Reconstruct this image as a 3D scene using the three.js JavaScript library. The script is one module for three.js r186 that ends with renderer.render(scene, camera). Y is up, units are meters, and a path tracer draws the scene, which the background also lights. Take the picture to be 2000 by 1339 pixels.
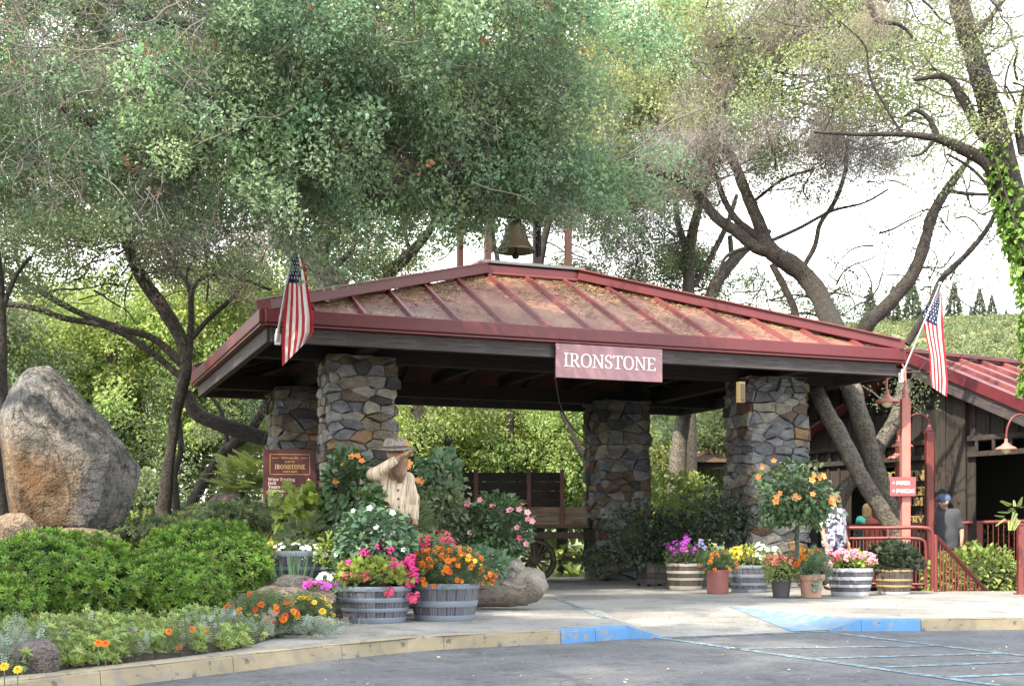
import * as THREE from 'three';
import { mergeGeometries, toCreasedNormals, mergeVertices } from 'three/addons/utils/BufferGeometryUtils.js';
import { RoundedBoxGeometry } from 'three/addons/geometries/RoundedBoxGeometry.js';
import { TextGeometry } from 'three/addons/geometries/TextGeometry.js';
import { FontLoader } from 'three/addons/loaders/FontLoader.js';
import { MarchingCubes } from 'three/addons/objects/MarchingCubes.js';

// ---------------------------------------------------------------- camera, sky, sun, exposure
const scene = new THREE.Scene();
const W = 1024, H = 685, F = 2500;                       // F: focal length in pixels of a 2000 x 1339 frame
const EYE = 0.945;
const camera = new THREE.PerspectiveCamera(2 * Math.atan(669.5 / F) * 180 / Math.PI, W / H, 0.1, 2500);
camera.position.set(0, EYE, 0);
camera.lookAt(0, EYE, -10);
camera.setViewOffset(2000, 1339, 0, -380.5, 2000, 1339);   // a rising front: the verticals stay upright
scene.add(camera);
const renderer = new THREE.WebGLRenderer({ antialias: true });
renderer.setSize(W, H);
renderer.toneMapping = THREE.LinearToneMapping;
renderer.toneMappingExposure = 2.6;
renderer.shadowMap.enabled = true;
const SUN = new THREE.Vector3(-0.36, 0.74, 0.57).normalize();
const sun = new THREE.DirectionalLight(0xfff0d8, 4.2);
sun.position.copy(SUN).multiplyScalar(60); sun.target.position.set(0, 0, -14);
sun.position.add(sun.target.position);
sun.castShadow = true; sun.shadow.mapSize.set(4096, 4096);
Object.assign(sun.shadow.camera, { left: -26, right: 26, top: 26, bottom: -26, near: 1, far: 130 });
sun.shadow.bias = -0.0004; sun.shadow.radius = 1.6;
scene.add(sun, sun.target);

// ---------------------------------------------------------------- helpers
function rngOf(seed) { let a = seed >>> 0; return () => { a = (a + 0x6D2B79F5) >>> 0; let t = a; t = Math.imul(t ^ (t >>> 15), t | 1); t ^= t + Math.imul(t ^ (t >>> 7), t | 61); return ((t ^ (t >>> 14)) >>> 0) / 4294967296; }; }
const V = (x, y, z) => new THREE.Vector3(x, y, z);
const P = (u, v, D) => V((u - 1000) * D / F, EYE - (v - 1050) * D / F, -D);
const FLOOR = 0.115;
const onFloor = (u, v, y = FLOOR) => { const D = (EYE - y) * F / (v - 1050); return V((u - 1000) * D / F, y, -D); };
const lerp = (a, b, t) => a + (b - a) * t, clamp = (x, a, b) => Math.max(a, Math.min(b, x));
const smooth = (a, b, x) => { const t = clamp((x - a) / (b - a), 0, 1); return t * t * (3 - 2 * t); };
function hash2(x, y, s) { let h = Math.imul(x | 0, 374761393) + Math.imul(y | 0, 668265263) + Math.imul(s | 0, 974634777); h = Math.imul(h ^ (h >>> 13), 1274126177); return ((h ^ (h >>> 16)) >>> 0) / 4294967296; }
function vnoise(x, y, per, s) {
  const xi = Math.floor(x), yi = Math.floor(y), fx = x - xi, fy = y - yi, m = (a) => ((a % per) + per) % per;
  const u = fx * fx * (3 - 2 * fx), w = fy * fy * (3 - 2 * fy);
  return lerp(lerp(hash2(m(xi), m(yi), s), hash2(m(xi + 1), m(yi), s), u), lerp(hash2(m(xi), m(yi + 1), s), hash2(m(xi + 1), m(yi + 1), s), u), w);
}
function fbm(x, y, per, s, o = 5) { let v = 0, a = 0.5, t = 0; for (let i = 0; i < o; i++) { v += a * vnoise(x, y, per, s + i); t += a; a *= 0.55; x *= 2; y *= 2; per *= 2; } return v / t; }
function n3(x, y, z, s = 0) {   // value noise in space, -1..1
  const xi = Math.floor(x), yi = Math.floor(y), zi = Math.floor(z), fx = x - xi, fy = y - yi, fz = z - zi;
  const u = fx * fx * (3 - 2 * fx), w = fy * fy * (3 - 2 * fy), q = fz * fz * (3 - 2 * fz);
  const h = (a, b, c) => hash2(a + c * 57, b + c * 131, s);
  const l = (c) => lerp(lerp(h(xi, yi, c), h(xi + 1, yi, c), u), lerp(h(xi, yi + 1, c), h(xi + 1, yi + 1, c), u), w);
  return lerp(l(zi), l(zi + 1), q) * 2 - 1;
}
const fb3 = (x, y, z, s = 0, o = 4) => { let v = 0, a = 0.5; for (let i = 0; i < o; i++) { v += a * n3(x, y, z, s + i * 7); a *= 0.5; x *= 2.03; y *= 2.03; z *= 2.03; } return v; };
const L2S = (c) => c <= 0.0031308 ? 12.92 * c : 1.055 * Math.pow(c, 1 / 2.4) - 0.055;
function tex(n, fn, srgb = true, nx = n) {             // fn(x, y in 0..1) -> [r,g,b] linear or one grey value
  const d = new Uint8Array(nx * n * 4);
  for (let j = 0; j < n; j++) for (let i = 0; i < nx; i++) {
    let c = fn(i / nx, j / n); if (!Array.isArray(c)) c = [c, c, c];
    for (let k = 0; k < 3; k++) d[(j * nx + i) * 4 + k] = clamp(Math.round(255 * (srgb ? L2S(Math.max(0, c[k])) : c[k])), 0, 255);
    d[(j * nx + i) * 4 + 3] = 255;
  }
  const t = new THREE.DataTexture(d, nx, n, THREE.RGBAFormat);
  t.wrapS = t.wrapT = THREE.RepeatWrapping; t.magFilter = THREE.LinearFilter; t.minFilter = THREE.LinearMipmapLinearFilter; t.generateMipmaps = true;
  if (srgb) t.colorSpace = THREE.SRGBColorSpace; t.needsUpdate = true; return t;
}
const rep = (t, x, y = x) => { const c = t.clone(); c.repeat.set(x, y); c.needsUpdate = true; return c; };
const col = (r, g, b) => new THREE.Color().setRGB(r, g, b);
const mat = (r, g, b, o = {}) => new THREE.MeshStandardMaterial({ color: col(r, g, b), roughness: 0.8, ...o });
function boxUV(g, s = 1) {                              // uv in metres from the dominant axis of each face
  if (g.index) g = g.toNonIndexed();
  const p = g.attributes.position, uv = new Float32Array(p.count * 2), a = V(), b = V(), c = V(), n = V();
  for (let i = 0; i < p.count; i += 3) {
    a.fromBufferAttribute(p, i); b.fromBufferAttribute(p, i + 1); c.fromBufferAttribute(p, i + 2);
    n.crossVectors(b.clone().sub(a), c.clone().sub(a)); const x = Math.abs(n.x), y = Math.abs(n.y), z = Math.abs(n.z);
    [a, b, c].forEach((q, k) => { const w = x >= y && x >= z ? [q.z, q.y] : y >= z ? [q.x, q.z] : [q.x, q.y]; uv[(i + k) * 2] = w[0] * s; uv[(i + k) * 2 + 1] = w[1] * s; });
  }
  g.setAttribute('uv', new THREE.BufferAttribute(uv, 2)); return g;
}
const taken = {};
function numbered(name) { const k = taken[name] = (taken[name] ?? -1) + 1; return k ? `${name}_${String(k).padStart(3, '0')}` : name; }
function shade(o) { o.castShadow = o.receiveShadow = true; return o; }
function thing(name, label, category, pos = [0, 0, 0], turn = 0, group) {
  const o = new THREE.Group(); o.name = numbered(name); scene.add(o);
  if (pos.isVector3) o.position.copy(pos); else o.position.set(...pos);
  o.rotation.y = turn; o.userData = { label, category }; if (group) o.userData.group = group; return o;
}
function part(parent, name, geo, m, label) { const o = shade(new THREE.Mesh(geo, m)); o.name = name; if (label) o.userData.label = label; parent.add(o); return o; }
function grp(parent, name) { const o = new THREE.Group(); o.name = name; parent.add(o); return o; }
function struct(name, geo, m) { const o = shade(new THREE.Mesh(geo, m)); o.name = numbered(name); o.userData.kind = 'structure'; scene.add(o); return o; }
function geoOf(pos, idx, uv) { const g = new THREE.BufferGeometry(); g.setAttribute('position', new THREE.Float32BufferAttribute(pos, 3)); if (uv) g.setAttribute('uv', new THREE.Float32BufferAttribute(uv, 2)); if (idx) g.setIndex(idx); g.computeVertexNormals(); return g; }
function bx(w, h, d, x = 0, y = 0, z = 0, r = 0.006) { const g = new RoundedBoxGeometry(w, h, d, 1, Math.min(r, w / 3, h / 3, d / 3)); g.translate(x, y, z); return boxUV(g); }
function beamGeo(a, b, w, h, r = 0.006) {               // a squared timber from a to b, h upright
  const l = a.distanceTo(b), g = new RoundedBoxGeometry(w, h, l, 1, Math.min(r, w / 3, h / 3)); const gg = boxUV(g);
  const m = new THREE.Matrix4().lookAt(b, a, V(0, 1, 0)); m.setPosition(a.clone().add(b).multiplyScalar(0.5)); return gg.applyMatrix4(m);
}
function prism(poly, t, off = 0) {                      // polygon of Vector3 in one plane, thickened along its normal (ngon convex)
  const n = V().crossVectors(poly[1].clone().sub(poly[0]), poly[2].clone().sub(poly[0])).normalize(), pos = [], N = poly.length;
  const tri = (a, b, c) => pos.push(a.x, a.y, a.z, b.x, b.y, b.z, c.x, c.y, c.z);
  const A = poly.map(q => q.clone().addScaledVector(n, off + t)), B = poly.map(q => q.clone().addScaledVector(n, off));
  for (let i = 1; i < N - 1; i++) { tri(A[0], A[i], A[i + 1]); tri(B[0], B[i + 1], B[i]); }
  for (let i = 0; i < N; i++) { const j = (i + 1) % N; tri(B[i], B[j], A[j]); tri(B[i], A[j], A[i]); }
  return boxUV(geoOf(pos));
}
function sweep(pts, rad, sides = 9, rough = 0, seed = 1, caps = true) {   // tapered limb through points, knobbly when rough > 0
  const c = new THREE.CatmullRomCurve3(pts, false, 'centripetal'), len = c.getLength(), n = Math.max(6, Math.min(72, Math.round(len / Math.max(0.06, Math.max(...rad) * (rough > 0.05 ? 0.4 : 0.9)))));
  const fr = [], pos = [], uv = [], idx = []; let nrm = V(), prev = null;
  for (let i = 0; i <= n; i++) {
    const t = i / n, p = c.getPointAt(t), tg = c.getTangentAt(t);
    if (!prev) { nrm = Math.abs(tg.y) < 0.9 ? V(0, 1, 0) : V(1, 0, 0); nrm.sub(tg.clone().multiplyScalar(nrm.dot(tg))).normalize(); }
    else { nrm.sub(tg.clone().multiplyScalar(nrm.dot(tg))).normalize(); }
    prev = tg; const bi = V().crossVectors(tg, nrm), ut = c.getUtoTmapping(t) * (rad.length - 1), k = Math.min(rad.length - 2, Math.floor(ut)), r0 = lerp(rad[k], rad[k + 1], ut - k);
    for (let j = 0; j <= sides; j++) {
      const a = j / sides * Math.PI * 2, dx = Math.cos(a), dy = Math.sin(a);
      const q = nrm.clone().multiplyScalar(dx).addScaledVector(bi, dy);
      const w = p.clone().addScaledVector(q, r0); const r = r0 * (1 + rough * fb3(w.x / r0 * 0.55 + seed, w.y / r0 * 0.55, w.z / r0 * 0.55, seed, 3));
      w.copy(p).addScaledVector(q, r); pos.push(w.x, w.y, w.z); uv.push(j / sides * Math.max(1, Math.round(r0 * 6.28 / 0.25)) * 0.5, t * len * 2);
    }
  }
  for (let i = 0; i < n; i++) for (let j = 0; j < sides; j++) { const a = i * (sides + 1) + j, b = a + sides + 1; idx.push(a, b, a + 1, b, b + 1, a + 1); }
  if (caps) for (const e of [0, n]) { const p = c.getPointAt(e / n), o = pos.length / 3; pos.push(p.x, p.y, p.z); uv.push(0.5, 0.5); const s = e * (sides + 1); for (let j = 0; j < sides; j++) e ? idx.push(o, s + j, s + j + 1) : idx.push(o, s + j + 1, s + j); }
  return geoOf(pos, idx, uv);
}
const tube = (pts, r, sides = 6) => sweep(pts, [r, r], sides);
const lathe = (pr, seg = 24) => new THREE.LatheGeometry(pr.map(([x, y]) => new THREE.Vector2(x, y)), seg);
const font = await new FontLoader().loadAsync('fonts/droid/droid_serif_regular.typeface.json');
const fontBold = await new FontLoader().loadAsync('fonts/droid/droid_serif_bold.typeface.json');
const fontSans = await new FontLoader().loadAsync('fonts/droid/droid_sans_bold.typeface.json');
function letters(parent, text, h, width, m, f, x0, y0, z, depth = 0.006) {   // one mesh per letter, spread over width, centred at x0
  const gs = [], adv = []; let total = 0;
  for (const ch of text) { const g = ch === ' ' ? null : new TextGeometry(ch, { font: f, size: h, depth, curveSegments: 4, bevelEnabled: false }); let w = h * 0.4, mn = 0; if (g) { g.computeBoundingBox(); mn = g.boundingBox.min.x; w = g.boundingBox.max.x - mn; g.translate(-mn, 0, 0); } gs.push(g); adv.push(w); total += w; }
  const gap = text.length > 1 ? (width - total) / (text.length - 1) : 0; let x = x0 - width / 2;
  gs.forEach((g, i) => { if (g) { g.translate(x, y0, z); part(parent, 'letter', g, m); } x += adv[i] + gap; });
}

// ---------------------------------------------------------------- sky (a computed sky: thin white haze over pale blue)
{
  const w = 1024, h = 512, d = new Float32Array(w * h * 4);
  for (let j = 0; j < h; j++) for (let i = 0; i < w; i++) {
    const el = ((j + 0.5) / h - 0.5) * Math.PI, az = ((i + 0.5) / w - 0.5) * Math.PI * 2;
    const y = Math.sin(el), x = Math.cos(el) * Math.cos(az), z = Math.cos(el) * Math.sin(az);
    const q = Math.max(y, 0.06), c = smooth(-0.02, 0.3, fb3(x / q * 0.5 + 5, z / q * 0.5, 1.7, 3, 5)) * smooth(0.02, 0.2, y);
    const t = smooth(0, 0.75, y), glow = Math.pow(Math.max(0, x * SUN.x + y * SUN.y + z * SUN.z), 6) * 0.35;
    const base = [lerp(1.68, 0.82, t), lerp(1.66, 0.99, t), lerp(1.56, 1.25, t)], cl = [1.55, 1.56, 1.56];
    for (let k = 0; k < 3; k++) d[(j * w + i) * 4 + k] = (y < 0 ? 0.35 : lerp(base[k], cl[k], c * 0.8) + glow);
    d[(j * w + i) * 4 + 3] = 1;
  }
  const t = new THREE.DataTexture(d, w, h, THREE.RGBAFormat, THREE.FloatType);
  t.mapping = THREE.EquirectangularReflectionMapping; t.magFilter = THREE.LinearFilter; t.minFilter = THREE.LinearFilter; t.needsUpdate = true;
  scene.background = t; scene.environment = t;
}

// ---------------------------------------------------------------- materials
const grain = (s) => tex(512, (x, y) => { const n = fbm(x * 6, y * 6, 6, s), f = fbm(x * 64, y * 64, 64, s + 9, 3); return 0.5 + (n - 0.5) * 0.9 + (f - 0.5) * 0.5; }, false);
const T = {
  rough: grain(11),
  asphalt: tex(1024, (x, y) => { const b = fbm(x * 5, y * 5, 5, 21), f = hash2(x * 1024, y * 1024, 3), m = fbm(x * 90, y * 90, 90, 4, 2); const cr = smooth(0.010, 0.002, Math.abs(fbm(x * 3, y * 3, 3, 25, 6) - 0.5)) * smooth(0.45, 0.6, fbm(x * 2, y * 2, 2, 29)), oil = smooth(0.66, 0.78, fbm(x * 7, y * 7, 7, 27, 3)); const v = (0.09 + (b - 0.5) * 0.07 + (f - 0.5) * 0.05 + (m - 0.5) * 0.06) * (1 - 0.6 * cr) * (1 - 0.3 * oil); return [v * 0.98, v, v * 1.07]; }),
  concrete: tex(1024, (x, y) => { const b = fbm(x * 4, y * 4, 4, 31), f = fbm(x * 120, y * 120, 120, 5, 2), st = smooth(0.62, 0.72, fbm(x * 11, y * 11, 11, 8)); const cr = smooth(0.006, 0.001, Math.abs(fbm(x * 2, y * 2, 2, 35, 6) - 0.5)) * smooth(0.5, 0.62, fbm(x * 2, y * 2, 2, 39)), dk = smooth(0.5, 0.75, fbm(x * 2, y * 3, 6, 37, 4)); const v = (0.215 + (b - 0.5) * 0.16 + (f - 0.5) * 0.10 - st * 0.05) * (1 - 0.5 * cr) * (1 - 0.22 * dk); return [v * 1.03, v, v * 0.93]; }),
  stone: tex(512, (x, y) => { const b = fbm(x * 5, y * 8, 8, 41), f = fbm(x * 40, y * 40, 40, 42, 3), l = smooth(0.6, 0.7, fbm(x * 9, y * 9, 9, 47)); const v = 0.72 + (b - 0.5) * 0.8 + (f - 0.5) * 0.4; return [v + l * 0.12, v + l * 0.1, v - l * 0.05]; }),
  rock: tex(1024, (x, y) => { const b = fbm(x * 4, y * 4, 4, 51), r = Math.abs(fbm(x * 9, y * 9, 9, 52) - 0.5) * 2, f = fbm(x * 60, y * 60, 60, 53, 3); const v = 0.75 + (b - 0.5) * 0.7 + (f - 0.5) * 0.5 - smooth(0.12, 0, r) * 0.35; return [v, v, v]; }),
  bark: tex(512, (x, y) => { const c = Math.abs(fbm(x * 9, y * 4, 9, 61) - 0.5) * 2, f = fbm(x * 50, y * 30, 50, 62, 3), li = smooth(0.57, 0.68, fbm(x * 7, y * 7, 7, 63)); const v = 0.55 + smooth(0, 0.25, c) * 0.45 + (f - 0.5) * 0.5; return [v + li * 0.35, v + li * 0.36, v * 0.95 + li * 0.3]; }),
  wood: tex(512, (x, y) => { const g = fbm(x * 40, y * 3, 40, 71, 4), b = fbm(x * 3, y * 2, 3, 72), c = smooth(0.66, 0.72, fbm(x * 60, y * 4, 60, 75, 2)); const v = 0.8 + (g - 0.5) * 0.8 + (b - 0.5) * 0.5 - c * 0.35; return [v, v * 0.99, v * 0.97]; }),
  metal: tex(1024, (x, y) => { const b = fbm(x * 4, y * 4, 4, 81), s = fbm(x * 14, y * 5, 14, 82), f = fbm(x * 80, y * 80, 80, 83, 2); const du = smooth(0.42, 0.66, b * 0.6 + s * 0.4); const v = 0.85 + (f - 0.5) * 0.35; return [v * lerp(0.185, 0.28, du), v * lerp(0.08, 0.155, du), v * lerp(0.06, 0.10, du)]; }),
  paint: tex(512, (x, y) => { const b = fbm(x * 5, y * 5, 5, 91), f = fbm(x * 50, y * 50, 50, 92, 3); const v = 0.92 + (b - 0.5) * 0.25 + (f - 0.5) * 0.12; return [v, v, v]; }),
};
T.woodY = T.wood; T.woodX = T.wood.clone(); T.woodX.rotation = Math.PI / 2; T.woodX.needsUpdate = true;
T.roughFine = rep(T.rough, 3);
const M = {
  asphalt: new THREE.MeshStandardMaterial({ map: rep(T.asphalt, 0.5), bumpMap: rep(T.rough, 2.2), bumpScale: 0.006, roughness: 0.88 }),
  concrete: new THREE.MeshStandardMaterial({ map: rep(T.concrete, 0.3), bumpMap: rep(T.rough, 1.5), bumpScale: 0.003, roughness: 0.9 }),
  kerbYellow: new THREE.MeshStandardMaterial({ map: rep(tex(512, (x, y) => { const b = fbm(x * 5, y * 5, 5, 111), w = smooth(0.5, 0.62, fbm(x * 13, y * 13, 13, 112)), k = smooth(0.64, 0.7, fbm(x * 24, y * 24, 24, 113)); const v = 0.9 + (b - 0.5) * 0.5; return [lerp(0.30, 0.245, w) * v - k * 0.12, lerp(0.25, 0.215, w) * v - k * 0.10, lerp(0.165, 0.17, w) * v - k * 0.07]; }), 0.7), bumpMap: rep(T.rough, 2), bumpScale: 0.004, roughness: 0.9 }),
  kerbBlue: new THREE.MeshStandardMaterial({ map: rep(tex(512, (x, y) => { const b = fbm(x * 5, y * 5, 5, 121), w = smooth(0.60, 0.68, fbm(x * 15, y * 15, 15, 122)); const v = 0.95 + (b - 0.5) * 0.3; return [lerp(0.085, 0.2, w) * v, lerp(0.215, 0.22, w) * v, lerp(0.42, 0.26, w) * v]; }), 0.8), bumpMap: rep(T.rough, 2), bumpScale: 0.003, roughness: 0.85 }),
  paleBlue: new THREE.MeshStandardMaterial({ map: rep(tex(512, (x, y) => { const b = fbm(x * 6, y * 6, 6, 131), w = smooth(0.45, 0.62, fbm(x * 20, y * 20, 20, 132)); const v = 0.95 + (b - 0.5) * 0.4; return [lerp(0.115, 0.19, w) * v, lerp(0.21, 0.205, w) * v, lerp(0.33, 0.225, w) * v]; }), 0.9), roughness: 0.9 }),
  lineBlue: new THREE.MeshStandardMaterial({ map: rep(tex(512, (x, y) => { const w = smooth(0.36, 0.58, fbm(x * 20, y * 20, 20, 142)); return [lerp(0.16, 0.09, w), lerp(0.24, 0.1, w), lerp(0.29, 0.115, w)]; }), 1.2), roughness: 0.9 }),
  roof: new THREE.MeshStandardMaterial({ map: rep(T.metal, 0.35), bumpMap: rep(T.rough, 0.8), bumpScale: 0.004, roughness: 0.62, metalness: 0.0 }),
  maroon: mat(0.125, 0.019, 0.026, { map: rep(T.paint, 0.6), roughness: 0.45 }),
  rib: mat(0.155, 0.034, 0.034, { map: rep(T.paint, 0.9), roughness: 0.5 }),
  pinkRoof: mat(0.25, 0.085, 0.085, { map: rep(T.paint, 0.5), roughness: 0.5 }),
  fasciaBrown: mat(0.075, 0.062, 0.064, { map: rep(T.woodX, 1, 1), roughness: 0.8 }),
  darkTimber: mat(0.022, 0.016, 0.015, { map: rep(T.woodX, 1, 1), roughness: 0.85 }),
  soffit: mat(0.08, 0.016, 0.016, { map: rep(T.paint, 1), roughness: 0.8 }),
  boards: mat(0.055, 0.045, 0.039, { map: rep(T.wood, 1.2, 0.6), bumpMap: rep(T.wood, 1.2, 0.6), bumpScale: 0.003, roughness: 0.9 }),
  boards2: mat(0.043, 0.036, 0.032, { map: rep(T.wood, 1.1, 0.5), roughness: 0.9 }),
  mortar: mat(0.035, 0.031, 0.028, { bumpMap: rep(T.rough, 3), bumpScale: 0.01, roughness: 1 }),
  bark: mat(0.075, 0.065, 0.056, { map: rep(T.bark, 1, 1), bumpMap: rep(T.bark, 1, 1), bumpScale: 0.02, roughness: 0.95 }),
  barkDark: mat(0.04, 0.034, 0.03, { map: rep(T.bark, 1, 1), bumpMap: rep(T.bark, 1, 1), bumpScale: 0.02, roughness: 0.95 }),
  barkPale: mat(0.16, 0.145, 0.125, { map: rep(T.bark, 1.2, 1.2), bumpMap: rep(T.bark, 1.2, 1.2), bumpScale: 0.025, roughness: 0.95 }),
  twigDark: mat(0.06, 0.052, 0.046, { roughness: 0.95 }),
  twig: mat(0.20, 0.18, 0.16, { roughness: 0.95 }),
  soil: mat(0.05, 0.036, 0.026, { map: rep(T.rock, 1), bumpMap: rep(T.rough, 2), bumpScale: 0.03, roughness: 1 }),
  redPaint: mat(0.16, 0.034, 0.03, { map: rep(T.paint, 2), roughness: 0.45 }),
  pinkPaint: mat(0.47, 0.175, 0.15, { map: rep(T.paint, 2), roughness: 0.5 }),
  signPink: mat(0.34, 0.18, 0.20, { map: rep(T.paint, 1), roughness: 0.5 }),
  white: mat(0.78, 0.77, 0.75, { roughness: 0.6 }),
  steel: mat(0.55, 0.56, 0.58, { metalness: 0.9, roughness: 0.4 }),
  pole: mat(0.42, 0.42, 0.42, { roughness: 0.45, metalness: 0.5 }),
  bronze: mat(0.10, 0.075, 0.042, { metalness: 0.5, roughness: 0.6, bumpMap: rep(T.rough, 2), bumpScale: 0.003 }),
  bulb: new THREE.MeshPhysicalMaterial({ color: col(0.85, 0.74, 0.5), roughness: 0.35, transmission: 0.25, thickness: 0 }),
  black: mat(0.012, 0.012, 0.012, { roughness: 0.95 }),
};
// ---------------------------------------------------------------- ground, road, kerb, platform
{
  // ground sheet to the horizon, cut away only by what lies on it
  const g = new THREE.PlaneGeometry(1800, 1800, 60, 60); g.rotateX(-Math.PI / 2);
  const p = g.attributes.position; for (let i = 0; i < p.count; i++) { const r = Math.hypot(p.getX(i), p.getZ(i)); p.setY(i, -0.36 + (r > 60 ? fb3(p.getX(i) * 0.02, 0, p.getZ(i) * 0.02, 5) * 0.8 : 0)); }
  g.computeVertexNormals(); const uv = g.attributes.uv; for (let i = 0; i < uv.count; i++) uv.setXY(i, p.getX(i), p.getZ(i));
  struct('ground', g, new THREE.MeshStandardMaterial({ map: rep(tex(512, (x, y) => { const a = fbm(x * 6, y * 6, 6, 201), b = fbm(x * 50, y * 50, 50, 202, 3), k = smooth(0.42, 0.6, a); const v = 0.7 + (b - 0.5) * 0.9; return [lerp(0.09, 0.12, k) * v, lerp(0.12, 0.105, k) * v, lerp(0.045, 0.06, k) * v]; }), 0.25), bumpMap: rep(T.rough, 0.7), bumpScale: 0.05, roughness: 1 }));
}
// front edge of the platform (x, depth), left to right, top of the kerb
const kerbL = [[-5.2, 4.2], [-4.1, 5.4], [-3.1, 7.0], [-2.62, 7.95], [-2.0, 8.95], [-1.42, 9.85], [-0.745, 10.72], [-0.2, 11.1], [0.43, 11.42], [1.08, 11.98]];
const R1 = [1.41, 12.1], R2 = [3.22, 13.0], B1 = [0.95, 16.2], B2 = [2.62, 15.5];
const kerbR = [[3.54, 12.97], [4.15, 12.99], [5.3, 13.2], [7.5, 13.35], [10, 13.5], [13, 13.7], [16, 13.9]];
{
  const road = new THREE.Shape(); [[-60, 40], [60, 40], [60, -14.6], [1.6, -14.6], [1.0, -12.6], [-0.8, -11.3], [-2.3, -9.2], [-4.3, -5.9], [-5.6, -4.4], [-60, -4.4]].forEach(([x, z], i) => i ? road.lineTo(x, -z) : road.moveTo(x, -z));
  let g = new THREE.ShapeGeometry(road); g.rotateX(-Math.PI / 2); struct('road', boxUV(g), M.asphalt);
  // platform slab: a flat sheet plus the sloping ramp and its two flares
  const sh = new THREE.Shape(); const outline = [...kerbL.slice(0).map(([x, d]) => [x, d]), B1, B2, ...kerbR, [16, 20.1], [5.4, 19.9], [5.2, 22.6], [5.6, 27.2], [-6.5, 27.2], [-6.5, 12]];
  outline.forEach(([x, d], i) => i ? sh.lineTo(x, d) : sh.moveTo(x, d));
  g = new THREE.ShapeGeometry(sh); g.rotateX(-Math.PI / 2); g.translate(0, FLOOR, 0);
  const q = (a, y) => V(a[0], y, -a[1]);
  const tri = (...v) => v.flatMap(p => [p.x, p.y, p.z]);
  const k9 = kerbL[9], r0 = kerbR[0];
  const ramp = boxUV(geoOf(tri(q(R1, 0.005), q(R2, 0.005), q(B2, FLOOR), q(R1, 0.005), q(B2, FLOOR), q(B1, FLOOR), q(k9, FLOOR), q(R1, 0.005), q(B1, FLOOR), q(R2, 0.005), q(r0, FLOOR), q(B2, FLOOR))));
  // back and side drop of the slab
  const edge = []; const back = [[16, 20.1], [5.4, 19.9], [5.2, 22.6], [5.6, 27.2], [-6.5, 27.2]];
  for (let i = 0; i < back.length - 1; i++) { const a = q(back[i], FLOOR), b = q(back[i + 1], FLOOR), c = q(back[i + 1], -0.5), d = q(back[i], -0.5); edge.push(...tri(a, b, c, a, c, d)); }
  const top = boxUV(g); for (const k of Object.keys(top.attributes)) if (!['position', 'normal', 'uv'].includes(k)) top.deleteAttribute(k);
  struct('pavement', mergeGeometries([top, ramp, boxUV(geoOf(edge))]), M.concrete);
  // kerb, in stones with a joint between them
  const kerb = new THREE.Group(); kerb.name = 'kerb'; kerb.userData.kind = 'structure'; scene.add(kerb);
  function stones(path, sub, matOf, w = 0.16) {
    const c = new THREE.CatmullRomCurve3(path.map(a => q(a, 0)), false, 'centripetal'), L = c.getLength(), n = Math.round(L / sub);
    for (let i = 0; i < n; i++) {
      const pos = [], K = 3;
      for (let k = 0; k <= K; k++) {
        const t = clamp((i + k / K) / n + (k === 0 ? 0.003 / L : k === K ? -0.003 / L : 0), 0, 1), p = c.getPointAt(t), tg = c.getTangentAt(t), nn = V(-tg.z, 0, tg.x); if (nn.z < 0) nn.negate();
        const A = (o, y) => p.clone().addScaledVector(nn, o).setY(y);
        pos.push([A(0.018, -0.02), A(0.006, FLOOR - 0.012), A(-0.008, FLOOR + 0.005), A(-w, FLOOR + 0.005), A(-w, -0.02)]);
      }
      const o = [], T2 = (a, b, c2) => o.push(a.x, a.y, a.z, b.x, b.y, b.z, c2.x, c2.y, c2.z);
      for (let k = 0; k < K; k++) for (let j = 0; j < 4; j++) { T2(pos[k][j], pos[k + 1][j], pos[k + 1][j + 1]); T2(pos[k][j], pos[k + 1][j + 1], pos[k][j + 1]); }
      for (const k of [0, K]) for (let j = 1; j < 4; j++) T2(pos[k][0], pos[k][j], pos[k][j + 1]);
      part(kerb, 'kerb_stone', boxUV(geoOf(o)), matOf(c.getPointAt((i + 0.5) / n)));
    }
  }
  const yel = M.kerbYellow, blu = M.kerbBlue;
  stones(kerbL.slice(0, 9), 1.15, () => yel); stones(kerbL.slice(8), 0.44, () => blu);
  stones(kerbR.slice(0, 2), 0.6, () => blu); stones(kerbR.slice(1), 1.6, () => yel);
  // sloping ends of the kerb at the ramp
  for (const [k, r] of [[k9, R1], [r0, R2]]) {
    const A = q(k, FLOOR + 0.005), B = q(r, 0.012), s = Math.sign(r[0] - k[0]), in_ = V(0, 0, -0.16);
    const f = (p, dz) => p.clone().add(V(0, 0, dz)); const Ab = A.clone().setY(-0.02), Bb = B.clone().setY(-0.02);
    const pr = [A, B, f(B, -0.2), f(A, -0.2)], lo = [f(Ab, 0.015), f(Bb, 0.015)];
    part(kerb, 'kerb_ramp', boxUV(geoOf(tri(f(A, 0.006), f(B, 0.006), pr[2], f(A, 0.006), pr[2], pr[3], lo[0], lo[1], f(B, 0.006), lo[0], f(B, 0.006), f(A, 0.006)))), blu);
  }
  // painted markings, each a sheet 4 mm above what it lies on
  const strip = (pts, w, y) => { const o = []; for (let i = 0; i < pts.length - 1; i++) { const a = pts[i], b = pts[i + 1], d = b.clone().sub(a).setY(0).normalize(), n = V(-d.z, 0, d.x).multiplyScalar(w / 2), up = V(0, 0.004, 0); o.push(...tri(a.clone().sub(n).add(up), b.clone().sub(n).add(up), b.clone().add(n).add(up), a.clone().sub(n).add(up), b.clone().add(n).add(up), a.clone().add(n).add(up))); } return boxUV(geoOf(o)); };
  const r = (u, v) => onFloor(u, v, 0), lines = grp(scene, 'road_marking'); lines.userData.kind = 'structure';
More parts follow.
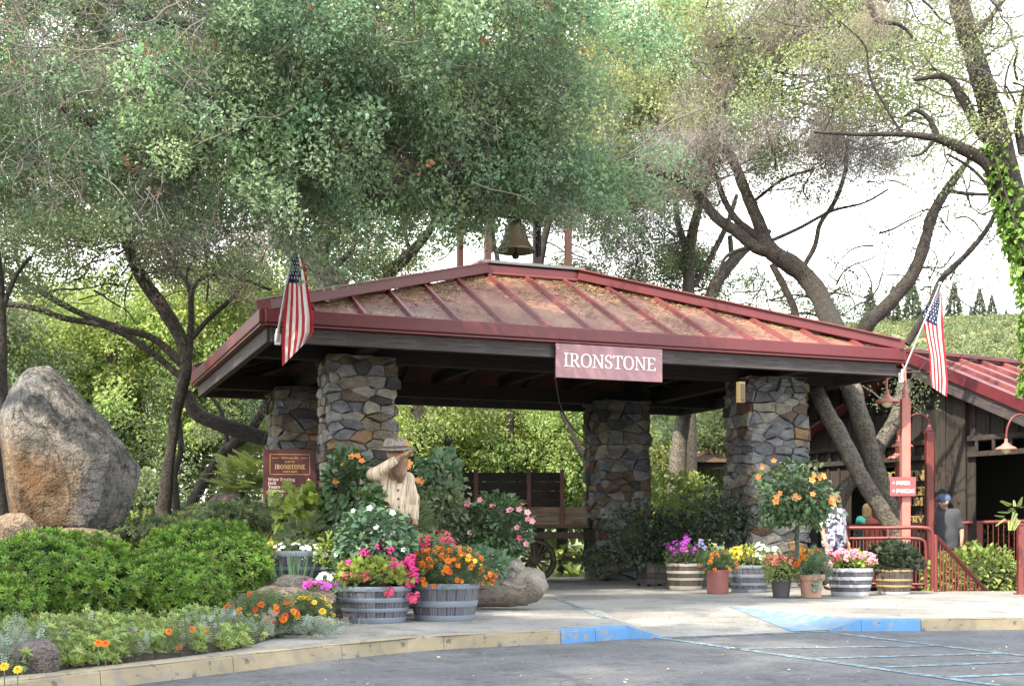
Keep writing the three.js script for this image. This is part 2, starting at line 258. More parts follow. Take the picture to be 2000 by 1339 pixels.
  const L = (a, b, w) => part(lines, 'painted_line', strip([r(...a), r(...b)], w, 0), M.lineBlue);
  L([1278, 1244], [1960, 1340], 0.11); L([1630, 1236], [2080, 1290], 0.10);
  L([1420, 1267], [1850, 1261], 0.10); L([1590, 1286], [1955, 1276], 0.10); L([1728, 1303], [2060, 1290], 0.10); L([1848, 1323], [2150, 1309], 0.10);
  // faded gutter line along the foot of the ramp
  part(lines, 'painted_line', strip([q([1.45, 12.05], 0), q([3.2, 12.93], 0)], 0.09), M.lineBlue);
  // the blue flare on the right of the ramp and the thin line on its left
  const up = (p) => p.clone().add(V(0, 0.0045, 0));
  part(lines, 'painted_flare', boxUV(geoOf(tri(up(q(R2, 0.005)), up(q(r0, FLOOR)), up(q(B2, FLOOR)), up(q([lerp(R2[0], B2[0], .0) - .42, R2[1] - .2], 0.006)), up(q(R2, 0.005)), up(q(B2, FLOOR))))), M.paleBlue);
  part(lines, 'painted_line', strip([q([0.60, 17.6], FLOOR), q([0.82, 14.9], FLOOR), q([0.97, 13.2], FLOOR)], 0.08), M.lineBlue);
}
// ---------------------------------------------------------------- planting bed on the left: a mound of soil behind the kerb
const bedPts = [[3, -7.2], [4.2, -5.5], [5.4, -4.4], [7.0, -3.4], [7.95, -2.9], [8.95, -2.28], [9.5, -2.05], [12.0, -1.83], [13.4, -1.72], [14.2, -1.65], [14.8, -1.5], [15.3, -0.8], [15.7, 0.15], [17, 0.35], [18, -0.3], [24, -0.9]];
const bedX = (d) => { for (let i = 0; i < bedPts.length - 1; i++) if (d <= bedPts[i + 1][0]) return lerp(bedPts[i][1], bedPts[i + 1][1], clamp((d - bedPts[i][0]) / (bedPts[i + 1][0] - bedPts[i][0]), 0, 1)); return -0.9; };   // right edge of the bed at each depth
const bedH = (x, d) => {                                // height of the bed's soil
  const m = smooth(0.0, 2.6, bedX(d) - x), back = smooth(9, 14, d);
  return FLOOR + 0.03 + m * (0.10 + 0.26 * back) + smooth(0, 0.5, bedX(d) - x) * 0.04 * (1 + fb3(x * 1.3, 0, d * 1.3, 8));
};
{
  const N = 64, Mx = 40, pos = [], uv = [], idx = [];
  for (let i = 0; i <= N; i++) for (let j = 0; j <= Mx; j++) {
    const d = lerp(3.6, 23.5, Math.pow(i / N, 1.1)), x = bedX(d) - (12) * Math.pow(j / Mx, 1.8);
    pos.push(x, j ? bedH(x, d) : FLOOR - 0.03, -d); uv.push(x, d);
  }
  for (let i = 0; i < N; i++) for (let j = 0; j < Mx; j++) { const a = i * (Mx + 1) + j, b = a + Mx + 1; idx.push(a, b, a + 1, b, b + 1, a + 1); }
  struct('planting_bed', geoOf(pos, idx, uv), M.soil);
}
// ---------------------------------------------------------------- far hill on the right, with scrub and pines
const hillY = (x, d) => { const r = smooth(150, 430, d) * smooth(900, 470, d); return -1 + r * (72 + 12 * fb3(x * 0.006, 0, d * 0.006, 15)) * smooth(-150, 90, x); };
{
  const pos = [], uv = [], idx = [], N = 70, K = 50;
  for (let i = 0; i <= N; i++) for (let j = 0; j <= K; j++) { const x = lerp(-180, 520, i / N), d = lerp(130, 760, j / K); pos.push(x, hillY(x, d) + fb3(x * 0.05, 3, d * 0.05, 4) * 1.6, -d); uv.push(x, d); }
  for (let i = 0; i < N; i++) for (let j = 0; j < K; j++) { const a = i * (K + 1) + j, b = a + K + 1; idx.push(a, b, a + 1, b, b + 1, a + 1); }
  struct('hill', geoOf(pos, idx, uv), new THREE.MeshStandardMaterial({ map: rep(tex(512, (x, y) => { const a = fbm(x * 8, y * 8, 8, 301), b = fbm(x * 40, y * 40, 40, 302, 3), k = smooth(0.4, 0.6, a * 0.6 + b * 0.4); return [lerp(0.09, 0.19, k), lerp(0.125, 0.2, k), lerp(0.05, 0.10, k)]; }), 0.012), roughness: 1 }));
}
// ---------------------------------------------------------------- the entrance pavilion
const HB = 2.6, FLd = F * HB / 384, FLx = -480 * HB / 384;          // front left corner of the eave's beam
const L1 = 10.15, L2 = 7.2, e1 = [0.934, 0.358], e2 = [-0.357, 0.934];
const pav = (a, b, y) => V(FLx + a * e1[0] + b * e2[0], y, -(FLd + a * e1[1] + b * e2[1]));
const aFor = (u, b) => { const k = (u - 1000) / F, x0 = FLx + b * e2[0], d0 = FLd + b * e2[1]; return (k * d0 - x0) / (e1[0] - k * e1[1]); };
const yaw = Math.atan2(e1[1], e1[0]);
const yBeam = EYE + HB, yMid = yBeam + 0.21, yGut = yMid + 0.215;
const pavilion = thing('entrance_pavilion', 'open stone pillared entrance pavilion with a ribbed maroon metal hip roof', 'pavilion', pav(0, 0, FLOOR), 0);
pavilion.position.set(0, 0, 0);
const yE = yGut - 0.05, yT = 5.22, cA = L1 / 2 - 0.22, cB = L2 / 2 - 0.05, hs = 0.86;
{
  // four roof planes; each a start corner, direction along the eave, direction inwards
  const roofAt = (a, b) => { const ta = Math.min(a / (cA - hs), (L1 - a) / (L1 - cA - hs)), tb = Math.min(b / (cB - hs), (L2 - b) / (L2 - cB - hs)); return lerp(yE, yT, clamp(Math.min(ta, tb), 0, 1)); };
  const planes = [
    { len: L1, run: cB - hs, in0: cA - hs, in1: L1 - cA - hs, at: (s, t) => [s, t] },
    { len: L1, run: L2 - cB - hs, in0: cA - hs, in1: L1 - cA - hs, at: (s, t) => [s, L2 - t] },
    { len: L2, run: cA - hs, in0: cB - hs, in1: L2 - cB - hs, at: (s, t) => [t, s] },
    { len: L2, run: L1 - cA - hs, in0: cB - hs, in1: L2 - cB - hs, at: (s, t) => [L1 - t, s] },
  ];
  const roof = grp(pavilion, 'roof');
  planes.forEach((pl, pi) => {
    const n = Math.round(pl.len / 0.662), st = pl.len / n;
    const top = (s) => pl.run * clamp(Math.min(s / pl.in0, (pl.len - s) / pl.in1), 0, 1);
    const X = (s, t, dy = 0) => { const [a, b] = pl.at(s, t); return pav(a, b, lerp(yE, yT, t / pl.run) + dy); };
    const sl = [...Array(n + 1)].map((_, i) => i * st);
    for (let i = 0; i < n; i++) {
      const s0 = sl[i], s1 = sl[i + 1], poly = [X(s0, -0.02), X(s1, -0.02)];
      if (top(s1) > 0.02) poly.push(X(s1, top(s1)));
      for (const k of [pl.len - pl.in1, pl.in0]) if (k > s0 + 0.01 && k < s1 - 0.01) poly.push(X(k, pl.run));
      if (top(s0) > 0.02) poly.push(X(s0, top(s0)));
      if (poly.length > 2) part(roof, 'roof_panel', prism(poly, 0.02, -0.01), M.roof);
    }
    for (let i = 1; i < n; i++) {
      const s = sl[i], t1 = top(s) - 0.05; if (t1 < 0.2) continue;
      const pos = [], wB = 0.055, wT = 0.022, hR = 0.075;
      const c = (ds, t, dy) => X(s + ds, t, dy), A = [c(-wB, 0.0, 0), c(-wT, 0.0, hR), c(wT, 0.0, hR), c(wB, 0.0, 0)], B = [c(-wB, t1, 0), c(-wT, t1, hR), c(wT, t1, hR), c(wB, t1, 0)];
      const T3 = (p, q, r) => pos.push(p.x, p.y, p.z, q.x, q.y, q.z, r.x, r.y, r.z);
      for (let k = 0; k < 3; k++) { T3(A[k], A[k + 1], B[k + 1]); T3(A[k], B[k + 1], B[k]); }
      T3(A[0], A[1], A[2]); T3(A[0], A[2], A[3]); T3(B[0], B[2], B[1]); T3(B[0], B[3], B[2]);
      part(roof, 'roof_rib', boxUV(geoOf(pos)), M.rib);
    }
  });
  // hip caps, tall box flashings along the four hips
  const cr = [[0, 0, cA - hs, cB - hs], [L1, 0, cA + hs, cB - hs], [0, L2, cA - hs, cB + hs], [L1, L2, cA + hs, cB + hs]];
  for (const [a, b, a2, b2] of cr) { part(roof, 'hip_cap', beamGeo(pav(lerp(a, a2, -0.012), lerp(b, b2, -0.012), yE + 0.10), pav(a2, b2, yT + 0.11), 0.26, 0.16, 0.012), M.maroon); part(roof, 'hip_flange', beamGeo(pav(a, b, yE + 0.19), pav(a2, b2, yT + 0.2), 0.34, 0.025), M.rib); }
  // gutters and the eave beams under them
  const C = [[0, 0], [L1, 0], [L1, L2], [0, L2]];
  for (let i = 0; i < 4; i++) {
    const [a, b] = C[i], [c, d] = C[(i + 1) % 4], o = 0.03;
    const ex = (p, q, k) => [p[0] + Math.sign(p[0] - L1 / 2) * k, p[1] + Math.sign(p[1] - L2 / 2) * k];
    const A = ex([a, b], 0, o), B = ex([c, d], 0, o);
    part(pavilion, 'gutter', beamGeo(pav(A[0], A[1], (yMid + yGut) / 2 + 0.012), pav(B[0], B[1], (yMid + yGut) / 2 + 0.012), 0.15, yGut - yMid - 0.024, 0.02), M.maroon);
    part(pavilion, 'drip_edge', beamGeo(pav(A[0], A[1], yMid + 0.005), pav(B[0], B[1], yMid + 0.005), 0.11, 0.03), M.rib);
    const A2 = ex([a, b], 0, -0.06), B2 = ex([c, d], 0, -0.06);
    part(pavilion, 'eave_beam', beamGeo(pav(A2[0], A2[1], (yBeam + yMid) / 2 - 0.008), pav(B2[0], B2[1], (yBeam + yMid) / 2 - 0.008), 0.10, yMid - yBeam - 0.012), M.fasciaBrown);
  }
  // underside: maroon boards between dark rafters
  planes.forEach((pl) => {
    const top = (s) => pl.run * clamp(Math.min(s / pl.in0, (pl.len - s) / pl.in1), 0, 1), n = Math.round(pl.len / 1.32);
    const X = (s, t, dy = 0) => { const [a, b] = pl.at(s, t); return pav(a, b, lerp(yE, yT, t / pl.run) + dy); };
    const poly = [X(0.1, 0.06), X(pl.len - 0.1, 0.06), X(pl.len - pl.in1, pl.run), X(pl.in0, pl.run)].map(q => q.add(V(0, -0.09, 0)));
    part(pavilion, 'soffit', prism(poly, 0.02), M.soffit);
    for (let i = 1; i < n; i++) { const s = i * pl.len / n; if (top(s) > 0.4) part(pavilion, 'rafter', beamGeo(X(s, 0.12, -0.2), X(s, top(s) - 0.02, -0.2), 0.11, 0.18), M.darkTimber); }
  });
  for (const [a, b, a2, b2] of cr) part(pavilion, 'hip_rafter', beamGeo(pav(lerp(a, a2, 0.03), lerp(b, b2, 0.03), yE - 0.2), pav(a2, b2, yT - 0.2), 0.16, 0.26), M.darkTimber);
  // tie beams between the pillars
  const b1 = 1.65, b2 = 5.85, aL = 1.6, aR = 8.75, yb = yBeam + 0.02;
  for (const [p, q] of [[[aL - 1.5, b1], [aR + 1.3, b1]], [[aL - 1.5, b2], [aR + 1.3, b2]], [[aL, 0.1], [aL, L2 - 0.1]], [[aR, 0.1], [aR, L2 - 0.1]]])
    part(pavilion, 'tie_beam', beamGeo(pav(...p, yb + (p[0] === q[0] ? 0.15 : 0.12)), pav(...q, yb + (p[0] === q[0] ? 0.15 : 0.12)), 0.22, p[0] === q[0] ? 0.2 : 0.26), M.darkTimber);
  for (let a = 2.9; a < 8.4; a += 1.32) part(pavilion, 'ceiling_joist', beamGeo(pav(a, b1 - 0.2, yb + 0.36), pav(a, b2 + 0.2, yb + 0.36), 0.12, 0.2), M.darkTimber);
  // flat band under the bell tower, closing the top of the roof
  const sk = grp(pavilion, 'bell_tower');
  const box4 = (h, w, y, m, nm, rad = 0.02) => { const g = new RoundedBoxGeometry(w, h, w, 1, rad); g.rotateY(yaw); const c = pav(cA, cB, y); g.translate(c.x, c.y, c.z); part(sk, nm, boxUV(g), m); };
  box4(0.17, hs * 2 + 0.10, yT + 0.10, M.maroon, 'skirt'); box4(0.045, hs * 2 + 0.2, yT + 0.03, M.rib, 'flashing'); box4(0.05, hs * 2 + 0.16, yT + 0.225, mat(0.14, 0.145, 0.15, { roughness: 0.5 }), 'cap', 0.008);
  const ph = 1.25, po = 0.72;
  for (const [i, j] of [[-1, -1], [1, -1], [-1, 1], [1, 1]]) { const p = pav(cA + i * po, cB + j * po, yT + 0.25), g = new RoundedBoxGeometry(0.105, ph, 0.105, 1, 0.008); g.rotateY(yaw); g.translate(p.x, p.y + ph / 2, p.z); part(sk, 'post', boxUV(g), mat(0.075, 0.028, 0.022, { map: rep(T.paint, 2), roughness: 0.6 })); }
  for (const [p, q] of [[[-1, -1], [1, -1]], [[-1, 1], [1, 1]], [[-1, -1], [-1, 1]], [[1, -1], [1, 1]]]) part(sk, 'plate', beamGeo(pav(cA + p[0] * (po + .1), cB + p[1] * (po + .1), yT + 0.25 + ph), pav(cA + q[0] * (po + .1), cB + q[1] * (po + .1), yT + 0.25 + ph), 0.12, 0.13), M.darkTimber);
  const y0 = yT + 0.32 + ph, ap = pav(cA, cB, y0 + 0.75);
  const cs = [[-1, -1], [1, -1], [1, 1], [-1, 1]].map(([i, j]) => pav(cA + i * 1.05, cB + j * 1.05, y0));
  for (let i = 0; i < 4; i++) part(sk, 'tower_roof', prism([cs[i], cs[(i + 1) % 4], ap], 0.03), M.pinkRoof);
  // pillars of fieldstone, every stone a piece
  const stoneMats = [[0.25, 0.25, 0.265], [0.19, 0.195, 0.215], [0.29, 0.275, 0.25], [0.235, 0.20, 0.16], [0.155, 0.12, 0.092], [0.14, 0.145, 0.165], [0.29, 0.185, 0.11], [0.15, 0.08, 0.058], [0.33, 0.315, 0.29], [0.075, 0.07, 0.07]]
    .map(c => mat(...c, { map: rep(T.stone, 1.3), bumpMap: rep(T.stone, 2.1), bumpScale: 0.035, roughness: 0.95 }));
  const weights = [5, 4, 3, 2.2, 1.5, 3, 0.9, 0.8, 2.6, 1.6];
  function pillar(a0, a1, b0, seed, tone) {
    const R = rngOf(seed), w = a1 - a0, dpt = 0.92, h = yBeam + 0.06 - FLOOR, per = 2 * (w + dpt), cor = [0, w, w + dpt, 2 * w + dpt];
    const pl = grp(pavilion, 'pillar');
    part(pl, 'core', (() => { const g = new RoundedBoxGeometry(w - 0.09, h - 0.02, dpt - 0.09, 1, 0.03); g.rotateY(yaw); const c = pav((a0 + a1) / 2, b0 + dpt / 2, FLOOR + h / 2 - 0.01); g.translate(c.x, c.y, c.z); return boxUV(g); })(), M.mortar);
    // irregular rows of sites
    const S = []; let y = 0;
    while (y < h) { const rh = lerp(0.09, 0.28, Math.pow(R(), 1.3)); let s = R() * 0.3; while (s < per - 0.08) { if (R() < 0.22) { S.push([(s + 0.04) % per, y + R() * rh, R()]); s += 0.08; } const sw = lerp(0.12, 0.43, R()) * (rh < 0.2 ? 1.15 : 1); S.push([(s + sw / 2) % per, y + rh / 2 + (R() - 0.5) * rh * 0.55, R()]); s += sw; } y += rh; }
    const AS = 1.9;
    const wrap = (s, t, o) => {                         // perimeter position -> point, o outwards
      s = ((s % per) + per) % per; const f = s < cor[1] ? 0 : s < cor[2] ? 1 : s < cor[3] ? 2 : 3, q = s - cor[f];
      const P2 = [[q, 0], [w, q], [w - q, dpt], [0, dpt - q]][f]; const cx = w / 2, cz = dpt / 2; let X = P2[0] - cx, Z = P2[1] - cz;
      const rr = 0.1, ix = clamp(X, -cx + rr, cx - rr), iz = clamp(Z, -cz + rr, cz - rr); let nx = X - ix, nz = Z - iz; const l = Math.hypot(nx, nz) || 1; nx /= l; nz /= l;
      return pav(a0 + cx + ix + nx * (rr + o), b0 + cz + iz + nz * (rr + o), FLOOR + t);
    };
    let tot = weights.reduce((p, c) => p + c, 0);
    S.forEach(([sx, sy, sr], i) => {
      let poly = [[-0.5, -0.5], [0.5, -0.5], [0.5, 0.5], [-0.5, 0.5]].map(p => [p[0] + sx, p[1] + sy]);
      S.forEach(([ox, oy], j) => {
        if (i === j) return; for (const sh of [-per, 0, per]) {
          const dx = ox + sh - sx, dy = (oy - sy) * AS; if (Math.abs(dx) > 1 || Math.abs(dy) > 1.2) continue; const m = (dx * dx + dy * dy) / 2, out = [];
          for (let k = 0; k < poly.length; k++) { const p = poly[k], q = poly[(k + 1) % poly.length], dp = (p[0] - sx) * dx + (p[1] - sy) * AS * dy - m, dq = (q[0] - sx) * dx + (q[1] - sy) * AS * dy - m; if (dp <= 0) out.push(p); if (dp * dq < 0) { const t = dp / (dp - dq); out.push([lerp(p[0], q[0], t), lerp(p[1], q[1], t)]); } }
          poly = out; if (poly.length < 3) return;
        }
      });
      poly = poly.map(p => [p[0], clamp(p[1], 0, h)]);
      // drop tiny edges, then split long ones so that outlines can be uneven
      poly = poly.filter((p, k) => { const q = poly[(k + 1) % poly.length]; return Math.hypot(p[0] - q[0], p[1] - q[1]) > 0.03; }); if (poly.length < 3) return;
      let fine = []; poly.forEach((p, k) => { const q = poly[(k + 1) % poly.length]; fine.push([...p]); if (Math.hypot(p[0] - q[0], p[1] - q[1]) > 0.14 && poly.length < 8) fine.push([(p[0] + q[0]) / 2 + (R() - .5) * 0.03, (p[1] + q[1]) / 2 + (R() - .5) * 0.03]); });
      const cx = fine.reduce((s, p) => s + p[0], 0) / fine.length, cy = fine.reduce((s, p) => s + p[1], 0) / fine.length;
      const shr = (g) => fine.map(([x, yy]) => { const l = Math.hypot(x - cx, yy - cy), k = Math.max(0.2, (l - g) / l); return [cx + (x - cx) * k, cy + (yy - cy) * k]; });
      const dep = lerp(-0.01, 0.085, R()), tx = (R() - .5) * 0.2, ty = (R() - .5) * 0.2, o1 = shr(0.0), o2 = shr(0.003 + R() * 0.006), o3 = shr(0.02 + R() * 0.014);
      const lift = (p, k) => dep + (p[0] - cx) * tx + (p[1] - cy) * ty + k + (R() - .5) * 0.008;
      const ring = [o1.map(p => wrap(p[0], p[1], -0.07)), o2.map(p => wrap(p[0], p[1], lift(p, -0.006))), o3.map(p => wrap(p[0], p[1], lift(p, 0.006)))], cen = wrap(cx, cy, dep + 0.008), N = fine.length, pos = [];
      const T3 = (p, q, r) => pos.push(p.x, p.y, p.z, q.x, q.y, q.z, r.x, r.y, r.z);
      for (let k = 0; k < N; k++) { const m = (k + 1) % N; for (let z = 0; z < 2; z++) { T3(ring[z][k], ring[z][m], ring[z + 1][m]); T3(ring[z][k], ring[z + 1][m], ring[z + 1][k]); } T3(ring[2][k], ring[2][m], cen); }
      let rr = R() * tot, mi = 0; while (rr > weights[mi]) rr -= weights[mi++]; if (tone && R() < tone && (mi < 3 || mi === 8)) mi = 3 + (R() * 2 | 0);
      part(pl, 'stone', boxUV(geoOf(pos)), stoneMats[mi]);
    });
  }
  const bf = 1.2, bb = 5.35;
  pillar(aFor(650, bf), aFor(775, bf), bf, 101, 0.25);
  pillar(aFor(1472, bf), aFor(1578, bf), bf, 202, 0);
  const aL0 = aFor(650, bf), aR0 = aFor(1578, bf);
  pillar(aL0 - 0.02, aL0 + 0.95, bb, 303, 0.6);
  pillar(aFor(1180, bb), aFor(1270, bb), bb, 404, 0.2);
}
// ---------------------------------------------------------------- bell
{
  const c = pav(cA - 0.03, cB - 0.2, 0), yb = yT + 0.25 + 1.2;
  const bell = thing('bell', 'large dark bronze bell hanging in the tower on the pavilion roof', 'bell', [c.x, yb - 0.86, c.z]);
  part(bell, 'bell_body', lathe([[0.33, 0.0], [0.345, 0.01], [0.335, 0.035], [0.285, 0.09], [0.235, 0.17], [0.20, 0.27], [0.185, 0.38], [0.17, 0.44], [0.12, 0.475], [0.0, 0.485], [0.0, 0.455], [0.1, 0.44], [0.15, 0.37], [0.17, 0.25], [0.21, 0.15], [0.27, 0.06], [0.33, 0.0]].map(([x, y]) => [x, y]), 40), M.bronze);
  part(bell, 'clapper', (() => { const g = lathe([[0, -0.13], [0.05, -0.115], [0.065, -0.075], [0.045, -0.03], [0.016, 0.0], [0.014, 0.40], [0, 0.41]], 14); return g; })(), M.black);
  part(bell, 'yoke', mergeGeometries([bx(0.16, 0.16, 0.16, 0, 0.56, 0), bx(0.9, 0.10, 0.12, 0, 0.68, 0)]), M.black);
  bell.rotation.y = yaw;
  for (const s of [-1, 1]) part(bell, 'yoke_stand', (() => { const g = mergeGeometries([bx(0.05, 0.72, 0.05, s * 0.42, 0.32, 0.05), bx(0.05, 0.72, 0.05, s * 0.42, 0.32, -0.05)]); return g; })(), M.black);
}
// ---------------------------------------------------------------- name board on the eave
{
  const b = -0.06, a0 = aFor(1085, b), a1 = aFor(1293, b), w = a1 - a0, p = pav((a0 + a1) / 2, b, EYE + (1050 - 709) / F * -pav((a0 + a1) / 2, b, 0).z);
  const o = thing('name_board', 'pink board with white capitals hung under the pavilion eave', 'sign', p, yaw), h = w * 0.285;
  part(o, 'board', bx(w, h, 0.035), M.signPink);
  letters(o, 'IRONSTONE', h * 0.40, w * 0.865, M.white, font, 0, -h * 0.17, 0.019, 0.006);
  for (const x of [-w / 2 + 0.03, w / 2 - 0.03]) for (const y of [h * 0.36]) part(o, 'screw', (() => { const g = new THREE.CylinderGeometry(0.008, 0.008, 0.008, 8); g.rotateX(Math.PI / 2); g.translate(x, y, 0.02); return g; })(), M.steel);
}
// ---------------------------------------------------------------- leaf litter on the roof, pavement and road
{
  const R = rngOf(77), litter = (name, label, n, place, s, colors, geo) => {
    const im = new THREE.InstancedMesh(geo, mat(1, 1, 1, { roughness: 1, side: THREE.DoubleSide }), n), m = new THREE.Matrix4(), q = new THREE.Quaternion(), e = new THREE.Euler();
    for (let i = 0; i < n; i++) { const p = place(i); e.set((R() - .5) * 0.7, R() * 6.28, (R() - .5) * 0.7); const k = s * lerp(0.5, 1.4, R()); m.compose(p, q.setFromEuler(e), V(k, k, k * lerp(0.7, 1.3, R()))); im.setMatrixAt(i, m); const c = colors[R() * colors.length | 0]; im.setColorAt(i, col(...c)); }
    im.name = numbered(name); im.userData = { kind: 'stuff', label, category: 'leaves' }; shade(im); scene.add(im);
  };
  const leaf = geoOf([0, 0, -0.5, 0.22, 0.03, -0.05, 0, 0.06, 0.5, -0.22, 0.03, -0.05], [0, 1, 2, 0, 2, 3]);
  const needle = geoOf([-0.04, 0, -0.5, 0.04, 0, -0.5, 0.05, 0.03, 0.5, -0.05, 0.03, 0.5, 0, 0.07, 0], [0, 1, 4, 1, 2, 4, 2, 3, 4, 3, 0, 4]);
  const tan = [[0.36, 0.26, 0.13], [0.28, 0.19, 0.09], [0.42, 0.33, 0.19], [0.2, 0.13, 0.07]];
  const onRoof = () => { for (;;) { const a = R() * L1, b = R() * (cB - hs), top = (cB - hs) * Math.min(1, a / (cA - hs), (L1 - a) / (L1 - cA - hs)); if (b > top - 0.03) continue; const up = b / top; const den = smooth(0.35, 0.62, fbm(a * 1.1, b * 1.4, 64, 5, 3)) * lerp(0.18, 1, smooth(0.45, 1, up)) + 0.7 * smooth(0.9, 1, up) + smooth(0.06, 0.0, up) * 0.5; if (R() > den) continue; return pav(a, b, lerp(yE, yT, b / (cB - hs)) + 0.028); } };
  litter('roof_leaf_litter', 'tan dry leaves and needles lying between the roof ribs', 5200, onRoof, 0.075, tan, needle);
  litter('fallen_leaves', 'pale dry leaves scattered on the asphalt', 95, () => { for (;;) { const p = onFloor(300 + R() * 1750, 1245 + R() * 110, 0); const k = p.x; if (-p.z > 10.6 + smooth(-1, 2, k) * 1.2 || (k < -0.6 && -p.z > 10 + k * 1.2)) continue; return p.setY(0.012); } }, 0.032, [[0.42, 0.36, 0.25], [0.3, 0.22, 0.12], [0.5, 0.45, 0.36]], leaf);
  litter('fallen_leaves', 'small dry leaves scattered on the concrete pavement', 160, () => { const p = onFloor(700 + R() * 1300, 1150 + R() * 70, FLOOR); return p.setY(FLOOR + 0.014); }, 0.032, [[0.34, 0.26, 0.16], [0.24, 0.17, 0.1]], leaf);
}
// ---------------------------------------------------------------- timber building on the right
{
  const bld = thing('timber_building', 'dark board and batten building with a low pink metal roof', 'building');
  const dw = V(-0.505, 0, -0.863), dr = V(0.863, 0, -0.505);            // along the gable wall (away), along the ridge
  const P0 = P(1776, 718, 23.5), at = (s, y, o = 0) => P0.clone().addScaledVector(dw, s).addScaledVector(dr, 0.34 + o).setY(y);   // the wall stands behind the rake; o: behind the wall
  const sl = 0.445;                                                     // fall of the roof per metre towards the viewer
  const apex = P0.y + 0.10;
  // roof plane: from the ridge down towards the viewer
  const roof = grp(bld, 'roof'), rk = (s, o, dy = 0) => P0.clone().addScaledVector(dw, -s).addScaledVector(dr, o).setY(apex - s * sl + 0.12 + dy);
  const n = 14, st = 0.62, low = 6.2;
  for (let i = 0; i < n; i++) part(roof, 'roof_panel', prism([rk(0, i * st), rk(0, (i + 1) * st), rk(low, (i + 1) * st), rk(low, i * st)], 0.02), M.pinkRoof);
  for (let i = 0; i <= n; i++) part(roof, 'roof_rib', beamGeo(rk(0.02, i * st + 0.02, 0.04), rk(low, i * st + 0.02, 0.04), 0.06, 0.07), M.pinkRoof);
  part(roof, 'ridge_cap', beamGeo(rk(-0.02, -0.1, 0.07), rk(-0.02, n * st, 0.07), 0.3, 0.07), M.maroon);
  for (let i = 0; i < n; i++) part(roof, 'roof_panel', prism([rk(0, i * st), rk(0, (i + 1) * st), rk(-4, (i + 1) * st, -8 * sl), rk(-4, i * st, -8 * sl)], 0.02), M.pinkRoof);
  part(roof, 'rake_trim', beamGeo(rk(-0.02, -0.04, -0.02), rk(low, -0.04, -0.02), 0.09, 0.2), M.maroon);
  part(roof, 'rake_board', beamGeo(rk(-0.05, 0.0, -0.24), rk(low, 0.0, -0.24), 0.06, 0.25), M.fasciaBrown);
  part(roof, 'soffit', prism([rk(0, 0.03, -0.16), rk(0, n * st, -0.16), rk(low, n * st, -0.16), rk(low, 0.03, -0.16)], 0.02), M.darkTimber);
  // low porch roof running on to the left behind the pavilion
  part(bld, 'porch_ceiling', prism([at(-0.1, 4.02, -1.2), at(6.5, 4.02, -1.2), at(6.5, 4.02, 2), at(-0.1, 4.02, 2)], 0.08), M.darkTimber);
  // gable wall: boards, each with its batten; openings left out
  const yTrim = 2.66, bw = 0.30, base = -0.35;
  const box = (s0, s1, y0, y1, o, t, m, nm, r = 0.005) => { const l = s1 - s0, g = new RoundedBoxGeometry(l - 0.003, y1 - y0, t, 1, Math.min(r, t / 3)); const q = boxUV(g); q.rotateY(Math.atan2(-dw.z, dw.x)); const c = at((s0 + s1) / 2, (y0 + y1) / 2, o); q.translate(c.x, c.y, c.z); return part(bld, nm, q, m); };
  const R = rngOf(31), roofAt = (s) => s > 0 ? 4.0 : apex + s * sl - 0.08;
  for (let s = 5.4; s > -5.4; s -= bw) {
    const s0 = s - bw, mid = s - bw / 2, top = Math.max(base + 0.6, roofAt(mid) - 0.1), m = R() < 0.5 ? M.boards : M.boards2;
    const open = mid < -1.07 && mid > -4.3;                             // wide dark entrance
    const door = mid > 0.62 && mid < 1.75 || mid > 3.6 && mid < 4.5;
    const from = open ? yTrim - 0.02 : door ? 2.28 : base;
    if (top > from) { box(s0, s, from, top, 0.02, 0.03, m, 'wall_board'); box(s - 0.028, s + 0.028, from, top, -0.012, 0.034, m, 'batten'); }
  }
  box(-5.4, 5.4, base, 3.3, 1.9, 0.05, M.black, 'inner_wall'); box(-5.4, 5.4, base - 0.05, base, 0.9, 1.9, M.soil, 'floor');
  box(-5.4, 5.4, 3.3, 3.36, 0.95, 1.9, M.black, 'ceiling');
  // trim rails and studs across the wall
  for (const [s0, s1, y] of [[-0.38, 5.4, 2.70], [-5.4, -1.08, 2.70], [-0.38, 5.4, 2.42], [-5.4, -1.08, 2.42]]) box(s0, s1, y - 0.045, y + 0.045, -0.05, 0.045, M.boards, 'rail');
  for (let s = 5.2; s > -5.2; s -= 0.36) if (s > -0.36 || s < -1.12) box(s - 0.03, s + 0.03, 2.47, 2.65, -0.05, 0.036, M.boards2, 'stud');
  for (const [s0, s1] of [[-0.62, -0.38], [-1.06, -0.82]]) box(s0, s1, base, roofAt(s0) - 0.12, -0.075, 0.05, M.boards, 'wide_board');
  box(-0.82, -0.62, base, roofAt(-0.8) - 0.1, -0.05, 0.05, M.boards2, 'wide_board');
  // gold letters on the wall
  const sg = thing('wall_lettering', 'gold capital letters in five lines on the dark wall behind the lamp post', 'sign');
  const gold = mat(0.40, 0.30, 0.13, { roughness: 0.5, metalness: 0.2 });
  sg.position.copy(at(0.30, 1.75, -0.10)); sg.rotation.y = Math.atan2(-dw.z, dw.x) + Math.PI;
  [['IRONSTONE', 0.25, 1.12], ['HERITAGE', -0.02, 0.94], ['MUSEUM', -0.21, 0.86], ['&', -0.37, 0.13], ['GALLERY', -0.55, 0.9]].forEach(([t, y, w]) => letters(sg, t, t === 'IRONSTONE' ? 0.19 : t === '&' ? 0.12 : 0.155, w, gold, fontBold, 0, y, 0, 0.02));
  // small shingled roof seen between the pillars
  const shed = thing('garden_shelter', 'small low shelter with a brown roof among trees behind the pavilion', 'shelter');
  const c = P(1385, 905, 33), X = (x, y, z) => c.clone().add(V(x, y, z));
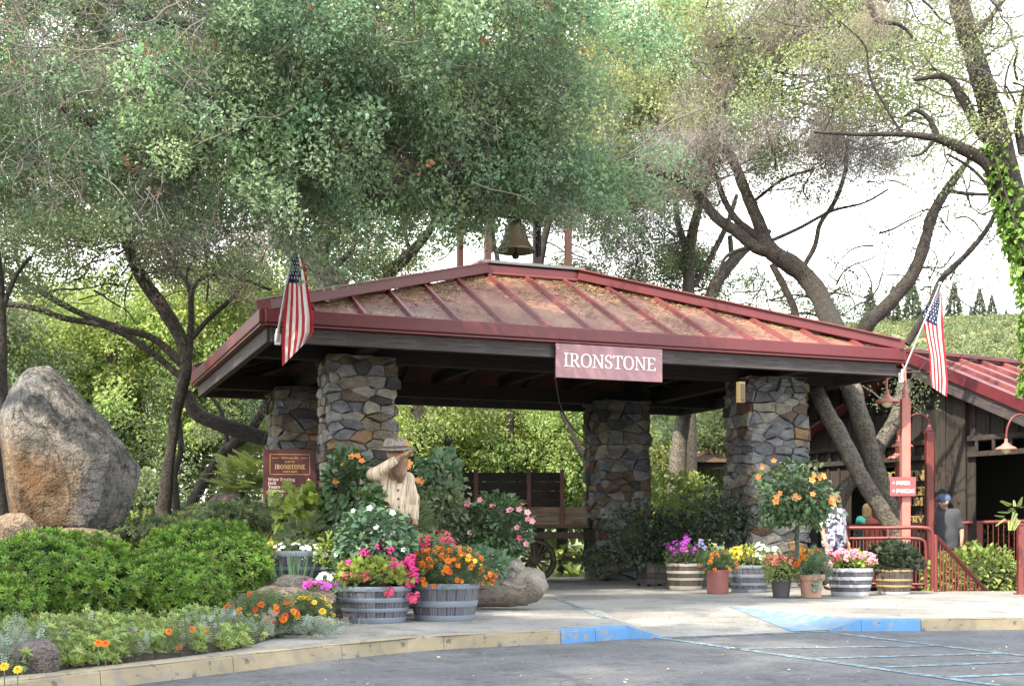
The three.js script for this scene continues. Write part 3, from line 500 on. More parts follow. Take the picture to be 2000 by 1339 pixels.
  for (let i = 0; i < 7; i++) part(shed, 'roof_board', prism([X(-0.9, 0.0 + i * 0.06, 0.6 - i * 0.2), X(1.3, 0.0 + i * 0.06, 0.5 - i * 0.2), X(1.3, 0.05 + i * 0.06, 0.25 - i * 0.2), X(-0.9, 0.05 + i * 0.06, 0.35 - i * 0.2)], 0.03), mat(0.12, 0.07, 0.045, { map: T.wood }));
  for (const x of [-0.6, 1.0]) part(shed, 'post', beamGeo(X(x, 0, 0), X(x, -2.9, 0), 0.12, 0.12), M.darkTimber);
  part(shed, 'beam', beamGeo(X(-0.9, -0.08, 0.4), X(1.3, -0.08, 0.4), 0.1, 0.16), M.darkTimber);
}
// ---------------------------------------------------------------- lamps
function shadeLamp(parent, x, y, z, k = 1) {                            // a barn lamp: stem, shade, globe
  const l = grp(parent, 'lamp');
  const sh = part(l, 'lamp_shade', lathe([[0.028, 0.20], [0.034, 0.19], [0.034, 0.13], [0.05, 0.10], [0.085, 0.075], [0.10, 0.055], [0.185, 0.018], [0.212, -0.012], [0.215, -0.03], [0.205, -0.03], [0.2, -0.012], [0.17, 0.008], [0.09, 0.04], [0.0, 0.06]], 30), M.pinkPaint);
  part(l, 'globe', new THREE.SphereGeometry(0.1, 20, 14).translate(0, -0.015, 0), M.bulb); l.position.set(x, y, z); l.scale.setScalar(k); return l;
}
{
  // first post, nearest; its lamp hangs to the left
  const D = 21.2, b = P(1768.5, 1050, D), H = EYE + (1050 - 778) * D / F;
  const p = thing('lamp_post', 'tall square salmon lamp post with a lamp on its left and a small sign', 'lamp post', [b.x, FLOOR, b.z]);
  const h = H - FLOOR;
  part(p, 'post', bx(0.145, h, 0.145, 0, h / 2, 0, 0.012), M.pinkPaint); part(p, 'base_plate', bx(0.26, 0.03, 0.26, 0, 0.015, 0), M.pinkPaint);
  part(p, 'finial', lathe([[0.055, 0], [0.055, 0.03], [0.035, 0.05], [0.05, 0.09], [0.05, 0.14], [0.03, 0.17], [0.022, 0.2], [0.02, 0.5], [0, 0.5]], 16).translate(0, h, 0), M.pinkPaint);
  const lx = (1733 - 1768.5) * D / F, ly = EYE + (1050 - 783) * D / F - FLOOR;
  shadeLamp(p, lx, ly, 0.0, 0.93);
  part(p, 'arm', tube([V(0, h + 0.45, 0), V(-0.06, h + 0.58, 0), V(-0.16, h + 0.62, 0), V(lx + 0.03, h + 0.54, 0), V(lx, h + 0.40, 0), V(lx, ly + 0.16, 0)], 0.016, 8), M.pinkPaint);
  // second, third and fourth post
  const more = [[1816, 842, 22.2, 1763, 870, 'lamp post standing right of the salmon post, shaded dark red', -1, 0.074], [1757, 862, 23.5, 1754, 893, 'lamp post mostly hidden behind the nearest salmon post', -1, 0.07], [2012, 845, 20.9, 1966, 875, 'lamp post at the right edge, its lamp hanging before the dark entrance', -1, 0.07]];
  for (const [u, v, d, lu, lv, label, , hw] of more) {
    const q = P(u, 1050, d), top = EYE + (1050 - v) * d / F, hh = top + 0.3, s = thing('lamp_post', label, 'lamp post', [q.x, -0.3, q.z], 0);
    part(s, 'post', bx(hw * 2, hh, hw * 2, 0, hh / 2, 0, 0.03), M.redPaint);
    part(s, 'finial', lathe([[hw, 0], [hw * 0.9, 0.03], [hw * 0.5, 0.05], [hw * 0.62, 0.08], [0.02, 0.12], [0, 0.12]], 14).translate(0, hh, 0), M.redPaint);
    const x = (lu - u) * d / F, y = EYE + (1050 - lv) * d / F + 0.3; shadeLamp(s, x, y, 0, lu > 1900 ? 0.8 : 0.86);
    const r = Math.abs(x), up = 0.2; part(s, 'arm', tube([V(0, hh + 0.08, 0), V(x * 0.08, hh + 0.08 + up * 0.7, 0), V(x * 0.35, hh + 0.1 + up, 0), V(x * 0.7, hh + 0.06 + up, 0), V(x * 0.95, hh + up * 0.4, 0), V(x, y + 0.18, 0)], 0.018, 8), M.redPaint);
  }
  // little direction sign on the first post
  const sg = thing('direction_sign', 'small dark pink sign with two white lines fixed on the salmon lamp post', 'sign', P(1764, 950, D - 0.14), 0), w = 0.43, hh = 0.315;
  part(sg, 'board', bx(w, hh, 0.02), mat(0.29, 0.075, 0.085, { roughness: 0.5 }));
  [['ELEVATOR', 0.062], ['RESTROOMS', -0.07]].forEach(([t, y], i) => { const tw = i ? 0.29 : 0.225; letters(sg, t, 0.066, tw, M.white, fontSans, -0.105 + tw / 2, y - 0.033, 0.011, 0.003); const a = new THREE.CylinderGeometry(0.028, 0.028, 0.003, 3); a.rotateX(Math.PI / 2); a.rotateZ(Math.PI); a.translate(-0.155, y, 0.012); part(sg, 'arrow', a, M.white); });
}
// ---------------------------------------------------------------- railings
{
  const y1 = FLOOR + 1.0;
  const rail = thing('railing', 'red pipe railing across the end of the pavement with a bent front post', 'railing');
  const a = onFloor(1822, 1153), top = a.y + 0.99, lft = P(1650, 1033, 20.6), r = 0.031;
  const A = a.clone().setY(top);
  part(rail, 'top_rail', sweep([V(lft.x, top, lft.z), V(lerp(lft.x, A.x, 0.5), top, lerp(lft.z, A.z, 0.5)), V(A.x - 0.14, top, A.z - 0.02), V(A.x - 0.03, top - 0.03, A.z), V(A.x, top - 0.13, A.z), V(A.x, 0.5, A.z), a], [r, r], 10), M.redPaint);
  part(rail, 'mid_rail', sweep([V(lft.x + 0.05, top - 0.17, lft.z), V(A.x - 0.25, top - 0.17, A.z - 0.03), V(A.x - 0.14, top - 0.2, A.z), V(A.x - 0.11, top - 0.3, A.z), V(A.x - 0.11, FLOOR, A.z - 0.02)], [0.024, 0.024], 10), M.redPaint);
  for (let k = 0; k < 22; k++) { const t = (k + 0.5) / 23; const x = lerp(lft.x, A.x - 0.12, t), z = lerp(lft.z, A.z, t); part(rail, 'picket', new THREE.CylinderGeometry(0.009, 0.009, top - 0.2 - FLOOR - 0.1, 6).translate(x, (top - 0.2 + FLOOR + 0.1) / 2, z), M.redPaint); }
  part(rail, 'bottom_rail', tube([V(lft.x, FLOOR + 0.1, lft.z), V(A.x - 0.12, FLOOR + 0.1, A.z)], 0.018, 8), M.redPaint);
  for (const t of [0.02, 0.5]) part(rail, 'post', new THREE.CylinderGeometry(0.026, 0.026, top - FLOOR, 8).translate(lerp(lft.x, A.x, t), (top + FLOOR) / 2, lerp(lft.z, A.z, t)), M.redPaint);
  // stair railing going down to the right
  const st = thing('stair_railing', 'red stair railing with many pickets slanting down beside the bright bush', 'railing');
  const s0 = P(1828, 1046, 19.6), s1 = P(1942, 1170, 21.0);
  part(st, 'handrail', tube([s0, s1], 0.034, 10), M.redPaint);
  part(st, 'lower_rail', tube([s0.clone().add(V(0, -0.86, 0)), s1.clone().add(V(0, -0.86, 0))], 0.022, 8), M.redPaint);
  for (let k = 0; k < 20; k++) { const p = s0.clone().lerp(s1, (k + 0.5) / 20); part(st, 'picket', new THREE.CylinderGeometry(0.012, 0.012, 0.86, 6).translate(p.x, p.y - 0.43, p.z), M.redPaint); }
  for (const p of [s0, s1]) part(st, 'post', new THREE.CylinderGeometry(0.03, 0.03, 1.0, 8).translate(p.x, p.y - 0.5, p.z), M.redPaint);
  // level railing at the back, by the entrance
  const bk = thing('railing', 'dark red level railing with thin pickets before the dark entrance', 'railing');
  const q0 = P(1655, 1027, 23.2), q1 = P(2060, 1016, 22.4), bot = -0.06;
  part(bk, 'top_rail', tube([q0, q1], 0.035, 10), M.redPaint); part(bk, 'bottom_rail', tube([q0.clone().setY(bot + 0.12), q1.clone().setY(bot + 0.12)], 0.022, 8), M.redPaint);
  for (let k = 0; k < 40; k++) { const p = q0.clone().lerp(q1, (k + 0.5) / 40); part(bk, 'picket', new THREE.CylinderGeometry(0.009, 0.009, p.y - bot - 0.12, 6).translate(p.x, (p.y + bot + 0.12) / 2, p.z), M.redPaint); }
  for (const t of [0.0, 0.33, 0.645, 0.98]) { const p = q0.clone().lerp(q1, t); part(bk, 'post', bx(0.11, p.y - bot + 0.05, 0.06, p.x, (p.y + bot) / 2, p.z), M.redPaint); }
  const rp = P(1994, 1050, 18.8); const pp = thing('rail_post', 'short red rail post at the right edge of the pavement', 'post', [rp.x, FLOOR, rp.z]); part(pp, 'post', bx(0.09, 1.02, 0.09, 0, 0.51, 0, 0.01), M.redPaint); part(pp, 'cap', bx(0.12, 0.03, 0.12, 0, 1.03, 0), M.redPaint); part(pp, 'foot', bx(0.16, 0.02, 0.16, 0, 0.01, 0), M.redPaint);
  // lower terrace behind the platform on the right
  struct('terrace', boxUV(new THREE.BoxGeometry(14, 0.1, 6.5).translate(12.8, -0.11, -23.4)), M.concrete);
}
// ---------------------------------------------------------------- welcome board
{
  const c = document.createElement('canvas'); c.width = 512; c.height = 840; const g = c.getContext('2d');
  g.fillStyle = '#4a1418'; g.fillRect(0, 0, 512, 840);
  g.strokeStyle = '#b48a4a'; g.lineWidth = 6; g.strokeRect(62, 40, 388, 196);
  g.fillStyle = '#c9a66a'; g.textAlign = 'center'; g.font = 'bold 26px serif'; g.fillText('Welcome To', 256, 84); g.font = 'bold 28px serif'; g.fillText('KAUTZ', 256, 122); g.font = 'bold 62px serif'; g.fillText('IRONSTONE', 256, 184, 300); g.font = 'bold 24px serif'; g.fillText('VINEYARDS', 256, 218);
  g.fillRect(80, 74, 70, 4); g.fillRect(362, 74, 70, 4);
  g.fillStyle = '#d9d2cc'; g.textAlign = 'left'; g.font = 'bold 40px serif';
  ['Wine Tasting', 'Deli', 'Tours', 'Museum', 'Jewelry'].forEach((t, i) => { g.fillText(t, 42, 300 + i * 37); g.font = 'bold 30px serif'; g.beginPath(); const x = 440, y = 288 + i * 37; g.moveTo(x, y - 14); g.lineTo(x + 12, y); g.lineTo(x, y + 14); g.lineTo(x - 12, y); g.fill(); g.font = 'bold 40px serif'; });
  const t = new THREE.CanvasTexture(c); t.colorSpace = THREE.SRGBColorSpace;
  const D = 19.6, p = P(566, 878, D), w = 0.81, h = 1.33, o = thing('welcome_board', 'dark red welcome board with gold and white lettering before the shaded left pillar', 'sign', [p.x, 0.15, p.z], 0.12);
  const yt = p.y - 0.15, m = mat(0.075, 0.014, 0.016, { roughness: 0.5 });
  part(o, 'board', bx(w, h, 0.05, 0, yt - h / 2, 0), m);
  part(o, 'panel', new THREE.PlaneGeometry(w - 0.02, h - 0.02).translate(0, yt - h / 2, 0.029), new THREE.MeshStandardMaterial({ map: t, roughness: 0.5 }));
  for (const x of [-w / 2 + 0.06, w / 2 - 0.06]) part(o, 'post', bx(0.07, yt - 0.3, 0.07, x, (yt - 0.3) / 2, -0.07), M.darkTimber);
}
// ---------------------------------------------------------------- yellow box on the right pillar, loose cable
{
  const p = P(1447, 766, 18.45), o = thing('wall_box', 'narrow pale yellow box high on the left side of the right front pillar', 'box', p, yaw);
  part(o, 'housing', bx(0.10, 0.30, 0.09), mat(0.17, 0.13, 0.06, { roughness: 0.6 })); part(o, 'cover', bx(0.06, 0.24, 0.02, 0, 0, 0.055), mat(0.07, 0.055, 0.03)); part(o, 'bracket', bx(0.06, 0.1, 0.1, 0.03, 0.02, -0.08), M.darkTimber);
  const cb = sweep([P(1084, 738, 17.1), P(1094, 790, 18), P(1116, 832, 19.5), P(1145, 860, 21.8), P(1156, 874, 22.6)], [0.008, 0.008], 6), w = shade(new THREE.Mesh(cb, M.darkTimber)); w.name = 'cable'; w.userData = { label: 'thin dark cable drooping behind the name board to the back pillar', category: 'cable' }; scene.add(w);
}
// ---------------------------------------------------------------- flags on slanting poles
{
  const c = document.createElement('canvas'); c.width = 760; c.height = 400; const g = c.getContext('2d');
  for (let i = 0; i < 13; i++) { g.fillStyle = i % 2 ? '#e6e2e0' : '#b3202f'; g.fillRect(0, Math.round(i * 400 / 13), 760, Math.ceil(400 / 13) + 1); }
  g.fillStyle = '#1d2550'; g.fillRect(0, 0, 304, Math.round(400 * 7 / 13));
  g.fillStyle = '#f2f0ee';
  for (let r = 0; r < 9; r++) for (let k = 0; k < (r % 2 ? 5 : 6); k++) { const x = 25 + k * 50 + (r % 2 ? 25 : 0), y = 215 / 10 * (r + 1); g.beginPath(); for (let i = 0; i < 10; i++) { const a = -Math.PI / 2 + i * Math.PI / 5, q = i % 2 ? 4.6 : 12; i ? g.lineTo(x + q * Math.cos(a), y + q * Math.sin(a)) : g.moveTo(x + q * Math.cos(a), y + q * Math.sin(a)); } g.fill(); }
  const t = new THREE.CanvasTexture(c); t.colorSpace = THREE.SRGBColorSpace;
  const cloth = new THREE.MeshPhysicalMaterial({ map: t, roughness: 0.9, transmission: 0.25, thickness: 0, side: THREE.DoubleSide });
  // outline rows: (u left, u right) of the cloth at each v; the hoist runs down the pole
  function flag(label, foot, tip, D, rows, seed) {
    const A = P(...foot, D), B = P(...tip, D - 0.25), o = thing('flag', label, 'flag', A); const loc = (p) => p.clone().sub(A);
    part(o, 'pole', sweep([V(0, 0, 0), loc(A.clone().lerp(B, 0.5)), loc(B)], [0.017, 0.015, 0.013], 10), M.pole);
    part(o, 'finial', new THREE.SphereGeometry(0.03, 12, 8).translate(...loc(B.clone().add(B.clone().sub(A).normalize().multiplyScalar(0.02))).toArray()), M.pole);
    part(o, 'bracket', mergeGeometries([bx(0.08, 0.15, 0.04, 0, -0.03, -0.05), boxUV(new THREE.CylinderGeometry(0.026, 0.026, 0.16, 10).rotateZ(-0.15).translate(0, 0.02, 0))]), M.steel);
    const N = 44, K = 36, pos = [], uv = [], idx = [];
    for (let i = 0; i <= N; i++) {
      const f = i / N, k = f * (rows.length - 1), r0 = rows[Math.floor(k)], r1 = rows[Math.min(rows.length - 1, Math.floor(k) + 1)], w = k - Math.floor(k), v = lerp(r0[0], r1[0], w), ul = lerp(r0[1], r1[1], w), ur = lerp(r0[2], r1[2], w), sk = lerp(r0[3], r1[3], w);
      for (let j = 0; j <= K; j++) {
        const s = j / K; // across: three pleats, the middle one running back behind the first
        const fold = s < 0.6 ? s / 0.6 * 0.8 : s < 0.74 ? 0.8 - (s - 0.6) / 0.14 * 0.22 : 0.58 + (s - 0.74) / 0.26 * 0.42;
        const depth = 0.045 * Math.cos(fold * 9 + f * 1.6 + seed) + (s > 0.6 && s < 0.74 ? -0.06 : s >= 0.74 ? -0.03 : 0.03) + 0.015 * Math.sin(f * 9 + s * 5);
        const p = P(lerp(ul, ur, fold), v + sk * (fold - 0.5), D - 0.13 + 0.02 - depth * (0.4 + f)); const q = loc(p); pos.push(q.x, q.y, q.z); uv.push(f, 1 - s);
      }
    }
    for (let i = 0; i < N; i++) for (let j = 0; j < K; j++) { const a = i * (K + 1) + j, b = a + K + 1; idx.push(a, b, a + 1, b, b + 1, a + 1); }
    part(o, 'cloth', geoOf(pos, idx, uv), cloth);
  }
  flag('American flag hanging from a slanted pole at the left corner of the eave', [541, 657], [576, 462], FLd - 0.25, [[472, 571, 578, 0], [500, 567, 588, 0], [535, 562, 598, 2], [580, 558, 605, 4], [620, 553, 612, -2], [655, 550, 612, -16], [690, 551, 600, -50]], 0.4);
  flag('American flag hanging from a leaning pole at the right corner of the eave', [1762, 733], [1836, 556], FLd + L1 * e1[1] - 0.3, [[566, 1830, 1838, 0], [590, 1820, 1842, 6], [620, 1801, 1843, 20], [655, 1806, 1845, 22], [700, 1816, 1849, 16], [740, 1818, 1852, 8], [765, 1820, 1850, 20]], 1.4);
}
// ---------------------------------------------------------------- barrels and pots
const barrelWood = { grey: [[0.115, 0.118, 0.145], [0.095, 0.095, 0.118], [0.14, 0.14, 0.162]], brown: [[0.09, 0.072, 0.063], [0.07, 0.056, 0.05], [0.11, 0.09, 0.08]], dark: [[0.10, 0.09, 0.085], [0.075, 0.07, 0.068], [0.12, 0.11, 0.1]] };
for (const k in barrelWood) barrelWood[k] = barrelWood[k].map(c => mat(...c, { map: rep(T.wood, 3, 1.5), bumpMap: rep(T.wood, 3, 1.5), bumpScale: 0.003, roughness: 0.85 }));
const hoopMat = { blue: mat(0.21, 0.25, 0.31, { roughness: 0.5, metalness: 0.25, map: rep(T.paint, 2) }), cream: mat(0.42, 0.39, 0.34, { roughness: 0.6, map: rep(T.paint, 2) }), silver: mat(0.46, 0.47, 0.50, { roughness: 0.5, metalness: 0.2, map: rep(T.paint, 2) }), gold: mat(0.36, 0.25, 0.11, { roughness: 0.6, map: rep(T.paint, 2) }) };
const NB = 22, bR = 0.325, bH = 0.40, prof = (t) => lerp(0.255, bR, Math.sin((0.12 + 0.88 * t) * Math.PI / 2) ** 1.15);
const staveGeo = [0, 1, 2].map(v => {
  const pos = [], da = Math.PI / NB - 0.006, rings = 4, T3 = (p, q, r) => pos.push(...p, ...q, ...r), o = (v - 1) * 0.0035;
  const at = (t, a, r) => [Math.sin(a) * r, t * bH, Math.cos(a) * r], S = [];
  for (let i = 0; i <= rings; i++) { const t = i / rings, r = prof(t) + o; S.push([at(t, -da, r - 0.006), at(t, -da * 0.8, r), at(t, da * 0.8, r), at(t, da, r - 0.006), at(t, da, r - 0.028), at(t, -da, r - 0.028)]); }
  for (let i = 0; i < rings; i++) for (let k = 0; k < 6; k++) { const m = (k + 1) % 6; T3(S[i][k], S[i][m], S[i + 1][m]); T3(S[i][k], S[i + 1][m], S[i + 1][k]); }
  for (const e of [0, rings]) for (let k = 1; k < 5; k++) T3(S[e][0], S[e][k], S[e][k + 1]);
  return boxUV(geoOf(pos));
});
const hoopAt = (t, w) => { const r0 = prof(t - w / 2), r1 = prof(t + w / 2), y0 = (t - w / 2) * bH, y1 = (t + w / 2) * bH; return lathe([[r0 - 0.004, y0], [r0 + 0.005, y0], [r1 + 0.005, y1], [r1 - 0.004, y1]], 44); };
const hoopGeo = {}; const soilGeo = new THREE.CylinderGeometry(0.295, 0.29, 0.04, 22).translate(0, bH - 0.05, 0);
function barrel(label, pos, diam, height, wood, hoop, hoops, seed, group) {
  const b = thing('half_barrel', label, 'planter', pos, seed * 1.7, group), R = rngOf(seed + 900), kx = diam / 2 / bR, ky = height / bH;
  for (let i = 0; i < NB; i++) { const s = part(b, 'stave', staveGeo[R() * 3 | 0], barrelWood[wood][R() * 3 | 0]); s.rotation.y = i / NB * Math.PI * 2; s.scale.set(kx, ky, kx); }
  for (const [t, w, m] of hoops) { const key = t + '_' + w; hoopGeo[key] ??= hoopAt(t, w); part(b, 'hoop', hoopGeo[key], hoopMat[m || hoop]).scale.set(kx, ky, kx); }
  part(b, 'soil', soilGeo, M.soil).scale.set(kx, ky, kx); return b;
}
const BG = 'half barrels used as flower planters';
const spot = (u, v) => onFloor(u, v, FLOOR);
const H4 = [[0.93, 0.13], [0.63, 0.12], [0.36, 0.10], [0.08, 0.15]], H3 = [[0.93, 0.14], [0.46, 0.16], [0.08, 0.15]];
barrel('half barrel of blue grey staves holding pink geraniums, left of the front pair', spot(732, 1214), 0.72, 0.36, 'grey', 'blue', H4, 1, BG);
barrel('half barrel of grey staves holding orange marigolds, right of the front pair', spot(868, 1210), 0.71, 0.375, 'grey', 'blue', H3, 2, BG);
barrel('small grey half barrel of white flowers behind the flat boulder', P(577, 1128, 13.2), 0.62, 0.28, 'grey', 'blue', [[0.9, 0.2], [0.35, 0.14]], 3, BG);
barrel('brown half barrel with cream hoops holding tall magenta flowers', spot(1339, 1151), 0.62, 0.43, 'brown', 'cream', [[0.93, 0.10], [0.66, 0.10], [0.40, 0.09], [0.08, 0.14]], 4, BG);
barrel('grey half barrel of yellow and white daisies beside the red pot', spot(1463, 1156), 0.63, 0.42, 'grey', 'blue', [[0.93, 0.1], [0.6, 0.13], [0.3, 0.1], [0.06, 0.12]], 5, BG);
barrel('pale silver hooped half barrel with pink flowers nearest the ramp', spot(1661, 1163), 0.63, 0.40, 'grey', 'silver', H4, 6, BG);
barrel('brown half barrel with tan hoops behind the railing end, green leaves only', spot(1746, 1160), 0.55, 0.39, 'brown', 'gold', [[0.9, 0.08], [0.55, 0.08], [0.32, 0.08], [0.06, 0.1, 'silver']], 7, BG);
barrel('dark half barrel in the shade at the foot of the back pillar, left one', spot(1170, 1130), 0.62, 0.42, 'dark', 'cream', [[0.93, 0.1], [0.55, 0.1], [0.1, 0.12]], 8, BG);
barrel('dark half barrel in the shade at the foot of the back pillar, right one', spot(1232, 1130), 0.60, 0.42, 'dark', 'cream', [[0.93, 0.1], [0.5, 0.1], [0.1, 0.12]], 9, BG);
function pot(name, label, pos, pr, m, seg = 30) { const o = thing(name, label, 'planter', pos); part(o, 'pot', lathe(pr, seg), m); const top = pr[pr.length - 1][1]; part(o, 'soil', new THREE.CylinderGeometry(pr[pr.length - 1][0] * 0.98, pr[pr.length - 1][0] * 0.9, 0.02, 20).translate(0, top + 0.0, 0), M.soil); return o; }
pot('flower_pot', 'straight round dull red pot with small orange marigolds', spot(1402, 1159), [[0, 0], [0.155, 0], [0.16, 0.01], [0.162, 0.34], [0.158, 0.355], [0.145, 0.355], [0.14, 0.31]], mat(0.26, 0.095, 0.085, { map: rep(T.paint, 1), roughness: 0.6 }));
{ const o = pot('flower_pot', 'small dark grey nursery pot with reddish flowers', spot(1526, 1167), [[0, 0], [0.105, 0], [0.11, 0.01], [0.135, 0.215], [0.15, 0.218], [0.153, 0.255], [0.142, 0.257], [0.134, 0.22]], mat(0.055, 0.055, 0.06, { roughness: 0.55 })); }
pot('flower_pot', 'pale pinkish terracotta pot with a rim, leaves trailing over its front', spot(1585, 1167), [[0, 0], [0.125, 0], [0.135, 0.012], [0.155, 0.23], [0.163, 0.235], [0.185, 0.255], [0.19, 0.31], [0.183, 0.325], [0.168, 0.325], [0.16, 0.27]], mat(0.46, 0.27, 0.20, { map: rep(T.paint, 2), bumpMap: rep(T.rough, 2), bumpScale: 0.002, roughness: 0.85 }));
{ const o = thing('planter_box', 'dark square wooden planter on little feet left of the magenta flowers', 'planter', spot(1278, 1144), 0.35);
  for (const [x, z, r] of [[0, 0.235, 0], [0, -0.235, 0], [0.235, 0, Math.PI / 2], [-0.235, 0, Math.PI / 2]]) for (let k = 0; k < 4; k++) { const g = bx(0.46, 0.088, 0.022, 0, 0.09 + k * 0.092, 0); const p = part(o, 'board', g, barrelWood.dark[k % 3]); p.position.set(x, 0, z); p.rotation.y = r; }
  for (const x of [-0.2, 0.2]) for (const z of [-0.2, 0.2]) part(o, 'foot', bx(0.05, 0.10, 0.05, x, 0.03, z), M.darkTimber); part(o, 'soil', bx(0.44, 0.03, 0.44, 0, 0.37, 0), M.soil); }

// ---------------------------------------------------------------- rocks
function rockGeo(rx, ry, rz, seed, rough = 0.35, det = 5, vc, ex = 2.4) {
  const fc = facets(seed * 31, 16, 0.78, 1.0);
  let g = mergeVertices(new THREE.IcosahedronGeometry(1, det * 5).deleteAttribute('uv').deleteAttribute('normal')); const p = g.attributes.position, c = vc ? new Float32Array(p.count * 3) : null;
  for (let i = 0; i < p.count; i++) {
    let x = p.getX(i), y = p.getY(i), z = p.getZ(i); const m = Math.pow(Math.abs(x) ** ex + Math.abs(y) ** ex + Math.abs(z) ** ex, -1 / ex); x *= m; y *= m; z *= m;
    const s = 1 + rough * (0.55 * fb3(x * 1.1 + seed, y * 1.1, z * 1.1, seed, 3) - 0.28 * Math.abs(fb3(x * 2.6, y * 2.0 + seed, z * 2.6, seed + 3, 4)) + 0.10 * fb3(x * 8, y * 8, z * 8 + seed, seed + 5, 3));
    const fp = fc([x * s, y * s, z * s]); p.setXYZ(i, fp[0] * rx, fp[1] * ry, fp[2] * rz); if (c) { const q = vc(x, y, z); c.set(q, i * 3); }
  }
  if (c) g.setAttribute('color', new THREE.BufferAttribute(c, 3)); g = boxUV(g); g.deleteAttribute('normal'); const mg = g; mg.computeVertexNormals(); return toCreasedNormals(mg, 0.7);
}
function facets(seed, n, lo, hi) { const R = rngOf(seed), L = []; for (let i = 0; i < n; i++) { const d = V(R() * 2 - 1, R() * 1.6 - 0.6, R() * 2 - 1).normalize(); L.push([d.x, d.y, d.z, lerp(lo, hi, R())]); } return (p) => { for (const [a, b, c, d] of L) { const e = p[0] * a + p[1] * b + p[2] * c - d; if (e > 0) { p[0] -= a * e * 0.8; p[1] -= b * e * 0.8; p[2] -= c * e * 0.8; } } return p; }; }
const rockM = (r, g, b, o = {}) => mat(r, g, b, { map: rep(T.rock, 0.9), bumpMap: rep(T.rock, 1.4), bumpScale: 0.03, roughness: 0.95, ...o });
function rock(label, pos, r, seed, c, turn = 0, rough = 0.35) { const g = rockGeo(...r, seed, rough, 3), o = shade(new THREE.Mesh(g, rockM(...c))); o.name = numbered('rock'); o.position.copy(pos); o.rotation.y = turn; o.userData = { label, category: 'rock' }; scene.add(o); return o; }
{
  const bf = facets(4242, 30, 0.62, 1.02);
  // the tall boulder: a leaning slab, grey above, rust brown low on its left
  const D = 14.2, k = D / F, c = P(134, 880, D), tab = (T0, y) => { for (let q = 0; q < T0.length - 1; q++) if (y <= T0[q + 1][0]) return lerp(T0[q][1], T0[q + 1][1], clamp((y - T0[q][0]) / (T0[q + 1][0] - T0[q][0]), 0, 1)); return T0[T0.length - 1][1]; },
    prof2 = (yy) => [tab([[-1, -0.55], [-0.4, -0.78], [0, -0.92], [0.83, -0.95], [1, -0.84]], yy), tab([[-1, 0.88], [-0.62, 0.92], [-0.24, 0.76], [0.06, 0.56], [0.3, 0.32], [0.536, 0.08], [0.9, -0.28], [1, -0.40]], yy)];
  let g = mergeVertices(new THREE.IcosahedronGeometry(1, 46).deleteAttribute('uv').deleteAttribute('normal')); const p = g.attributes.position, cc = new Float32Array(p.count * 3);
  for (let i = 0; i < p.count; i++) {
    let x = p.getX(i), y = p.getY(i), z = p.getZ(i); const ex = 5.5, m = Math.pow(Math.abs(x) ** ex + Math.abs(y) ** ex + Math.abs(z) ** ex, -1 / ex); x *= m; y *= m; z *= m;
    const [l, r] = prof2(clamp(y, -1, 1)); const ridge = Math.abs(fb3(x * 2.2 + 4, y * 1.6, z * 2.2, 8, 4)), st = fb3(x * 3.4 + y, y * 2.2, z * 3.4, 12, 2), n = 0.10 * fb3(x * 1.6, y * 1.6, z * 1.6, 3, 4) - 0.15 * ridge + 0.07 * (Math.round(st * 5) / 5) + 0.07 * fb3(x * 7, y * 5, z * 7, 5, 4) + 0.04;
    const X = lerp(l, r, (x + 1) / 2) + x * n, Y = y + n * y * 0.6 + 0.05 * x, Z = z * lerp(0.75, 0.42, (y + 1) / 2) + z * n + y * -0.08;
    const fq = bf([X, Y, Z]); p.setXYZ(i, fq[0] * 158 * k, fq[1] * 170 * k, fq[2] * 150 * k);
    const rust = smooth(0.25, -0.35, Y + X * 0.35 + 0.35 * fb3(X * 2.5, Y * 2.5, Z * 2, 21, 4)) * smooth(0.75, 0.1, X), pale = smooth(-0.1, 0.3, fb3(X * 3, Y * 3, Z * 3, 27, 4)), crack = smooth(0.10, 0.0, ridge);
    const a = [lerp(0.27, 0.40, pale), lerp(0.26, 0.37, pale), lerp(0.255, 0.335, pale)], b = [lerp(0.20, 0.34, pale), lerp(0.115, 0.235, pale), lerp(0.055, 0.14, pale)];
    for (let q = 0; q < 3; q++) cc[i * 3 + q] = lerp(a[q], b[q], rust) * lerp(0.68, 0.26, crack);
  }
  g.setAttribute('color', new THREE.BufferAttribute(cc, 3)); g = toCreasedNormals(boxUV(g), 0.6);
  const o = shade(new THREE.Mesh(g, mat(1, 1, 1, { vertexColors: true, map: rep(T.rock, 0.8), bumpMap: rep(T.rock, 1.3), bumpScale: 0.05, roughness: 0.95 }))); o.name = 'boulder'; o.position.copy(c); o.userData = { label: 'huge standing boulder, grey above and rust brown below, at the left edge', category: 'boulder' }; scene.add(o);
}
rock('low tan rock at the left edge in front of the standing boulder', P(28, 1040, 12.6), [0.24, 0.2, 0.2], 11, [0.36, 0.27, 0.19]);
rock('long low pinkish rock at the foot of the standing boulder', P(150, 1058, 12.3), [0.42, 0.14, 0.2], 12, [0.38, 0.27, 0.19], 0.1);
rock('broad flat sandstone rock behind the orange and yellow marigolds', P(556, 1172, 12.0), [0.50, 0.15, 0.28], 13, [0.33, 0.26, 0.195], -0.1, 0.28);
rock('dark grey rock below the spiky leaves of the small barrel', P(570, 1150, 12.1), [0.26, 0.13, 0.2], 14, [0.13, 0.12, 0.12]);
rock('rounded brown rock in the lower left corner of the bed', P(62, 1290, 7.9), [0.17, 0.13, 0.13], 15, [0.20, 0.165, 0.155]);
rock('small brown rock among the ground cover below the left shrub', P(235, 1252, 9.0), [0.14, 0.10, 0.10], 16, [0.18, 0.14, 0.125]);
rock('small grey rock half hidden in silvery ground cover', P(345, 1250, 9.9), [0.12, 0.085, 0.1], 19, [0.24, 0.21, 0.2]);
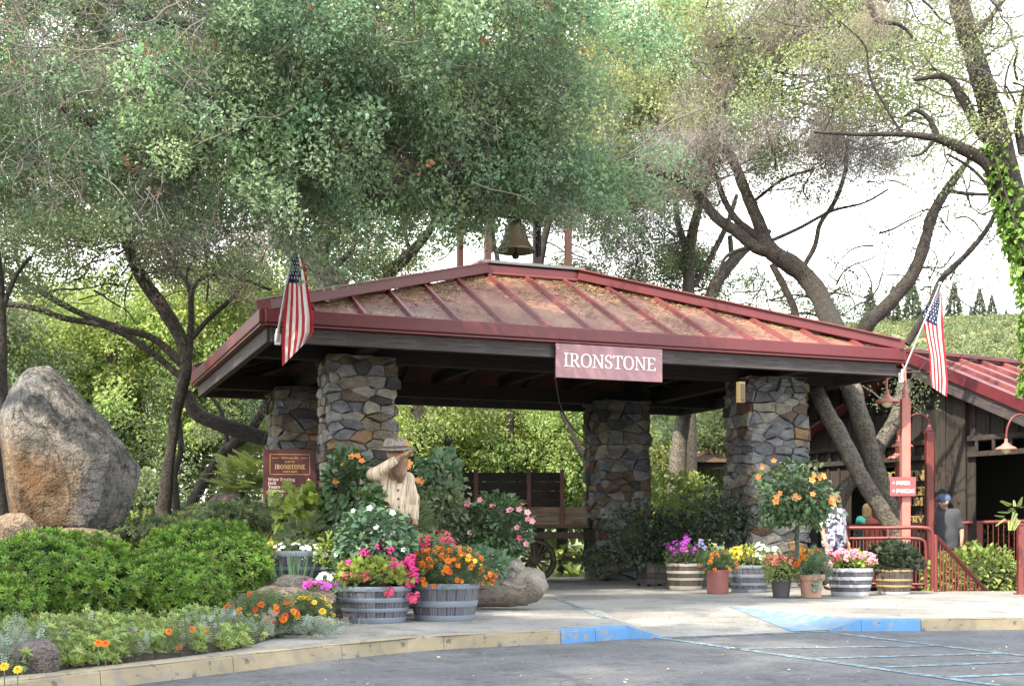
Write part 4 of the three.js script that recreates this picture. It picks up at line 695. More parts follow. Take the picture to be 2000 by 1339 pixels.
rock('dark reddish rock between ferns left of the welcome board', P(440, 990, 18.5), [0.26, 0.22, 0.25], 17, [0.14, 0.095, 0.085]);
rock('pale rock below the welcome board', P(500, 1000, 18), [0.18, 0.2, 0.2], 18, [0.3, 0.26, 0.2]);
// ---------------------------------------------------------------- driftwood log
{
  const lg = thing('driftwood_log', 'thick weathered grey log lying on the pavement behind the front barrels', 'log', onFloor(1000, 1190)), o = lg.position;
  const D = -o.z, w = mat(0.33, 0.29, 0.245, { map: rep(T.rock, 1.4, 0.4), bumpMap: rep(T.rock, 2, 0.5), bumpScale: 0.014, roughness: 0.92 });
  const q = (u, v, d) => P(u, v, D + d).sub(o);
  const pts = [q(840, 1150, 0.2), q(925, 1149, 0.12), q(965, 1148, 0.08), q(1000, 1146, 0.04), q(1030, 1142, 0.02), q(1052, 1145, 0.0), q(1064, 1148, 0.0), q(1070, 1150, 0.0)];
  part(lg, 'trunk', sweep(pts, [0.22, 0.22, 0.215, 0.22, 0.215, 0.19, 0.14, 0.03], 44, 0.07, 7), w);
  for (const [a, b, c2] of [[[905, 1128], [960, 1122], [1030, 1128]], [[930, 1150], [985, 1146], [1046, 1152]], [[890, 1138], [930, 1136], [968, 1140]]]) part(lg, 'crack', sweep([a, b, c2].map(([u, v], i) => { const e = q(u, v, 0.1); const ax = q(u, 1141, 0.08); const rr = 0.212; e.z = ax.z + Math.sqrt(Math.max(0.001, rr * rr - (e.y - ax.y) ** 2)) - 0.012; return e; }), [0.005, 0.010, 0.004], 5, 0.3, 4), M.black);
  part(lg, 'knot', sweep([q(994, 1138, 0.02), q(1002, 1115, 0.0), q(1010, 1098, 0.0), q(1013, 1090, 0.0)], [0.20, 0.155, 0.10, 0.02], 26, 0.10, 3), w);
  rock('flat dark red stone propping the driftwood log', onFloor(1010, 1182), [0.13, 0.06, 0.10], 23, [0.12, 0.06, 0.055]);
}
// ---------------------------------------------------------------- old wagon behind the pavilion
{
  const D = 24.4, wz = -D, wgn = thing('wooden_wagon', 'old wooden freight wagon with spoked wheels standing under the back of the pavilion', 'wagon', [0, FLOOR, 0]); const k = D / F;
  const X = (u) => (u - 1000) * k, Y = (v) => EYE - (v - 1050) * k - FLOOR; wgn.position.set(0, FLOOR, wz);
  const wm = mat(0.10, 0.075, 0.06, { map: T.wood, roughness: 0.9 }), tan = mat(0.21, 0.15, 0.105, { map: rep(T.woodX, 1), roughness: 0.9 });
  for (let i = 0; i < 2; i++) part(wgn, 'side_board', bx(X(1146) - X(885), 0.165, 0.03, (X(1146) + X(885)) / 2, Y(1016) + i * 0.172, 0.0), tan);
  for (let i = 0; i < 2; i++) part(wgn, 'side_board', bx(X(1146) - X(885), 0.165, 0.03, (X(1146) + X(885)) / 2, Y(1016) + i * 0.172, -1.1), tan);
  part(wgn, 'bed', bx(X(1150) - X(880), 0.07, 1.16, (X(1150) + X(880)) / 2, Y(1027), -0.55), wm); part(wgn, 'sill', bx(X(1140) - X(890), 0.13, 0.1, (X(1140) + X(890)) / 2, Y(1045), -0.25), wm); part(wgn, 'sill', bx(X(1140) - X(890), 0.13, 0.1, (X(1140) + X(890)) / 2, Y(1045), -0.85), wm);
  for (const u of [1033, 1098, 930]) part(wgn, 'stake', bx(0.08, 1.05, 0.06, X(u), Y(1022) + 0.5, 0.03), mat(0.13, 0.06, 0.05, { map: T.wood }));
  for (let i = 0; i < 4; i++) part(wgn, 'rack_board', bx(X(1102) - X(895), 0.172, 0.03, X(998), Y(985) + i * 0.18, -0.3), M.darkTimber);
  const wheel = (u, z) => {
    const w = grp(wgn, 'wheel'), r = 0.40; w.position.set(X(u), r, z);
    part(w, 'rim', new THREE.TorusGeometry(r - 0.035, 0.035, 8, 36), wm); part(w, 'tyre', lathe([[r - 0.012, -0.03], [r + 0.006, -0.03], [r + 0.006, 0.03], [r - 0.012, 0.03]], 36).rotateX(Math.PI / 2), M.black); part(w, 'hub', new THREE.CylinderGeometry(0.075, 0.09, 0.22, 14).rotateX(Math.PI / 2), wm);
    for (let i = 0; i < 12; i++) { const a = i / 12 * Math.PI * 2 + 0.1; part(w, 'spoke', new THREE.CylinderGeometry(0.018, 0.024, r - 0.1, 6).translate(0, (r - 0.1) / 2 + 0.06, 0).rotateZ(a), wm); }
  };
  for (const u of [1045, 905]) { wheel(u, 0.12); wheel(u, -1.22); part(wgn, 'axle', new THREE.CylinderGeometry(0.04, 0.04, 1.4, 8).rotateX(Math.PI / 2).translate(X(u), 0.4, -0.55), wm); part(wgn, 'bolster', bx(0.14, 0.26, 1.0, X(u), 0.56, -0.55), wm); }
  part(wgn, 'tongue', beamGeo(V(X(1100), 0.45, -0.5), V(X(1230), 0.18, -0.4), 0.08, 0.09), wm);
}
// ---------------------------------------------------------------- figures
function sdfGeo(bones, cell, k = 0.03) {               // smooth union of tapered capsules, meshed by marching cubes
  const lo = V(1e9, 1e9, 1e9), hi = V(-1e9, -1e9, -1e9);
  for (const [a, ra, b, rb] of bones) for (const [p, r] of [[a, ra], [b, rb]]) { lo.min(V(p[0] - r, p[1] - r, p[2] - r)); hi.max(V(p[0] + r, p[1] + r, p[2] + r)); }
  const c = lo.clone().add(hi).multiplyScalar(0.5), S = Math.max(hi.x - lo.x, hi.y - lo.y, hi.z - lo.z) + cell * 8, n = Math.ceil(S / cell), mc = new MarchingCubes(n, M.white, false, false, 160000), half = n / 2;
  mc.isolation = 0;
  const B = bones.map(([a, ra, b, rb]) => { const d = [b[0] - a[0], b[1] - a[1], b[2] - a[2]], l2 = d[0] * d[0] + d[1] * d[1] + d[2] * d[2] || 1e-9; return [a, ra, d, rb - ra, l2]; });
  for (let z = 0; z < n; z++) for (let y = 0; y < n; y++) for (let x = 0; x < n; x++) {
    const X = (x - half) / half * S / 2 + c.x, Y = (y - half) / half * S / 2 + c.y, Z = (z - half) / half * S / 2 + c.z; let f = 1e3;
    for (const [a, ra, d, dr, l2] of B) { const px = X - a[0], py = Y - a[1], pz = Z - a[2]; const t = clamp((px * d[0] + py * d[1] + pz * d[2]) / l2, 0, 1), ex = px - t * d[0], ey = py - t * d[1], ez = pz - t * d[2]; const ds = Math.sqrt(ex * ex + ey * ey + ez * ez) - ra - t * dr; const h = Math.max(k - Math.abs(f - ds), 0) / k; f = Math.min(f, ds) - h * h * k * 0.25; }
    mc.field[z * n * n + y * n + x] = -f;
  }
  mc.update(); const cnt = mc.count ?? mc.geometry.drawRange.count, pos = new Float32Array(cnt * 3), nor = new Float32Array(cnt * 3);
  for (let i = 0; i < cnt; i++) { for (let q = 0; q < 3; q++) { pos[i * 3 + q] = mc.positionArray[i * 3 + q] * S / 2 + [c.x, c.y, c.z][q]; nor[i * 3 + q] = mc.normalArray[i * 3 + q]; } }
  let g = new THREE.BufferGeometry(); g.setAttribute('position', new THREE.BufferAttribute(pos, 3)); g = mergeVertices(g, 1e-5); g.computeVertexNormals(); return boxUV2(g);
}
function boxUV2(g) { const p = g.attributes.position, uv = new Float32Array(p.count * 2); for (let i = 0; i < p.count; i++) { uv[i * 2] = p.getX(i) + p.getZ(i) * 0.6; uv[i * 2 + 1] = p.getY(i); } g.setAttribute('uv', new THREE.BufferAttribute(uv, 2)); return g; }
const ad = (a, x, y, z) => [a[0] + x, a[1] + y, a[2] + z], mx = (a, b, t) => a.map((v, i) => lerp(v, b[i], t));
function headBones(c, r, yawA = 0) {                    // c: middle of the skull; looks along +z turned by yawA
  const R = (x, y, z) => { const s = Math.sin(yawA), q = Math.cos(yawA); return [c[0] + (x * q + z * s) * r, c[1] + y * r, c[2] + (-x * s + z * q) * r]; };
  return [[R(0, 0.25, -0.12), 0.82 * r, R(0, 0.05, 0.12), 0.78 * r], [R(0, -0.35, 0.2), 0.62 * r, R(0, -0.72, 0.42), 0.36 * r], [R(-0.34, -0.3, 0.4), 0.36 * r, R(0.34, -0.3, 0.4), 0.36 * r],
    [R(0, 0.12, 0.88), 0.1 * r, R(0, -0.18, 1.07), 0.15 * r], [R(-0.4, 0.2, 0.72), 0.13 * r, R(0.4, 0.2, 0.72), 0.13 * r], [R(-0.2, -0.5, 0.82), 0.09 * r, R(0.2, -0.5, 0.82), 0.09 * r],
    [R(-0.84, 0.1, -0.02), 0.10 * r, R(-0.88, -0.16, 0.02), 0.09 * r], [R(0.84, 0.1, -0.02), 0.10 * r, R(0.88, -0.16, 0.02), 0.09 * r]];
}
function handBones(w, dir, side, s = 1, curl = 0.35) {  // w wrist, dir unit vector towards the fingers, side unit vector towards the thumb
  const d = V(...dir).normalize(), t = V(...side); t.sub(d.clone().multiplyScalar(t.dot(d))).normalize(); const n = V().crossVectors(d, t), A = (a, b, c) => [w[0] + (d.x * a + t.x * b + n.x * c) * s, w[1] + (d.y * a + t.y * b + n.y * c) * s, w[2] + (d.z * a + t.z * b + n.z * c) * s];
  const o = [[A(0, 0, 0), 0.024 * s, A(0.05, 0, 0), 0.026 * s], [A(0.03, 0.024, 0), 0.015 * s, A(0.085, 0.028, 0), 0.012 * s], [A(0.03, -0.02, 0), 0.015 * s, A(0.08, -0.028, 0), 0.012 * s], [A(0.04, 0, 0), 0.016 * s, A(0.088, 0, 0), 0.013 * s]];
  [[0.03, 0.07], [0.01, 0.08], [-0.011, 0.074], [-0.03, 0.058]].forEach(([y, l]) => { let p = A(0.086, y, 0), a = curl * 0.4, q; for (let j = 0; j < 3; j++) { const L = l * [0.45, 0.32, 0.23][j]; const px = 0; q = [p[0] + (d.x * Math.cos(a) + n.x * Math.sin(a)) * L * s, p[1] + (d.y * Math.cos(a) + n.y * Math.sin(a)) * L * s, p[2] + (d.z * Math.cos(a) + n.z * Math.sin(a)) * L * s]; o.push([p, (0.0092 - j * 0.001) * s, q, (0.0085 - j * 0.001) * s]); p = q; a += curl; } });
  o.push([A(0.018, 0.024, 0.004), 0.013 * s, A(0.052, 0.052, 0.012), 0.011 * s], [A(0.052, 0.052, 0.012), 0.0105 * s, A(0.082, 0.056, 0.02), 0.009 * s]); return o;
}
function person(label, pos, turn, o) {                  // standing figure, built at 1.72 m and scaled
  const t = thing('person', label, 'person', pos, turn); t.scale.setScalar(o.h / 1.72);
  const sw = o.female ? 0.165 : 0.195, hip = o.female ? 0.10 : 0.09, fat = o.fat || 1;
  const J = { neck: [0, 1.45, -0.01], head: [0, 1.595, 0.02], shL: [sw, 1.40, 0], shR: [-sw, 1.40, 0], elL: o.elL || [sw + 0.09, 1.10, -0.03], elR: o.elR || [-sw - 0.09, 1.10, -0.03], wrL: o.wrL || [sw + 0.10, 0.86, 0.06], wrR: o.wrR || [-sw - 0.10, 0.86, 0.06], hL: [hip, 0.90, 0], hR: [-hip, 0.90, 0], kL: [hip + 0.02, 0.49, 0.02], kR: [-hip - 0.02, 0.49, 0.02], aL: [hip + 0.03, 0.09, -0.02], aR: [-hip - 0.03, 0.09, -0.02] };
  const torso = (q) => [[[sw * 0.55, 1.33, 0], 0.115 * fat + q, [0.07, 1.06, 0.01], 0.115 * fat + q], [[-sw * 0.55, 1.33, 0], 0.115 * fat + q, [-0.07, 1.06, 0.01], 0.115 * fat + q], [[0, 1.32, 0.035], 0.10 * fat + q, [0, 1.0, 0.05 * fat], 0.12 * fat + q], [J.shL, 0.062 + q, J.shR, 0.062 + q], [[0.075, 1.05, 0], 0.115 * fat + q, J.hL, 0.105 + q], [[-0.075, 1.05, 0], 0.115 * fat + q, J.hR, 0.105 + q]];
  const limb = (a, b, ra, rb, q = 0) => [a, ra + q, b, rb + q];
  const dir = (a, b) => { const v = V(...b).sub(V(...a)).normalize(); return [v.x, v.y, v.z]; };
  const skin = [...torso(-0.01), [J.neck, 0.055, [0, 1.55, 0.01], 0.052], limb(J.shL, J.elL, 0.05, 0.04), limb(J.elL, J.wrL, 0.04, 0.027), limb(J.shR, J.elR, 0.05, 0.04), limb(J.elR, J.wrR, 0.04, 0.027), limb(J.hL, J.kL, 0.085, 0.055), limb(J.kL, J.aL, 0.055, 0.04), limb(J.hR, J.kR, 0.085, 0.055), limb(J.kR, J.aR, 0.055, 0.04), [J.aL, 0.045, ad(J.aL, 0.02, -0.05, 0.15), 0.035], [J.aR, 0.045, ad(J.aR, -0.02, -0.05, 0.15), 0.035]];
  const sk = o.skin || mat(0.42, 0.25, 0.18, { roughness: 0.6 });
  const hands = mergeGeometries([handBones(J.wrL, dir(J.elL, J.wrL), [0, 0, 1]), handBones(J.wrR, dir(J.elR, J.wrR), [0, 0, 1])].map(b => sdfGeo(b, 0.0045, 0.01)));
  const head = sdfGeo(headBones(J.head, 0.105, o.face || 0), 0.006, 0.03);
  part(t, 'body', mergeGeometries([sdfGeo(skin, 0.02, 0.045), head, hands]), sk);
  const short = (a, b, f) => mx(a, b, f);
  part(t, 'shirt', sdfGeo([...torso(0.014), [J.shL, 0.07, short(J.shL, J.elL, 0.75), 0.068], [J.shR, 0.07, short(J.shR, J.elR, 0.75), 0.068], [[0.08, 1.0, 0.0], 0.13 * fat, [0.09, 0.84, 0], 0.13 * fat], [[-0.08, 1.0, 0], 0.13 * fat, [-0.09, 0.84, 0], 0.13 * fat]], 0.02, 0.05), o.shirt);
  part(t, 'trousers', sdfGeo([[J.hL, 0.115, J.kL, 0.078], [J.hR, 0.115, J.kR, 0.078], [J.kL, 0.076, ad(J.aL, 0, 0.03, 0), 0.064], [J.kR, 0.076, ad(J.aR, 0, 0.03, 0), 0.064], [[0.06, 0.95, 0], 0.115, [-0.06, 0.95, 0], 0.115]], 0.022, 0.04), o.trousers);
  const f = o.face || 0, hp = (x, y, z) => [J.head[0] + x * Math.cos(f) + z * Math.sin(f), J.head[1] + y, J.head[2] - x * Math.sin(f) + z * Math.cos(f)];
  for (const s of [-1, 1]) part(t, 'eye', new THREE.SphereGeometry(0.011, 8, 6).translate(...hp(s * 0.036, 0.008, 0.088)), M.black);
  if (o.cap) { const cap = part(t, 'cap', sdfGeo([[hp(0, 0.05, -0.02), 0.098, hp(0, 0.052, 0.03), 0.095]], 0.01, 0.02), o.cap); part(cap, 'peak', sdfGeo([[hp(-0.05, 0.045, 0.1), 0.012, hp(-0.035, 0.03, 0.19), 0.01], [hp(0.05, 0.045, 0.1), 0.012, hp(0.035, 0.03, 0.19), 0.01], [hp(0, 0.05, 0.1), 0.014, hp(0, 0.034, 0.2), 0.01], [hp(0.025, 0.047, 0.1), 0.013, hp(0.018, 0.033, 0.198), 0.01], [hp(-0.025, 0.047, 0.1), 0.013, hp(-0.018, 0.033, 0.198), 0.01]], 0.008, 0.02), o.peak); part(cap, 'front_panel', sdfGeo([[hp(-0.03, 0.085, 0.075), 0.03, hp(0.03, 0.085, 0.075), 0.03]], 0.008, 0.02), o.capFront); }
  else part(t, 'hair', sdfGeo([[hp(0, 0.045, -0.035), 0.102, hp(0, 0.05, 0.0), 0.1], [hp(-0.07, 0.0, -0.04), 0.05, hp(-0.07, -0.1, -0.05), 0.04], [hp(0.07, 0.0, -0.04), 0.05, hp(0.07, -0.1, -0.05), 0.04], [hp(0, -0.02, -0.07), 0.06, hp(0, -0.12, -0.07), 0.05]], 0.012, 0.03), o.hair || mat(0.12, 0.08, 0.05));
  for (const s of [J.aL, J.aR]) part(t, 'shoe', sdfGeo([[ad(s, 0, -0.03, -0.03), 0.048, ad(s, 0, -0.05, 0.13), 0.04]], 0.012, 0.02), M.black);
  return t;
}
{
  const floral = mat(1, 1, 1, { map: rep(tex(512, (x, y) => { const a = fbm(x * 9, y * 9, 9, 401, 3), b = fbm(x * 11, y * 11, 11, 402, 3), c = fbm(x * 16, y * 16, 16, 403, 2); if (a > 0.56) return [0.05, 0.05, 0.09]; if (b > 0.56) return [0.24, 0.22, 0.36]; if (c > 0.63) return [0.12, 0.14, 0.22]; return [0.62, 0.6, 0.62]; }), 1.6), roughness: 0.9 });
  const dark = mat(0.02, 0.02, 0.022, { roughness: 0.9 });
  const wp = P(1629, 1050, 20.4); person('woman in a patterned white and navy blouse behind the orange flowering tree', [wp.x, 0.115, wp.z], 0.5, { h: 1.53, female: true, fat: 1.12, shirt: floral, trousers: dark, hair: mat(0.16, 0.1, 0.06), face: -0.9, wrR: [-0.27, 0.84, 0.08] });
  const mp = P(1846, 1050, 22.9); person('man in a grey T-shirt and a blue and white cap behind the back railing', [mp.x, -0.06, mp.z], -0.55, { h: 1.77, fat: 1.15, shirt: mat(0.055, 0.06, 0.075, { roughness: 0.95 }), trousers: dark, cap: mat(0.10, 0.14, 0.24), peak: mat(0.03, 0.05, 0.10), capFront: mat(0.6, 0.62, 0.66), face: -0.75 });
  const cp = P(1716, 1050, 23.9); person('person in a coral shirt behind the crossing tree trunks', [cp.x, -0.06, cp.z], 2.6, { h: 1.62, female: true, shirt: mat(0.62, 0.17, 0.14, { roughness: 0.9 }), trousers: mat(0.45, 0.12, 0.11), hair: mat(0.3, 0.06, 0.04) });
  const tp = P(1696, 1050, 24.9); person('person in a teal shirt half hidden by the leaning tree trunk', [tp.x, -0.06, tp.z], 2.2, { h: 1.66, shirt: mat(0.02, 0.16, 0.14, { roughness: 0.9 }), trousers: dark });
  // chest print of the grey T-shirt
}
// ---------------------------------------------------------------- carved wooden prospector
{
  const D = 13.7, b = P(768, 1050, D), st = thing('statue', 'carved wooden statue of a bearded man in a hat shading his eyes', 'statue', [b.x, 0.30, b.z], 0.25);
  const cream = mat(0.60, 0.49, 0.36, { map: rep(T.wood, 1.5, 1), bumpMap: rep(T.wood, 2, 1), bumpScale: 0.012, roughness: 0.8 }), flesh = mat(0.34, 0.20, 0.125, { map: rep(T.wood, 2), roughness: 0.7 }), hatM = mat(0.30, 0.265, 0.225, { map: rep(T.wood, 1.5), bumpMap: rep(T.wood, 2), bumpScale: 0.01, roughness: 0.85 }), brown = mat(0.10, 0.07, 0.05, { map: T.wood });
  const k = 1.0, S = (a) => a.map(v => v * k);
  const shR = S([-0.15, 1.30, 0.02]), shL = S([0.155, 1.28, 0]), elR = S([-0.25, 1.31, 0.22]), wrR = S([0.0, 1.475, 0.30]), head = S([0.015, 1.52, 0.07]);
  part(st, 'body', mergeGeometries([sdfGeo(headBones(head, 0.108, 0.5), 0.007, 0.03), sdfGeo(handBones(wrR, [0.85, 0.48, -0.1], [0, 0.3, 0.9], 1.15, 0.12), 0.005, 0.012), sdfGeo([[S([0, 1.35, 0]), 0.06, S([0.01, 1.45, 0.03]), 0.06], [S([0.22, 0.85, 0.06]), 0.03, S([0.22, 0.80, 0.08]), 0.036], [shR, 0.06, elR, 0.05], [elR, 0.048, wrR, 0.032], [S([0, 1.3, 0]), 0.10, S([0, 0.5, 0]), 0.12]], 0.016, 0.04)]), flesh);
  part(st, 'shirt', sdfGeo([[S([0.09, 1.2, 0]), 0.105, S([0.07, 0.95, 0.02]), 0.115], [S([-0.09, 1.2, 0]), 0.105, S([-0.07, 0.95, 0.02]), 0.115], [S([0, 1.18, 0.04]), 0.095, S([0, 0.95, 0.06]), 0.11], [shL, 0.062, shR, 0.062], [shL, 0.064, S([0.225, 1.05, 0]), 0.056], [S([0.225, 1.05, 0]), 0.056, S([0.22, 0.86, 0.05]), 0.048], [shR, 0.066, elR, 0.06], [elR, 0.058, mx(elR, wrR, 0.84), 0.047]], 0.014, 0.04), cream);
  for (let i = 0; i < 4; i++) part(st, 'button', new THREE.SphereGeometry(0.012, 8, 6).translate(0.03, (1.24 - i * 0.09) * k, 0.142 + (i > 1 ? 0.02 : 0)), brown);
  part(st, 'beard', sdfGeo([[ad(head, 0.02, -0.075, 0.075), 0.07, ad(head, 0.03, -0.20, 0.10), 0.055], [ad(head, -0.055, -0.05, 0.04), 0.04, ad(head, -0.01, -0.18, 0.09), 0.045], [ad(head, 0.09, -0.05, 0.03), 0.04, ad(head, 0.06, -0.18, 0.08), 0.045], [ad(head, 0.03, -0.2, 0.1), 0.05, ad(head, 0.035, -0.275, 0.09), 0.025]], 0.008, 0.03), mat(0.27, 0.165, 0.105, { map: rep(T.wood, 3), bumpMap: rep(T.wood, 4), bumpScale: 0.02 }));
  const hat = grp(st, 'hat'); hat.position.set(head[0] - 0.005, head[1] + 0.065, head[2] + 0.0); hat.rotation.set(0.05, 0, 0.06);
  const br = lathe([[0, 0.0], [0.13, -0.004], [0.19, -0.016], [0.215, -0.01], [0.218, -0.002], [0.19, 0.0], [0.13, 0.014], [0.0, 0.02]], 36), bp = br.attributes.position; for (let i = 0; i < bp.count; i++) bp.setY(i, bp.getY(i) + 0.35 * bp.getX(i) ** 2 - 0.3 * bp.getZ(i) ** 2 * 0.5); br.computeVertexNormals();
  part(hat, 'brim', br, hatM);
  const cr = lathe([[0.132, 0.0], [0.13, 0.04], [0.118, 0.085], [0.10, 0.115], [0.06, 0.125], [0, 0.115]], 28), cp = cr.attributes.position; for (let i = 0; i < cp.count; i++) { const x = cp.getX(i), y = cp.getY(i); cp.setY(i, y - 0.03 * smooth(0.05, 0, Math.abs(x)) * smooth(0.08, 0.12, y) + 0.01 * n3(x * 20, y * 20, cp.getZ(i) * 20)); } cr.computeVertexNormals(); part(hat, 'crown', cr, hatM); part(hat, 'band', lathe([[0.134, 0.012], [0.137, 0.014], [0.135, 0.036], [0.131, 0.038]], 28), brown);
  part(st, 'trousers', sdfGeo([[S([0.08, 0.85, 0]), 0.125, S([0.09, 0.45, 0.02]), 0.095], [S([-0.08, 0.85, 0]), 0.125, S([-0.09, 0.45, 0.02]), 0.095], [S([0.09, 0.45, 0.02]), 0.095, S([0.09, 0.08, 0]), 0.085], [S([-0.09, 0.45, 0.02]), 0.095, S([-0.09, 0.08, 0]), 0.085]], 0.018, 0.03), brown);
  part(st, 'plinth', boxUV(new THREE.CylinderGeometry(0.3, 0.33, 0.12, 20)), brown);
}
// ---------------------------------------------------------------- leaves, sprigs and flowers
const UPV = V(0, 1, 0);
function leafShape(pos, o, d, n, l, w, fold = 0.25) {    // one leaf: base o, direction d, face normal n; six corners, folded along the rib
  const s = V().crossVectors(d, n).normalize(), q = (a, b, c) => o.clone().addScaledVector(d, a * l).addScaledVector(s, b * w).addScaledVector(n, c * w);
  const A = q(0, 0, 0), B = q(0.35, 0.5, fold), C = q(0.72, 0.38, fold * 0.8), E = q(1, 0, -0.15), G = q(0.72, -0.38, fold * 0.8), H = q(0.35, -0.5, fold), K = q(0.5, 0, 0);
  for (const [x, y, z] of [[A, B, K], [B, C, K], [C, E, K], [E, G, K], [G, H, K], [H, A, K]]) pos.push(x.x, x.y, x.z, y.x, y.y, y.z, z.x, z.y, z.z);
}
function leafDiamond(pos, o, d, n, l, w, fold = 0.3) {
  const s = V().crossVectors(d, n).normalize(), q = (a, b, c) => o.clone().addScaledVector(d, a * l).addScaledVector(s, b * w).addScaledVector(n, c * w);
  const A = q(0, 0, 0), B = q(0.45, 0.5, fold), E = q(1, 0, 0), H = q(0.45, -0.5, fold);
  for (const [x, y, z] of [[A, B, E], [A, E, H]]) pos.push(x.x, x.y, x.z, y.x, y.y, y.z, z.x, z.y, z.z);
}
const rv = (R) => V(R() * 2 - 1, R() * 2 - 1, R() * 2 - 1);
function thinTube(pos, a, b, r) { const d = b.clone().sub(a).normalize(), s = V().crossVectors(d, Math.abs(d.y) < 0.9 ? UPV : V(1, 0, 0)).normalize(), t = V().crossVectors(d, s), P3 = [0, 1, 2].map(i => s.clone().multiplyScalar(Math.cos(i * 2.094) * r).addScaledVector(t, Math.sin(i * 2.094) * r)); for (let i = 0; i < 3; i++) { const p = a.clone().add(P3[i]), q = a.clone().add(P3[(i + 1) % 3]), u = b.clone().addScaledVector(P3[i], 0.5), w = b.clone().addScaledVector(P3[(i + 1) % 3], 0.5); for (const [x, y, z] of [[p, q, w], [p, w, u]]) pos.push(x.x, x.y, x.z, y.x, y.y, y.z, z.x, z.y, z.z); } }
function sprigGeo(seed, n, R0, l, w, full = false, up = 0.35) {   // a spray of leaves round a few twigs
  const R = rngOf(seed), pos = [];
  for (let i = 0; i < n; i++) {
    const dir = rv(R).normalize(), r = R0 * Math.cbrt(R()) , o = dir.clone().multiplyScalar(r); o.y *= 0.75;
    const d = dir.clone().multiplyScalar(0.7).add(rv(R).multiplyScalar(0.9)).normalize(), nn = rv(R).multiplyScalar(0.75).add(V(0, up + 0.4, 0)); nn.sub(d.clone().multiplyScalar(nn.dot(d))).normalize();
    const k = lerp(0.7, 1.2, R()); (full ? leafShape : leafDiamond)(pos, o, d, nn, l * k, w * k);
  }
  return geoOf(pos);
}
function twigGeo(seed, n, R0, r) { const R = rngOf(seed), pos = []; for (let i = 0; i < n; i++) { const o = rv(R).multiplyScalar(R0 * 0.45); let a = o, d = rv(R).normalize(); const segs = 3 + (R() * 2 | 0); for (let k = 0; k < segs; k++) { d.add(rv(R).multiplyScalar(0.5)).normalize(); const b = a.clone().addScaledVector(d, R0 * lerp(0.2, 0.45, R())); thinTube(pos, a, b, r * (1 - k / segs * 0.6)); a = b; } } return geoOf(pos); }
const leafMat = (r, g, b, tr = 0.35, ro = 0.9) => new THREE.MeshPhysicalMaterial({ color: col(r, g, b), roughness: ro, transmission: tr, thickness: 0, side: THREE.DoubleSide });
const LM = {
  oak: new THREE.MeshPhysicalMaterial({ color: col(0.225, 0.345, 0.178), roughness: 0.85, specularIntensity: 1, transmission: 0.5, thickness: 0, side: THREE.DoubleSide }),
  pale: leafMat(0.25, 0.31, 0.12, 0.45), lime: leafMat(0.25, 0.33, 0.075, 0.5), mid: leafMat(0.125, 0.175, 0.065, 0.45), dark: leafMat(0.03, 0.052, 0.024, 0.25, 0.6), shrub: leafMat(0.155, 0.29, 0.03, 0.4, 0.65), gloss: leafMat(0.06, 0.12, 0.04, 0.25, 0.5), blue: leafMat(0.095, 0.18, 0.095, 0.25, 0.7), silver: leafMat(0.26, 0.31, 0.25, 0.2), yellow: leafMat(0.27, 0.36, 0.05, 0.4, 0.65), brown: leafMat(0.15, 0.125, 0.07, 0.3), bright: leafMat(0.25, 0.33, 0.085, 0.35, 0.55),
};
function instances(parent, name, geo, m, list, stuff = true) {   // list of [position, quaternion|null, scale, tint]
  const im = new THREE.InstancedMesh(geo, m, list.length), mm = new THREE.Matrix4(); im.name = name; if (stuff) im.userData.kind = 'stuff';
  list.forEach(([p, q, s, c], i) => { mm.compose(p, q, s.isVector3 ? s : V(s, s, s)); im.setMatrixAt(i, mm); im.setColorAt(i, c); }); shade(im); parent.add(im); return im;
}
const rq = (R, tilt = 3.14) => new THREE.Quaternion().setFromEuler(new THREE.Euler((R() - .5) * 2 * tilt, R() * 6.283, (R() - .5) * 2 * tilt));
const tint = (R, v = 0.35, warm = 0.12) => { const k = lerp(1 - v, 1 + v, R()), w = (R() - 0.5) * 2 * warm; return col(k * (1 + w), k, k * (1 - w)); };

// ---------------------------------------------------------------- trees
const SP = {
  oak: [sprigGeo(1, 60, 0.19, 0.047, 0.025, true, 0.2), sprigGeo(2, 60, 0.19, 0.045, 0.026, true, 0.2)],
  fine: [sprigGeo(3, 110, 0.42, 0.085, 0.05), sprigGeo(4, 110, 0.42, 0.08, 0.05)],
  sparse: [sprigGeo(5, 34, 0.42, 0.085, 0.052), sprigGeo(6, 30, 0.45, 0.085, 0.052)],
  broad: [sprigGeo(7, 90, 0.5, 0.13, 0.075), sprigGeo(8, 90, 0.5, 0.12, 0.08)],
  maple: [sprigGeo(9, 90, 0.45, 0.11, 0.06, false, 1.2), sprigGeo(10, 90, 0.45, 0.11, 0.06, false, 1.2)],
  tangle: [twigGeo(11, 40, 0.42, 0.0036)], twigsNear: [twigGeo(12, 9, 0.36, 0.0042)],
};
